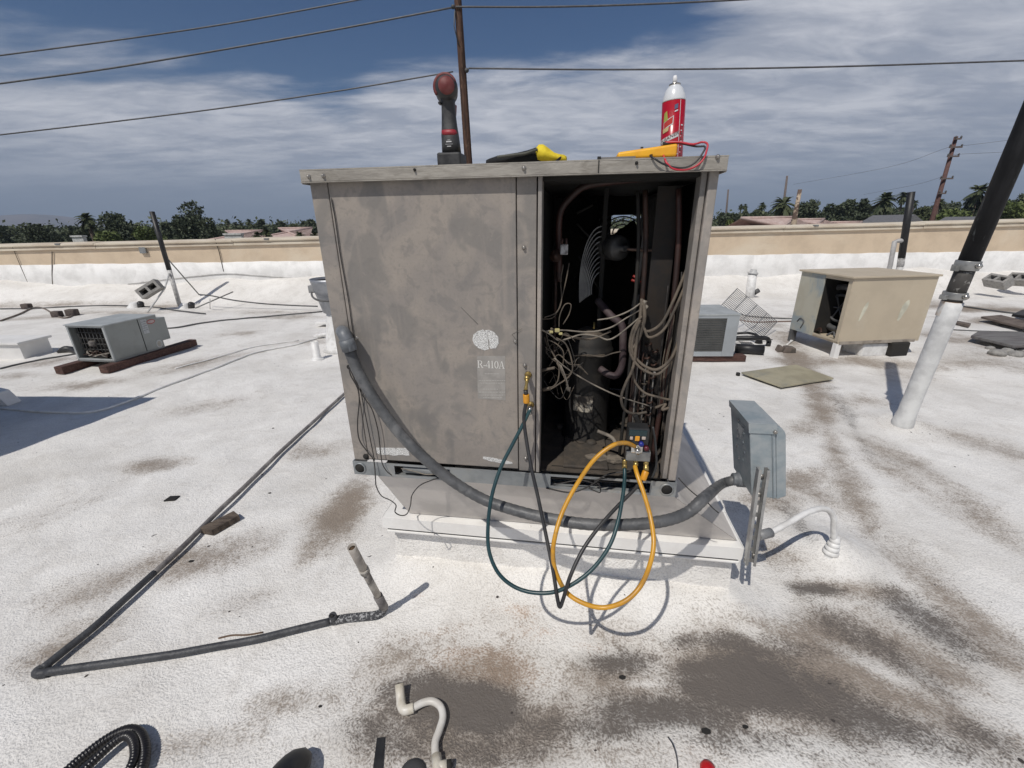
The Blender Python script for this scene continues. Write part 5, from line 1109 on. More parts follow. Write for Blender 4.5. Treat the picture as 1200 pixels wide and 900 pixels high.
# wire rack leaning beside it
rk = thing('wire_rack', 'wire shelf rack leaning behind the louvred cabinet', 'wire rack', tuple(ground_pt(885, 397)))
yr = ground_pt(880, 400).y
c1, c2_, c3_, c4_ = GY(864, 338, yr + .9), GY(911, 377, yr + .55), GY(893, 396, yr + .1), GY(845, 358, yr + .45)
rw = mat('rack wire', (.25, .25, .25), .4, .4)
for k in range(15):
    t = k / 14; MB().tube([c1.lerp(c4_, t), c2_.lerp(c3_, t)], .0045, 6).build('wire', rw, rk)
for k in range(5):
    t = k / 4; MB().tube([c1.lerp(c2_, t), c4_.lerp(c3_, t)], .006, 6).build('cross_wire', rw, rk)
for k in range(8):
    t = k / 7; a_ = ground_pt(868 + 4 * t, 398 + 9 * t, .02); b_ = ground_pt(884 + 3 * t, 396 + 9 * t, .02); 
MB().tube([ground_pt(862, 399, .03), ground_pt(905, 398, .03)], .008, 6).build('lower_rail', rw, rk)
for k in range(7): MB().tube([ground_pt(866 + k * 2.2, 400 + k * .2, .03), ground_pt(874 + k * 2.2, 406 + k * .1, .02)], .005, 6).build('wire', rw, rk)
bpipe = mat('black pipe', (.014, .014, .015), .5)
for pix, r, lab_ in (([(862,396,.10),(880,396,.12),(893,396,.12),(899,397,.11),(901,400,.06),(900,405,.02)], .028, 'black bent pipe with a down turned end beside the louvred cabinet'), ([(862,391,.10),(875,390,.12),(885,392,.12),(890,395,.10)], .016, 'thinner black pipe lying above the bent one')):
    P = cat_rom([GZ(x, y, z) for x, y, z in pix], 6); o = MB().tube(P, r, 10).build('black_pipe', bpipe); tag(o, lab_, 'pipe', 'black pipes by the louvred cabinet')
a_ = ground_pt(862, 408, .06); d_ = Vector((.35, -.12, 0)); o = MB().lathe([(.055, 0), (.058, .3), (.045, .3), (.04, .28), (0, .27)], a_, d_, 18).build('black_canister', bpipe); tag(o, 'short fat black pipe end lying at the corner of the louvred cabinet', 'pipe')
p = ground_pt(873, 402); o = MB().lathe([(.05, 0), (.03, .06), (0, .09)], ground_pt(889, 402), seg=10).build('black_cone', bpipe); tag(o, 'little black cone under the bent pipe', 'cone')
brickm = mat('old brick', (.15, .12, .10), .9, c2=(.08, .07, .06), sc_=12, bump=.4, bs=50)
for (x0, y0, x1, y1), lab_ in (((911, 408, 919, 413), 'darker broken brick piece nearer the wire rack'), ((918, 410, 933, 414), 'longer broken brick piece in front of the beige cabinet')):
    a_, b_ = ground_pt(x0, y1), ground_pt(x1, y1); h_ = .075; o = MB().prism([a_, b_, b_ + Vector((-.01, 0, h_ * .8)), a_.lerp(b_, .4) + Vector((0, 0, h_)), a_ + Vector((.02, 0, h_ * .9))], (0.02, .10, 0)).build('brick_piece', brickm, None, bevel=.008); tag(o, lab_, 'brick', 'broken brick pieces')
# coated vent behind
p = ground_pt(880, 345); vy = 8.9; a_ = GY(879, 346, vy); b_ = GY(882, 321, vy); t_ = thing('vent_pipe', 'white coated vent pipe with a small cap in front of the right wall', 'vent pipe', tuple(a_))
MB().tube([a_ - Vector((0, 0, .15)), b_], .085, 14).build('pipe', wpvc, t_); MB().lathe([(.10, 0), (.10, .03), (.06, .05), (.06, .09), (0, .09)], b_, (.1, 0, 1), 14).build('cap', mat('cap grey', (.5, .5, .49), .5), t_); MB().tube([a_ + Vector((.08, 0, .05)), a_ + Vector((.16, 0, .1))], .05, 8).build('side_stub', cab, t_)
# --- beige cabinet ---
z0 = .17
A, B, C, zt = corners((981, 403), (925.6, 385), (1104, 403), z0, 324)
ua = (B - A).normalized(); la = (B - A).length; ub2 = (C - A); ub2 = (ub2 - ua * ub2.dot(ua)).normalized(); lb = (C - A).dot(ub2); A0 = Vector((A.x, A.y, 0)); fn = lambda a, b, z: A0 + ua * a + ub2 * b + Vector((0, 0, z))
lb = (GZ(1117, 323, zt) - A0).dot(ub2); 
be = mat('beige cabinet paint', (.50, .425, .315), .55, c2=(.46, .39, .29), sc_=3, bump=.05, bs=20, c3=(.52, .455, .35), s3=1.5)
be2 = mat('faded door paint', (.44, .42, .34), .55, c2=(.40, .37, .29), sc_=3, c3=(.26, .30, .31), s3=2.2, lo3=.48, hi3=.62)
bc_ = thing('beige_cabinet', 'large beige roof cabinet with half its end open, showing a wheel-like blower', 'air conditioner', tuple(fn(la / 2, lb / 2, z0)))
MB().box(.0, la, .0, lb, z0, z0 + .02, fn).build('base_pan', be, bc_)
MB().box(0, .012, .012, lb, z0 + .021, zt - .022, fn).build('long_panel', be, bc_, bevel=.002)
MB().box(la - .012, la, .012, lb, z0 + .021, zt - .022, fn).build('far_panel', be, bc_)
MB().box(.013, la - .013, lb - .012, lb, z0 + .021, zt - .022, fn).build('rear_panel', be, bc_)
MB().box(-.02, la + .02, -.03, lb + .02, zt - .021, zt, fn).build('top_panel', be, bc_, bevel=.004)
dfr = .50
MB().box(la * dfr, la, -.004, .0115, z0 + .0, zt - .022, fn).build('door_panel', be2, bc_, bevel=.003)
MB().box(0, la * .07, 0, .0115, z0 - .0, zt - .022, fn).build('corner_post', be, bc_, bevel=.002)
MB().box(la * .071, la * dfr - .001, 0, .0115, zt - .06, zt - .022, fn).build('head_rail', be, bc_); MB().box(la * .071, la * dfr - .001, 0, .0115, z0, z0 + .04, fn).build('sill_rail', be, bc_)
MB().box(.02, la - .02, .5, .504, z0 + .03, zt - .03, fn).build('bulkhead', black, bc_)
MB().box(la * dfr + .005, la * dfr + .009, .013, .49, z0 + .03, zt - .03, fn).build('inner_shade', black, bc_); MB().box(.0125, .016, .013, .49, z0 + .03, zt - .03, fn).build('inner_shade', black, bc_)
hz_ = (z0 + zt) / 2 - .03; R_ = (zt - z0) * .33
wc_ = fn(min(R_ + .07, la * .4), .20, hz_); blw = mat('blower grey', (.10, .10, .10), .5, c2=(.05, .05, .05))
tq = [wc_ + (ua * math.cos(a) + Vector((0, 0, 1)) * math.sin(a)) * R_ for a in np.linspace(0, 6.283, 33)]; MB().tube(tq, .035, 10, cap=False).build('blower_rim', blw, bc_)
tq = [wc_ + (ua * math.cos(a) + Vector((0, 0, 1)) * math.sin(a)) * R_ * .62 for a in np.linspace(0, 6.283, 33)]; MB().tube(tq, .016, 8, cap=False).build('inner_ring', blw, bc_)
for k in range(6): a = k * 1.047; MB().tube([wc_, wc_ + (ua * math.cos(a) + Vector((0, 0, 1)) * math.sin(a)) * R_], .010, 6).build('spoke', blw, bc_)
for k, s in enumerate(((0, 0), (.2, .03), (.38, .0))): MB().tube(cat_rom([fn(.08 + s[0], .02, z0 + .06), fn(.14 + s[0], .05, z0 + .10), fn(.2 + s[0], .03, z0 + .05)], 5), .012, 7).build('loose_wire', copper if k % 2 else cab, bc_)
def patch(b0, z_, w_, h_):
    q = []; 
    for t in np.linspace(0, 6.0, 12): q.append(fn(-.0005, b0 + w_ * math.cos(t) * (1 + .25 * math.sin(3 * t)) + h_ * .25 * math.sin(t), z_ + h_ * math.sin(t)))
    MB().prism(q, ua * -.0012).build('bare_patch', mat('pale patch', (.62, .60, .48), .6), bc_)
pz = zat(A0, 366); patch((GZ(1015, 366, pz) - A0).dot(ub2), pz, .022, .11); patch((GZ(1075, 367, pz) - A0).dot(ub2), pz, .035, .12)
MB().box(-.006, -.0005, .02, lb * .95, z0 - .01, z0 + .025, fn).build('sealant_strip', mat('dirty sealant', (.35, .31, .26), .8, c2=(.2, .17, .14), sc_=9), bc_)
MB().box(0, .06, 0, .06, -.02, z0 - .001, fn).build('foot', white, bc_, bevel=.004); MB().box(.02, .3, .35, lb - .25, -.02, z0 - .02, fn).build('coated_curb', wpvc, bc_, bevel=.03); MB().box(la - .06, la, 0, .06, -.02, z0 - .001, fn).build('foot', cab, bc_)
MB().box(-.04, .12, lb * .66, lb * .66 + .22, .0, z0 - .005, fn).build('support_block', black, bc_, bevel=.015)
MB().tube(cat_rom([fn(la * .86, -.008, z0 + .12), fn(la * .8, -.01, z0 + .17), fn(la * .72, -.01, z0 + .14), fn(la * .76, -.01, z0 + .05)], 5), .006, 6).build('door_wire', cab, bc_)
o = MB().tube(cat_rom([GZ(927, 389, .12), GZ(928, 396, .04), GZ(925, 402, .02), GZ(922, 404, .03), GZ(930, 398, .02)], 6), .010, 7).build('loose_wire', cabw); tag(o, 'pale curl of wire on the roof left of the beige cabinet', 'wire')
cable([(850,372),(880,377),(905,377),(935,376)], .010, mat('rusty line', (.22, .15, .12), .7), 'rusty thin line running from the rack to the beige cabinet')
cable([(858,364),(875,370),(895,372),(940,374)], .009, cab, 'thin grey line above the rusty one behind the wire rack')
# flat panel on the roof
c_ = [ground_pt(868, 440), ground_pt(915, 457), ground_pt(976, 447), ground_pt(932, 431)]; c_ = [p + Vector((0, 0, .02)) for p in c_]
o = MB().prism(c_, (0, 0, .018)).build('metal_sheet', mat('khaki panel', (.37, .335, .235), .5, c2=(.30, .27, .19), sc_=5, c3=(.24, .235, .19), s3=3), None, bevel=.003); tag(o, 'khaki sheet metal panel lying flat on the roof in front of the beige cabinet', 'panel')
o = MB().lathe([(.02, 0), (.02, .03), (0, .03)], c_[0] + Vector((-.03, 0, -.02)), seg=10).build('dark_plug', black); tag(o, 'tiny dark plug at the left corner of the khaki panel', 'plug')
# --- big leaning mast ---
b0 = ground_pt(1058, 495); tp = GY(1203, 148, b0.y - .08); dirm = (tp - b0).normalized(); joint = GY(1117, 350, b0.y - .03)
tj = (joint - b0).dot(dirm); ms = thing('mast', 'thick leaning mast, rusty white below the clamps and scuffed black above', 'mast', tuple(b0))
wm = mat('white mast coat', (.66, .66, .645), .55, c2=(.52, .52, .51), sc_=8, bump=.5, bs=24); bkm = mat('scuffed black mast', (.008, .008, .009), .6, c2=(.016, .016, .018), sc_=20, c3=(.13, .14, .14), s3=11, stretch=(1, 1, .3), lo3=.60, hi3=.70, bump=.3, bs=40, spec=.25)
RM = .056
MB().tube([b0 + dirm * t for t in (-.1, .02, .10, .3, tj - .16, tj - .02)], [RM * 1.25, RM * 1.2, RM * 1.04, RM, RM, RM], 26).build('lower_tube', wm, ms)
def rustm():
    m = mat('rust run', (.46, .26, .12), .8, c2=(.60, .58, .54), sc_=9, lo=.35, hi=.62); return m
MB().tube([joint - dirm * .12, joint - dirm * .05, joint - dirm * .018], [RM * 1.006, RM * 1.012, RM * 1.012], 26, cap=False).build('rust_band', rustm(), ms)
MB().tube([joint - dirm * .02, joint + dirm * .24], RM * .92, 26).build('sleeve', mat('sleeve scaly', (.06, .055, .05), .7, c2=(.30, .29, .27), sc_=9, lo=.52, hi=.56, bump=.5, bs=30), ms)
MB().tube([joint + dirm * .19, tp, tp + dirm * .9], RM * .98, 26).build('upper_tube', bkm, ms)
for t, w_, m_ in ((0.0, .045, chrome), (.19, .06, screw)):
    MB().tube([joint + dirm * (t - .0), joint + dirm * (t + w_)], RM * 1.16, 26).build('clamp_band', mat('galvanised clamp', (.34, .34, .33), .4, .5, c2=(.22, .22, .21), sc_=14), ms, bevel=.003)
    q_ = joint + dirm * (t + w_ / 2); MB().lathe([(.016, .0), (.016, .025), (0, .025)], q_ + Vector((.0, -RM * 1.1, 0)), (0, -1, 0), 6).build('clamp_bolt', chrome, ms)
    MB().box(q_.x - RM * 1.5, q_.x - RM * 1.05, q_.y - .02, q_.y + .02, q_.z - w_ * .6, q_.z + w_ * .1).build('clamp_ear', MATS['galvanised clamp'], ms, bevel=.003)
# flat boards and stones at the right edge
slate = mat('weathered board', (.17, .165, .16), .85, c2=(.11, .10, .10), sc_=8, stretch=(.4, 3, 1), bump=.4, bs=50)
def slab(pix, z, th, m, lab_, name='board', grp='weathered boards at the right edge', cat_='board'):
    P = [GZ(x, y, z) for x, y in pix]; o = MB().prism(P, (0, 0, th)).build(name, m, None, bevel=.006); tag(o, lab_, cat_, grp)
slab([(1137, 396), (1186, 408), (1215, 407), (1215, 393), (1145, 391)], .06, .035, slate, 'wide grey weathered board raised on rubble at the right edge')
slab([(1149, 373), (1215, 390), (1215, 382), (1172, 371)], .05, .03, mat('brown weathered board', (.15, .12, .10), .9, c2=(.09, .07, .06), sc_=8, bump=.4, bs=50), 'brown weathered board wedge under the black sheet at the right edge')
slab([(1185, 371), (1215, 375), (1215, 361), (1196, 366)], .09, .04, bpipe, 'crumpled black sheet on top of the brown board', 'black_sheet', 'black sheets', 'sheet')
slab([(1119, 380), (1135, 384), (1137, 382), (1120, 378.5)], .01, .04, brickm, 'flat brown brick piece beside the mast clamps', 'brick_piece', 'broken brick pieces', 'brick')
rr = random.Random(6)
for k, (px, py, s) in enumerate(((1168, 416, .09), (1180, 413, .07), (1190, 417, .08), (1160, 409, .05), (1199, 412, .06))):
    p = ground_pt(px, py); q = []; mb = MB().lathe([(s * .8, -.01), (s, .02), (s * .7, s * .6), (s * .2, s * .75), (0, s * .75)], p, (rr.uniform(-.2, .2), rr.uniform(-.2, .2), 1), 7)
    o = mb.build('stone', conc, None, bevel=.01); tag(o, ('largest grey stone below the wide weathered board', 'grey stone tucked under the wide board, second from the left', 'grey stone right of the largest one', 'smallest grey stone at the board corner', 'grey stone nearest the right edge')[k], 'stone', 'stones under the weathered board')
cable([(1122,358),(1150,362),(1180,366),(1215,370)], .013, cab, 'dark cable leaving the mast to the right along the roof')
cable([(1110,386),(1150,388),(1215,390)], .008, cab, 'thin dark line crossing behind the wide weathered board')
# black pole and bent pipe behind the beige cabinet
yb = 7.2; a_ = GY(1055, 312, yb); b_ = GY(1068, 225, yb); a0_ = Vector((a_.x - .05, yb, -.02)); t_ = thing('vent_pole', 'black pole rising behind the beige cabinet with a pale bent pipe tied to it', 'pole', tuple(a0_))
MB().tube([a0_, a_], .045, 12).build('lower_pole', mat('scuffed white tube', (.55, .54, .52)), t_); MB().tube([a_.lerp(b_, .1), b_], .05, 12).build('upper_pole', bpipe, t_)
MB().tube([a_, a_.lerp(b_, .12)], .05, 12).build('middle_band', mat('scuffed white tube', (.55, .54, .52)), t_)
q1, q2, q3 = GY(1043, 312, yb), GY(1048.5, 283, yb), GY(1060, 282, yb); o = MB().tube([Vector((q1.x - .05, yb, .0)), q1, q2, q2 + Vector((.06, 0, .01)), q3], .035, 10).build('bent_pipe', mat('pale grey tube', (.42, .41, .40), .5)); tag(o, 'pale grey pipe bent at a right angle beside the black pole', 'pipe')

# ================= FOREGROUND ITEMS =================
fcm = mat('tarred conduit', (.060, .062, .066), .55, c2=(.035, .036, .04), sc_=20, bump=.3, bs=90)
gcm = mat('weathered grey conduit', (.20, .185, .175), .6, c2=(.11, .10, .10), sc_=14, c3=(.30, .28, .26), s3=6)
fc_ = thing('roof_conduit', 'long bent dark conduit on the roof at left, ending in a pale upright stub', 'conduit', tuple(ground_pt(50, 785)))
g1 = gline([(420,446),(405,460),(372,490),(330,528),(290,567),(255,600),(215,640),(180,672)], .014, 6, .012)
MB().tube(g1, .0130, 12).build('far_run', gcm, fc_)
g2 = gline([(181,671),(140,708),(110,735),(75,763),(50,783)], .014, 6, .012)
MB().tube(g2, .0142, 12).build('near_run', fcm, fc_)
g3 = [ground_pt(x, y, .013) + Vector((0, 0, 0)) for x, y in ((50,783),(44,787),(47,789.5),(58,787.5))]
MB().tube(cat_rom(g3, 6), .017, 12).build('elbow', fcm, fc_)
g4 = gline([(54,787.5),(100,781),(150,774),(200,767),(250,758),(300,749),(345,738),(388,727.5)], .014, 6, .004); MB().tube(g4, .0138, 12).build('cross_run', fcm, fc_)
spk = mat('speckled tar pipe', (.045, .046, .05), .7, c2=(.33, .33, .33), sc_=110, lo=.52, hi=.58, bump=.5, bs=120)
bs_ = ground_pt(452, 716, .016)
g5 = cat_rom([g4[-1], ground_pt(405, 724.5, .016), ground_pt(425, 722.5, .016), ground_pt(441, 720.5, .017), bs_ + Vector((-.01, 0, .005)), bs_ + Vector((-.004, .0, .03))], 5); MB().tube(g5, .0165, 12).build('speckled_run', spk, fc_)
MB().tube([g4[-1] + Vector((.015, .004, .0)), g4[-1] + Vector((.012, -.004, .035))], .015, 12).build('tee_stub', fcm, fc_); q = g4[-1] + Vector((.012, -.004, .0352)); MB().lathe([(.0115, 0), (0, .0005)], q, (-.05, -.1, 1), 12).build('tee_mouth', black, fc_)
Yt = bs_.y - .13; tpp = GY(412, 641, Yt); bt = bs_ + Vector((-.004, 0, .02))
ivory = mat('weathered ivory pipe', (.46, .43, .38), .6, c2=(.30, .27, .24), sc_=14, c3=(.12, .11, .10), s3=9, lo3=.55, hi3=.66)
MB().tube([bt, bt.lerp(tpp, .22)], .0175, 14).build('lower_coupling', gcm, fc_); MB().tube([bt.lerp(tpp, .2), bt.lerp(tpp, .66)], .0135, 14).build('riser', ivory, fc_); MB().tube([bt.lerp(tpp, .62), bt.lerp(tpp, .68)], .0178, 14).build('coupling_rim', ivory, fc_)
dd = (tpp - bt).normalized(); MB().lathe([(.0155, 0), (.0155, (tpp - bt).length * .34), (.0125, (tpp - bt).length * .34), (.0120, (tpp - bt).length * .30), (0, (tpp - bt).length * .30)], bt.lerp(tpp, .66), dd, 16).build('open_end', ivory, fc_)
MB().lathe([(.0119, 0), (0, .0003)], bt.lerp(tpp, .975), dd, 14).build('rusty_mouth', mat('rust dark', (.10, .06, .03), .9), fc_)
# wood blocks under the conduit
p = ground_pt(253, 612); d1 = (ground_pt(275, 600) - p).normalized(); d1.z = 0; d2 = Vector((-d1.y, d1.x, 0)); c0 = p - d2 * .07 - d1 * .03
o = MB().prism([c0 + d1 * -.06 + d2 * .05, c0 + d1 * -.04 + d2 * -.03, c0 + d1 * .10 + d2 * -.035, c0 + d1 * .11 + d2 * .03], (0, 0, .035)).build('wood_block', mat('grey brown wood', (.13, .10, .075), .85, c2=(.06, .045, .035), sc_=9, stretch=(1, 5, 1), bump=.5, bs=60), None, bevel=.003); tag(o, 'grey brown wood block wedged under the long conduit', 'wood block')
o = MB().prism([ground_pt(192, 588), ground_pt(200, 582.5), ground_pt(211, 582), ground_pt(205, 587)], (0, 0, .008)).build('bark_chip', black); tag(o, 'small black chip lying on the roof left of the long conduit', 'chip')
o = MB().tube(gline([(256,748),(272,744.5),(290,744),(308,741)], .002, 4), .0035, 6).build('twig', mat('twig brown', (.14, .09, .06), .9)); tag(o, 'thin brown twig beside the near run of the conduit', 'twig')
for k, (px, py, lab_) in enumerate(((307, 556, 'dark crumb of debris just right of the long conduit, midway'), (320, 502, 'dark crumb of debris left of the far end of the long conduit'), (224, 658, 'dark sliver of debris below the wood block'), (375, 828, 'dark sliver of debris between the conduit and the white pipe'), (316, 578, 'small dark crumb of debris right of the wood block'), (729, 834 if 0 else 794, 'dark spot of debris in the puddle stain'), (827, 857, 'round black flake painted in for a blurred hand shadow on the wet stain'), (873, 852, 'dark crumb of debris right of the round spot'))):  # the round flake stands in for a cast hand shadow
    p = ground_pt(px, py); s = .004 + .002 * (k % 3) + (.006 if k == 6 else 0); o = MB().prism([p + Vector((math.cos(a) * s * 1.6, math.sin(a) * s, -.001)) for a in np.linspace(.3, 5.6, 6)], (0.001, 0, .004)).build('debris', black); tag(o, lab_, 'debris', 'scattered debris')
# bent white pvc pipe at the bottom
pv = mat('sunned pvc', (.60, .555, .46), .45, c2=(.48, .43, .34), sc_=14, c3=(.66, .64, .60), s3=8)
pw_ = thing('pvc_pipe', 'short s-bent ivory pvc pipe with elbows lying in the stain at the bottom', 'pipe', tuple(ground_pt(500, 850)))
rp = .0115
def gp3(px, py, r=rp, up=0.008): return ground_pt(px, py, r + up)
MB().tube([gp3(468, 802, rp, .028), gp3(469, 814, rp, .015), gp3(470, 824)], rp * 1.28, 16).build('open_elbow_end', pv, pw_)
MB().lathe([(.0105, 0), (0, .0005)], gp3(468, 801.2, rp, .028), (gp3(468, 802, rp, .028) - gp3(470, 824)), 14).build('elbow_mouth', mat('rust dark', (.10, .06, .03)), pw_)
MB().tube(cat_rom([gp3(469.5, 818), gp3(470.5, 827), gp3(475, 832), gp3(485, 829.5)], 6), rp * 1.32, 16).build('elbow', pv, pw_)
MB().tube(cat_rom([gp3(484, 829.5), gp3(496, 823.5), gp3(507, 822), gp3(516, 828), gp3(519, 840), gp3(515, 855), gp3(510, 870), gp3(510.5, 888)], 8), rp, 16).build('bent_tube', mat('pvc white', (.66, .64, .60), .4, c2=(.56, .53, .48), sc_=14), pw_)
MB().tube([gp3(511, 885), gp3(513, 900), gp3(514, 915)], rp * 1.3, 16).build('lower_coupling', pv, pw_); MB().tube([gp3(513, 899), gp3(524, 897)], rp * 1.25, 14).build('tee_branch', pv, pw_); MB().tube([gp3(523, 897), gp3(529, 896)], rp * 1.1, 14).build('dark_plug', black, pw_)
# ribbed black hose at the lower left
rb_ = mat('ribbed black vinyl', (.012, .011, .012), .35, c2=(.02, .018, .018))
def ribbed(pix, r, nm, lab_):
    P = cat_rom([ground_pt(x, y, r) + Vector((0, 0, z)) for x, y, z in pix], 40); 
    # even spacing
    S = [0]; 
    for i in range(1, len(P)): S.append(S[-1] + (P[i] - P[i - 1]).length)
    n_ = int(S[-1] / .0022); Q = []; j = 0
    for k in range(n_ + 1):
        s = S[-1] * k / n_
        while j < len(S) - 2 and S[j + 1] < s: j += 1
        Q.append(P[j].lerp(P[j + 1], (s - S[j]) / max(S[j + 1] - S[j], 1e-9)))
    o = MB().tube(Q, [r * (1 + .09 * math.sin(k * 2 * math.pi / 3.7)) for k in range(len(Q))], 14).build(nm, rb_); tag(o, lab_, 'hose', 'ribbed black hose loops')
ribbed([(20,975,0),(45,938,0),(70,912,0),(95,889,0),(125,868,.005),(150,858,.01),(165,863,.012),(171,880,.01),(168,900,.006),(160,915,0),(148,945,0),(120,985,0)], .0145, 'ribbed_hose', 'outer loop of ribbed black hose at the lower left corner')
ribbed([(35,980,.002),(62,945,.008),(92,915,.012),(115,893,.016),(138,874,.022),(152,868,.026),(160,876,.026),(160,893,.02),(148,915,.012),(130,950,.006),(100,985,.002)], .0125, 'ribbed_hose', 'inner loop of ribbed black hose resting on the outer one')
ribbed([(108,920,.028),(125,899,.034),(142,881,.04),(150,878,.045),(153,888,.04),(149,902,.03),(140,920,.02)], .008, 'ribbed_hose', 'smallest inner turn of the ribbed black hose') if 0 else None
# things cut by the bottom edge
bootm = mat('black leather', (.011, .011, .012), .5, c2=(.02, .02, .02), sc_=20)
tp_ = GZ(356, 879, .03); mb = MB(); NB = 14
for i in range(NB):
    t = i / (NB - 1); y = tp_.y + .01 - .26 * (1 - t); q_ = max(0, (t - .45) / .55); hwx = .060 * math.sqrt(max(1e-3, 1 - q_ ** 2.2)); hh = .085 * math.sqrt(max(.05, 1 - q_ ** 2.6)) + .05 * max(0, .4 - t)
    for k in range(16):
        a = 2 * math.pi * k / 16; mb.v.append((tp_.x - .03 * (1 - t) + hwx * math.cos(a), y, .008 + hh / 2 + hh / 2 * math.sin(a)))
mb.f = [(i * 16 + j, i * 16 + (j + 1) % 16, (i + 1) * 16 + (j + 1) % 16, (i + 1) * 16 + j) for i in range(NB - 1) for j in range(16)]; mb.sm = [True] * len(mb.f); mb.f += [tuple(reversed(range(16))), tuple((NB - 1) * 16 + j for j in range(16))]; mb.sm += [False, False]
o = mb.build('boot_toe', bootm); tag(o, 'rounded black boot toe poking in at the bottom edge', 'boot')
o = MB().hexa([ground_pt(436, 912), ground_pt(448, 912), ground_pt(451, 865), ground_pt(442, 866)], [q + Vector((0, 0, .006)) for q in (ground_pt(436, 912), ground_pt(448, 912), ground_pt(451, 865), ground_pt(442, 866))]).build('black_strap', bootm); tag(o, 'straight black strap lying at the bottom edge left of the pvc pipe', 'strap')
p = ground_pt(484, 908); o = MB().lathe([(.040, 0), (.038, .008), (.02, .012), (0, .012)], p, seg=20).build('shadow_disc', mat('shadow grey', (.05, .05, .052), .8)); tag(o, 'dark grey disc painted in for a shadow at the bottom edge beside the pvc pipe', 'painted shadow')  # flat disc coloured dark in place of a shadow
p = ground_pt(828, 905, .01); o = MB().lathe([(.006, -.01), (.018, 0), (.022, .012), (.018, .024), (.006, .03), (0, .03)], p, (.2, .1, 1), 20).build('red_cap', mat('bright red cap', (.45, .008, .012), .35)); tag(o, 'bright red rounded cap at the bottom edge on the dark stain', 'cap')
P = cat_rom([ground_pt(782, 869, .003) + Vector((0, 0, .02)), ground_pt(787, 880, .003) + Vector((0, 0, .03)), ground_pt(792, 893, .003) + Vector((0, 0, .02)), ground_pt(795, 910, .003)], 6); o = MB().tube(P, .0018, 6).build('black_twig', blackp); tag(o, 'thin black curved twig at the bottom edge left of the red cap', 'twig')
# ================= BEYOND THE WALL =================
barkm = mat('bark', (.10, .075, .055), .9, c2=(.06, .045, .035), sc_=6)
def leafm(name, a, b):
    if name in MATS: return MATS[name]
    m = bpy.data.materials.new(name); m.use_nodes = True; MATS[name] = m
    n, l, add, M, MIX, RAMP = NT(m.node_tree); bs = n['Principled BSDF']
    at = add('ShaderNodeAttribute', attribute_name='tint'); l.new(MIX(at.outputs['Fac'], (*a, 1), (*b, 1)), bs.inputs['Base Color']); bs.inputs['Roughness'].default_value = .65; bs.inputs['Specular IOR Level'].default_value = .25
    return m
LM = {'dark': leafm('dark leaves', (.040, .054, .032), (.095, .112, .065)), 'olive': leafm('olive leaves', (.050, .065, .030), (.11, .125, .065)), 'bright': leafm('bright leaves', (.06, .085, .025), (.14, .17, .055)), 'palm': leafm('palm fronds', (.030, .042, .020), (.085, .095, .045))}
def leaves(C, n, size, m, name, parent, seed):     # C: list of (centre, radii) clumps
    r = np.random.default_rng(seed); V = []; T = []
    tot = sum(c[1][0] * c[1][1] * c[1][2] for c in C)
    for c, rad in C:
        k = max(20, int(n * rad[0] * rad[1] * rad[2] / tot)); d = r.normal(size=(k, 3)); d /= np.linalg.norm(d, axis=1)[:, None]
        rr_ = r.uniform(.25, 1, k) ** .45; P = d * rr_[:, None] * np.array(rad) * (1 + .16 * np.sin(d[:, :1] * 7 + d[:, 2:] * 5)) + np.array(c)
        u = r.normal(size=(k, 3)); u /= np.linalg.norm(u, axis=1)[:, None]; w = np.cross(u, r.normal(size=(k, 3))); w /= np.linalg.norm(w, axis=1)[:, None]
        s = size * r.uniform(.5, 1.3, (k, 1)); V.append(np.stack([P - u * s, P - w * s * .55, P + u * s, P + w * s * .55], 1).reshape(-1, 3))
        T.append(np.repeat(np.clip(r.normal(.5, .28, k) + r.normal(0, .12), 0, 1), 4))
    V = np.concatenate(V); T = np.concatenate(T); o = Vector(parent['o']) if parent is not None else Vector((0, 0, 0)); V = V - np.array(o)
    nf = len(V) // 4; me = bpy.data.meshes.new(name); me.vertices.add(len(V)); me.vertices.foreach_set('co', V.reshape(-1).astype(np.float32)); me.loops.add(nf * 4); me.loops.foreach_set('vertex_index', np.arange(nf * 4, dtype=np.int32)); me.polygons.add(nf); me.polygons.foreach_set('loop_start', np.arange(0, nf * 4, 4, dtype=np.int32)); me.update()
    at = me.attributes.new('tint', 'FLOAT', 'POINT'); at.data.foreach_set('value', T.astype(np.float32)); me.materials.append(m)
    ob = bpy.data.objects.new(name, me); COL.objects.link(ob); ob.parent = parent; ob['o'] = tuple(o); return ob
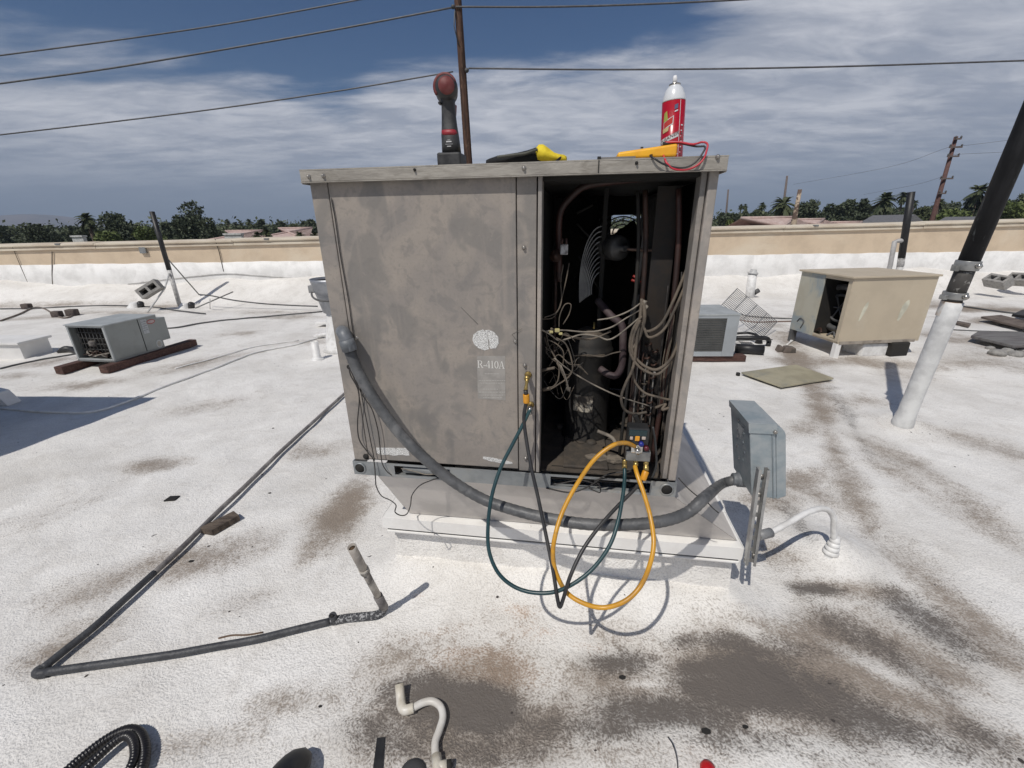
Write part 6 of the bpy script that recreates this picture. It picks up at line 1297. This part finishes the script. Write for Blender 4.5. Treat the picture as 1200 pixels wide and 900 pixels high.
def tree(px0, px1, pyt, Yd, kd, lab_, seed, grp='trees beyond the parapet', n=2600, cat_='tree', lf=None):
    r = random.Random(seed); a = GY(px0, pyt, Yd); b = GY(px1, pyt, Yd); cx = (a.x + b.x) / 2; w = (b.x - a.x) / 2 * 1.18; n = int(n * 1.7); top = a.z
    t_ = thing('broadleaf_tree', lab_, cat_, (cx, Yd, GRD), grp); Ht = top - GRD; C = []
    n_ = 17
    for k in range(n_):
        f = r.random(); zc = GRD + Ht * (.28 + .62 * f); spread = w * (1.0 - .65 * f ** 1.6); an = r.uniform(0, 6.28); rr_ = r.uniform(.1, .95) * spread
        s = w * r.uniform(.28, .48); C.append(((cx + rr_ * math.cos(an), Yd + rr_ * math.sin(an), min(zc, top - s * .7)), (s, s, s * .75)))
    C.append(((cx + r.uniform(-.3, .3) * w, Yd, top - w * .25), (w * .35, w * .35, w * .3)))
    MB().tube([(cx, Yd, GRD - .2), (cx + w * .05, Yd, GRD + Ht * .35)], [w * .08 + .1, w * .05 + .06], 8).build('trunk', barkm, t_)
    for k in range(5):
        c = C[k][0]; MB().tube([(cx + w * .05, Yd, GRD + Ht * .33), ((cx + c[0]) / 2, (Yd + c[1]) / 2, GRD + Ht * .5), c], [w * .04 + .05, w * .03 + .03, .03], 6).build('limb', barkm, t_)
    leaves(C, n, lf or Yd * .0034, LM[kd], 'crown', t_, seed); return t_
def palm(px, pyt, Yd, size, lab_, seed, tall=True, grp='palms beyond the parapet'):
    r = random.Random(seed); c = GY(px, pyt, Yd); c.z -= size * .5; t_ = thing('palm_tree', lab_, 'palm tree', (c.x, Yd, GRD), grp)
    MB().tube([(c.x + (.3 if tall else 0), Yd, GRD - .1), (c.x + .1, Yd, (GRD + c.z) / 2), tuple(c)], [.26, .2, .17], 8).build('trunk', barkm, t_)
    V = []; fcs = []; mb = MB()
    size *= .8
    for k in range(46):
        az_ = r.uniform(0, 6.28); el_ = r.uniform(-1.1, 1.35); L = size * r.uniform(.7, 1.05); d = Vector((math.cos(az_) * math.cos(el_), math.sin(az_) * math.cos(el_), math.sin(el_))); sd_ = d.cross(Vector((0, 0, 1))).normalized()
        pts = []; 
        for j in range(6):
            t = j / 5; pts.append(c + d * L * t + Vector((0, 0, -L * .45 * t * t)))
        for j in range(5):
            for sgn in (-1, 1):
                w0 = size * .20 * math.sin(math.pi * (.15 + .8 * j / 5)); q = pts[j]; q2 = pts[j + 1]; mb.add([q, q2, q2 + sd_ * w0 * sgn + Vector((0, 0, -w0 * .5)) + d * w0 * .4, q + sd_ * w0 * .7 * sgn + Vector((0, 0, -w0 * .4)) + d * w0 * .3], [(0, 1, 2, 3)])
    ob = mb.build('crown', LM['palm'], t_); at = ob.data.attributes.new('tint', 'FLOAT', 'POINT'); at.data.foreach_set('value', np.clip(np.repeat(rng.normal(.5, .3, len(ob.data.vertices) // 4), 4), 0, 1).astype(np.float32)); return t_
# left group
tree(-40, 22, 266, 80, 'dark', 'low dark tree at the far left edge under the mountain', 11)
tree(18, 72, 263, 72, 'dark', 'wide dark tree below the distant mountain', 12, n=3400)
tree(66, 100, 266, 85, 'dark', 'smaller dark tree between the wide one and the shaggy palm', 13)
tree(108, 162, 250, 66, 'dark', 'tall round dark tree just right of the shaggy palm', 14, n=3600)
tree(100, 140, 272, 60, 'bright', 'low bright green shrub below the round dark tree', 15)
tree(150, 192, 266, 62, 'bright', 'bright green low tree left of the slender pole', 16)
tree(182, 205, 260, 80, 'dark', 'dark tree just behind the slender black pole', 17)
tree(192, 252, 238, 70, 'dark', 'tallest feathery dark tree standing right of the slender pole', 18, n=5200)
tree(222, 258, 256, 66, 'dark', 'dark lower shoulder tree right of the feathery one', 19)
palm(98, 247, 62, 1.7, 'shaggy palm left of the tall round dark tree', 21, False); tree(88, 112, 262, 64, 'dark', 'shaggy dark bush around the foot of the palm', 20)
for k, (px, py, s) in enumerate(((266, 256, .9), (275, 259.5, .9), (281, 258.5, .9), (291, 255.5, 1.5))): palm(px, py, 130, s * 1.3, ('first tiny distant palm right of the feathery tree', 'second tiny distant palm, a little lower', 'third tiny distant palm beside the tallest of them', 'tallest of the four tiny distant palms')[k], 30 + k, grp='tiny distant palms left of the big unit')
tree(255, 300, 266, 120, 'olive', 'low olive bushes beneath the tiny distant palms', 35); tree(296, 312, 258, 110, 'dark', 'small round tree right of the tiny distant palms', 36)
tree(318, 338, 260, 120, 'dark', 'small dark dome shaped tree over the pink roof', 37); tree(336, 352, 263, 120, 'olive', 'small olive tree between two dark domes', 38); tree(346, 372, 258, 110, 'dark', 'dark dome shaped tree nearest the left of the big unit', 39)
for k, (px, py) in enumerate(((300, 270), (312, 267), (350, 270), (368, 271))): palm(px, py, 48, .9, ('stubby dark palm in front of the pink roof, leftmost', 'stubby dark palm beside the leftmost stubby one', 'stubby dark palm alone on the right part of the pink roof', 'stubby dark palm half hidden by the big unit')[k], 40 + k, False, grp='stubby palms before the pink roof')
# right group
tree(838, 868, 250, 90, 'dark', 'dark tree just right of the big unit behind the pink roof', 51); tree(866, 880, 248, 130, 'olive', 'small tree below the twin tiny palms', 52)
tree(878, 905, 246, 110, 'olive', 'small olive tree left of the bushy palm', 53); tree(930, 967, 235, 85, 'dark', 'round dark tree right of the white barked stump', 54, n=3400); tree(962, 990, 240, 90, 'dark', 'dark tree between two rounder ones', 55); tree(978, 1010, 235, 88, 'dark', 'dark tree at the middle of the right hand row', 56, n=3200)
tree(1004, 1026, 234, 80, 'dark', 'tall dark tree left of the leaning palm', 57); tree(1026, 1050, 238, 82, 'dark', 'dark tree under the leaning palm', 58); tree(1068, 1100, 243, 80, 'olive', 'olive shrubbery left of the tall utility pole', 59, n=3000)
tree(1085, 1140, 246, 75, 'bright', 'wide bright olive shrub behind the tall utility pole', 60, n=3600); tree(1100, 1132, 238, 110, 'dark', 'dark tree tops above the bright olive shrub', 61); tree(1136, 1175, 232, 80, 'dark', 'dark tree below the tall round headed palm', 62, n=3400)
tree(1165, 1215, 238, 66, 'bright', 'bright green tree at the right edge behind the mast', 63, n=3600); tree(1188, 1230, 226, 90, 'olive', 'tall thin grey green tree at the right edge', 64); tree(842, 862, 258, 40, 'bright', 'leafy green shrub at the corner of the pink roof', 65); tree(1048, 1072, 244, 95, 'dark', 'dark low tree right of the leaning palm', 66)
palm(894, 236, 110, 1.5, 'single small palm left of the bushy palm', 70); palm(874, 238, 140, 1.3, 'right one of the twin tiny palms', 71); palm(869, 238.5, 142, 1.3, 'left one of the twin tiny palms', 72)
palm(922, 226, 70, 2.9, 'bushy fan palm behind the white barked stump', 73, False); palm(1041, 223, 75, 2.8, 'palm with a leaning trunk left of the black pole', 74); palm(1061, 223, 100, 2.0, 'round headed palm just left of the black pole', 75); palm(1073, 233, 110, 1.4, 'small palm just right of the black pole', 76)
palm(1152, 212, 80, 2.9, 'tall round headed palm left of the mast', 77); palm(1141, 227, 100, 2.0, 'shorter palm beside the tall round headed one', 78); palm(1104, 231, 95, 1.8, 'small palm right of the tall utility pole', 79)
for k, (a_, b_, y_, D_, kd) in enumerate(((836, 880, 252, 125, 'olive'), (872, 925, 250, 140, 'dark'), (905, 960, 246, 135, 'dark'), (950, 1000, 245, 120, 'olive'), (990, 1045, 242, 115, 'dark'), (1035, 1082, 244, 125, 'dark'), (1075, 1125, 241, 130, 'dark'), (1120, 1180, 240, 120, 'olive'), (1170, 1230, 236, 110, 'dark'))):
    tree(a_, b_, y_, D_, kd, ('low tree mass just right of the big unit, behind the first house', 'tree behind the bushy palm, right of the twin tiny palms', 'tree behind the white barked trunk', 'olive tree filling the gap right of the white barked trunk', 'dark tree filling the gap before the leaning palm', 'dark tree behind the black pole', 'dark tree behind the foot of the tall utility pole', 'olive tree below the tall round headed palm', 'dark tree behind the mast at the right edge')[k], 200 + k, n=3000)
for k, (a_, b_, y_, D_, kd) in enumerate(((-30, 40, 268, 110, 'olive'), (40, 110, 267, 110, 'dark'), (140, 205, 268, 110, 'dark'), (250, 320, 268, 150, 'olive'), (310, 378, 266, 150, 'dark'))):
    tree(a_, b_, y_, D_, kd, ('low olive tree behind the dark tree at the far left edge', 'low dark tree filling in left of the shaggy palm', 'low dark tree behind the slender pole', 'low olive tree beyond the pale pink roof', 'low dark tree beyond the stubby palms')[k], 220 + k, n=3000)
# far wooded plain: nobody could count these
def farwood(n, y0, y1, seed, hmax, size, name, lab_, x0=-1.4, x1=1.4):
    r = np.random.default_rng(seed); C = []
    for k in range(n):
        y = y0 + (y1 - y0) * r.random(); x = y * r.uniform(x0, x1); h = hmax * r.uniform(.5, 1.0); C.append(((x, y, GRD + h * .5), (h * r.uniform(.9, 1.8), h, h * .55)))
    o = leaves(C, n * 80, size, LM['olive'], name, None, seed); kind(o, 'stuff'); o['label'] = lab_; o['category'] = 'trees'; return o
farwood(1100, 105, 300, 5, 9.6, .55, 'distant_trees', 'distant low tree tops filling the plain beyond the houses')
farwood(500, 320, 900, 6, 10.5, 1.6, 'far_wood', 'farthest hazy band of trees on the horizon')
# pink tiled houses
pinkm = mat('pink roof tiles', (.50, .38, .34), .9, c2=(.42, .31, .275), sc_=3.5, bump=.6, bs=8, c3=(.56, .46, .42), s3=1.2); housew = mat('house wall', (.52, .45, .38), .9)
def house(px0, px1, pyr, Yd, depth, lab_, ov=.35, hip=True):
    a = GY(px0, pyr, Yd); b = GY(px1, pyr, Yd); zr = a.z; rise = 1.3; x0, x1 = a.x, b.x; t_ = thing('tiled_house', lab_, 'house', ((x0 + x1) / 2, Yd, GRD), 'pink tiled houses beyond the parapet')
    ze = zr - rise; y0, y1 = Yd - depth / 2, Yd + depth / 2; MB().box(x0 + ov, x1 - ov, y0 + ov, y1 - ov, GRD, ze + .05).build('wall', housew, t_)
    hx = depth * .5 if hip else 0.01
    mb = MB().add([(x0, y0, ze), (x1, y0, ze), (x1, y1, ze), (x0, y1, ze), (x0 + hx, Yd, zr), (x1 - hx, Yd, zr)], [(0, 1, 5, 4), (1, 2, 5), (2, 3, 4, 5), (3, 0, 4), (3, 2, 1, 0)]); rf = mb.build('roof', pinkm, t_)
    for k in range(int((x1 - x0 - 2 * hx) / .9)):
        x = x0 + hx + .3 + k * .9; 
    MB().tube([(x0 + hx, Yd, zr + .03), (x1 - hx, Yd, zr + .03)], .12, 6).build('ridge_tiles', pinkm, rf)
    for c_, q in (((x0, y0), x0 + hx), ((x1, y0), x1 - hx)): MB().tube([(c_[0], c_[1], ze + .04), (q, Yd, zr + .04)], .12, 6).build('hip_tiles', pinkm, rf)
    for k in range(3):
        xw = x0 + (x1 - x0) * (k + .5) / 3; w_ = MB().box(xw - .7, xw + .7, y0 + ov - .03, y0 + ov - .001, ze - 1.7, ze - .6).build('window', mat('dark window', (.03, .035, .04), .2), t_)
    return t_
house(866, 935, 256, 36, 9, 'pink tiled house roof left of the white barked stump'); house(905, 985, 258, 44, 10, 'long pink tiled roof right of the white barked stump'); house(960, 1012, 261, 48, 9, 'low end of the pink tiled roofs toward the right')
house(255, 318, 271, 60, 12, 'pale pink roof left of the stubby palms'); house(308, 385, 268, 55, 12, 'pink tiled roof just left of the big unit')
greyroof = mat('grey roof', (.16, .16, .17), .8)
for px0, px1, py, Yd, lab_ in ((1030, 1062, 252, 60, 'small grey gabled roof left of the black pole'), (1120, 1150, 254, 62, 'small grey roof right of the tall utility pole')):
    a = GY(px0, py, Yd); b = GY(px1, py, Yd); t_ = thing('small_house', lab_, 'house', ((a.x + b.x) / 2, Yd, GRD)); ze = a.z - 1.1; MB().box(a.x + .3, b.x - .3, Yd - 3, Yd + 3, GRD, ze).build('wall', housew, t_); MB().prism([(a.x, Yd - 3.3, ze), (b.x, Yd - 3.3, ze), ((a.x + b.x) / 2, Yd - 3.3, a.z)], (0, 6.6, 0)).build('roof', greyroof, t_)
for px0, px1, py, lab_ in ((262, 282, 273.5, 'little white shed before the pale pink roof'), (83, 96, 276, 'little white shed under the shaggy palm')):
    a = GY(px0, py, 46); b = GY(px1, py, 46); t_ = thing('white_shed', lab_, 'shed', ((a.x + b.x) / 2, 46, GRD)); MB().box(a.x, b.x, 46, 46.4, GRD, a.z - .15).build('wall', mat('shed white', (.6, .6, .58), .7), t_); MB().box(a.x - .05, b.x + .05, 45.9, 46.5, a.z - .149, a.z).build('roof', mat('shed white', (.6, .6, .58), .7), t_)
# utility poles
creo = mat('creosoted pole', (.085, .040, .022), .8, c2=(.030, .015, .010), sc_=3.0, stretch=(5, 5, .5), c3=(.26, .16, .10), s3=5.0, lo3=.58, hi3=.68, bump=.4, bs=12); greywood = mat('grey pole', (.16, .13, .12), .9)
PYD = 17.0; pb = GY(549, 190, PYD); ptx = GY(536.5, 0, PYD)
up_ = thing('utility_pole', 'nearest brown utility pole, rising behind the impact driver past the top edge', 'utility pole', (pb.x, PYD, GRD), 'utility poles')
dv = (ptx - pb).normalized(); q0 = pb - dv * ((pb.z - GRD) / dv.z); MB().tube([q0, pb, ptx, ptx + dv * 2.2], [.17, .138, .118, .11], 16).build('shaft', creo, up_)
w80 = GY(545, 80.5, PYD - .13); w8 = GY(531, 8, PYD - .13)
MB().lathe([(.04, 0), (.07, .03), (.07, .08), (.04, .12), (0, .12)], w80 + Vector((-.0, 0, -.05)), (1, -.3, 0), 10).build('insulator', cab, up_); MB().lathe([(.04, 0), (.06, .03), (.06, .08), (0, .12)], w8 + Vector((0, 0, -.05)), (0, 0, 1), 10).build('insulator', cab, up_)
MB().tube([w8 + Vector((.05, .0, -.1)), w8 + Vector((.0, .0, -.5)), w8 + Vector((.12, .0, -1.0))], .02, 6).build('ground_wire', cab, up_)
wr = mat('overhead wire', (.10, .10, .105), .5, c2=(.14, .14, .145)) 
def wire(A, B, sag, r, lab_, cat_='overhead wire', grp='overhead wires'):
    P = []; 
    for k in range(41): t = k / 40; p = A.lerp(B, t); p.z -= sag * 4 * t * (1 - t); P.append(p)
    o = MB().tube(P, r, 6).build('overhead_wire', wr); tag(o, lab_, cat_, grp)
def through(A, pxm, pym, Bx, By, PB, r, lab_):   # wire from A through the seen edge point, and on beyond the frame
    B = GY(Bx, By, PB); wire(A, B, .0, r, lab_)
yl = PYD - .15
def wline(pix, r, lab_):
    P = cat_rom([GY(x, y, yl) for x, y in pix], 8); ext = lambda q: q[0] < 10 or q[0] > 1190 or q[1] <= 0
    if ext(pix[0]): P = [P[0] + (P[0] - P[1]) * 45] + P
    if ext(pix[-1]): P = P + [P[-1] + (P[-1] - P[-2]) * 45]
    o = MB().tube(P, r, 6).build('overhead_wire', wr); tag(o, lab_, 'overhead wire', 'overhead wires')
wline([(0, 158), (130, 143), (265, 126), (400, 106), (531, 84)], .022, 'lowest overhead wire left of the nearest utility pole')
wline([(549, 80), (700, 81.5), (850, 80.5), (1000, 77.5), (1200, 71)], .026, 'lowest overhead wire right of the nearest utility pole')
wline([(0, 98), (130, 80), (265, 57.5), (400, 33.5), (529, 9)], .026, 'middle overhead wire left of the nearest utility pole')
wline([(534, 8), (640, 8), (740, 5.5), (860, 0), (960, -6)], .026, 'topmost overhead wire right of the nearest utility pole')
wline([(0, 65), (130, 48), (265, 28), (400, 3.5), (480, -12)], .022, 'uppermost overhead wire at the left, leaving the top of the picture')
def farpole(bx, by, tx, ty, Yd, r, lab_, arms=(), m=None, stp=None):
    a = GY(bx, by, Yd); b = GY(tx, ty, Yd); d = (b - a).normalized(); q = a - d * ((a.z - GRD) / d.z); t_ = thing('utility_pole', lab_, 'utility pole', tuple(q), 'utility poles')
    MB().tube([q, a, b], [r * 1.3, r * 1.15, r * .85], 10).build('shaft', m or greywood, t_)
    for f, w_ in arms:
        p = a.lerp(b, f); MB().box(p.x - w_, p.x + w_, Yd - r - .14, Yd - r - .02, p.z - .06, p.z + .06).build('crossarm', greywood, t_)
        for s in (-.9, .9): MB().lathe([(.05, 0), (.08, .06), (.05, .16), (0, .18)], (p.x + s * w_, Yd - r - .08, p.z + .06), seg=8).build('insulator', cab, t_)
    return t_
farpole(1091, 262, 1120.5, 160, 42, .17, 'tall utility pole with several short crossarms left of the mast', ((.97, .25), (.88, .55), (.78, .5), (.53, .55), (.36, .3)), mat('pole red brown', (.13, .07, .06), .9))
farpole(917, 250, 922.5, 206, 95, .22, 'distant thin utility pole behind the bushy palm'); farpole(851, 250, 853.5, 222, 120, .22, 'most distant thin utility pole near the big unit'); 
a = GY(930, 262, 30); b = GY(937.5, 222, 30); d = (b - a).normalized(); q = a - d * ((a.z - GRD) / d.z); o = MB().tube([q, a, a.lerp(b, .5), b], [.2, .18, .13, .12], 10).build('bare_trunk', mat('flaking pale bark', (.50, .40, .30), .9, c2=(.13, .09, .07), sc_=2.5, lo=.45, hi=.52)); tag(o, 'bare trunk with flaking pale bark before the pink roofs', 'tree trunk')
for i, (x0, y0, x1, y1, x2, y2) in enumerate(((1105, 207, 1070, 217, 1012, 228), (1118, 172, 1160, 167, 1200, 162), (1116, 181, 1160, 179, 1200, 177), (1113, 172, 1040, 196, 930, 216))):
    P = cat_rom([GY(x0, y0, 42), GY(x1, y1, 50 if i in (0, 3) else 42), GY(x2, y2, 66 if i in (0, 3) else 42)], 8); o = MB().tube(P, .012, 5).build('overhead_wire', wr); tag(o, ('thin wire falling left from the lower crossarm of the tall utility pole', 'upper thin wire running right from the tall utility pole', 'lower thin wire running right from the tall utility pole', 'thin wire falling left from the top of the tall utility pole')[i], 'overhead wire', 'overhead wires')
# mountains
def ridge(pts, Yd, name, m, dep=900):
    P = [GY(x, y, Yd) for x, y in pts]; n_ = 90; xs_ = np.linspace(P[0].x, P[-1].x, n_); zs = np.interp(xs_, [p.x for p in P], [p.z for p in P]); V = []; rows = 14
    for j in range(rows):
        t = j / (rows - 1); env = math.sin(math.pi * (t * .5 + 0)) 
        for i in range(n_):
            ns = 18 * math.sin(xs_[i] * .011 + j * .9) + 10 * math.sin(xs_[i] * .031 - j * 1.7); z = GRD + (zs[i] - GRD) * env + (ns * .5 * env * (1 - env) * 2)
            V.append((xs_[i], Yd - dep * (1 - t) + ns * 2, z))
    for i in range(n_): V.append((xs_[i], Yd + dep, GRD))
    fs = [(j * n_ + i, j * n_ + i + 1, (j + 1) * n_ + i + 1, (j + 1) * n_ + i) for j in range(rows) for i in range(n_ - 1)]
    me = bpy.data.meshes.new(name); me.from_pydata(V, [], fs); me.materials.append(m); me.polygons.foreach_set('use_smooth', [True] * len(me.polygons)); o = bpy.data.objects.new(name, me); COL.objects.link(o); kind(o, 'structure'); return o
rock = mat('desert rock', (.17, .13, .12), .95, c2=(.10, .085, .08), sc_=.006, det=9)
ridge([(-160, 275), (-60, 264), (0, 256.5), (20, 253), (45, 251), (62, 252), (80, 255), (95, 260), (110, 268), (130, 274)], 3400, 'mountain', rock)
ridge([(990, 262), (1040, 251), (1080, 248), (1110, 247), (1150, 246), (1180, 243), (1240, 239), (1330, 250), (1400, 258)], 3900, 'mountain', rock)
# the air between
hb_ = MB().box(-4200, 4200, -600, 5200, GRD - 1.5, 420); hz_o = hb_.build('haze', None); kind(hz_o, 'stuff')
hm = bpy.data.materials.new('air'); hm.use_nodes = True; nt_ = hm.node_tree; nt_.nodes.remove(nt_.nodes['Principled BSDF']); pv_ = nt_.nodes.new('ShaderNodeVolumePrincipled'); pv_.inputs['Color'].default_value = (.62, .74, .92, 1); pv_.inputs['Density'].default_value = .00024
pv_.inputs['Anisotropy'].default_value = .0
nt_.links.new(pv_.outputs[0], nt_.nodes['Material Output'].inputs['Volume']); hz_o.data.materials.append(hm); sc.cycles.volume_bounces = 0
for o in bpy.data.objects:
    if 'o' in o: del o['o']
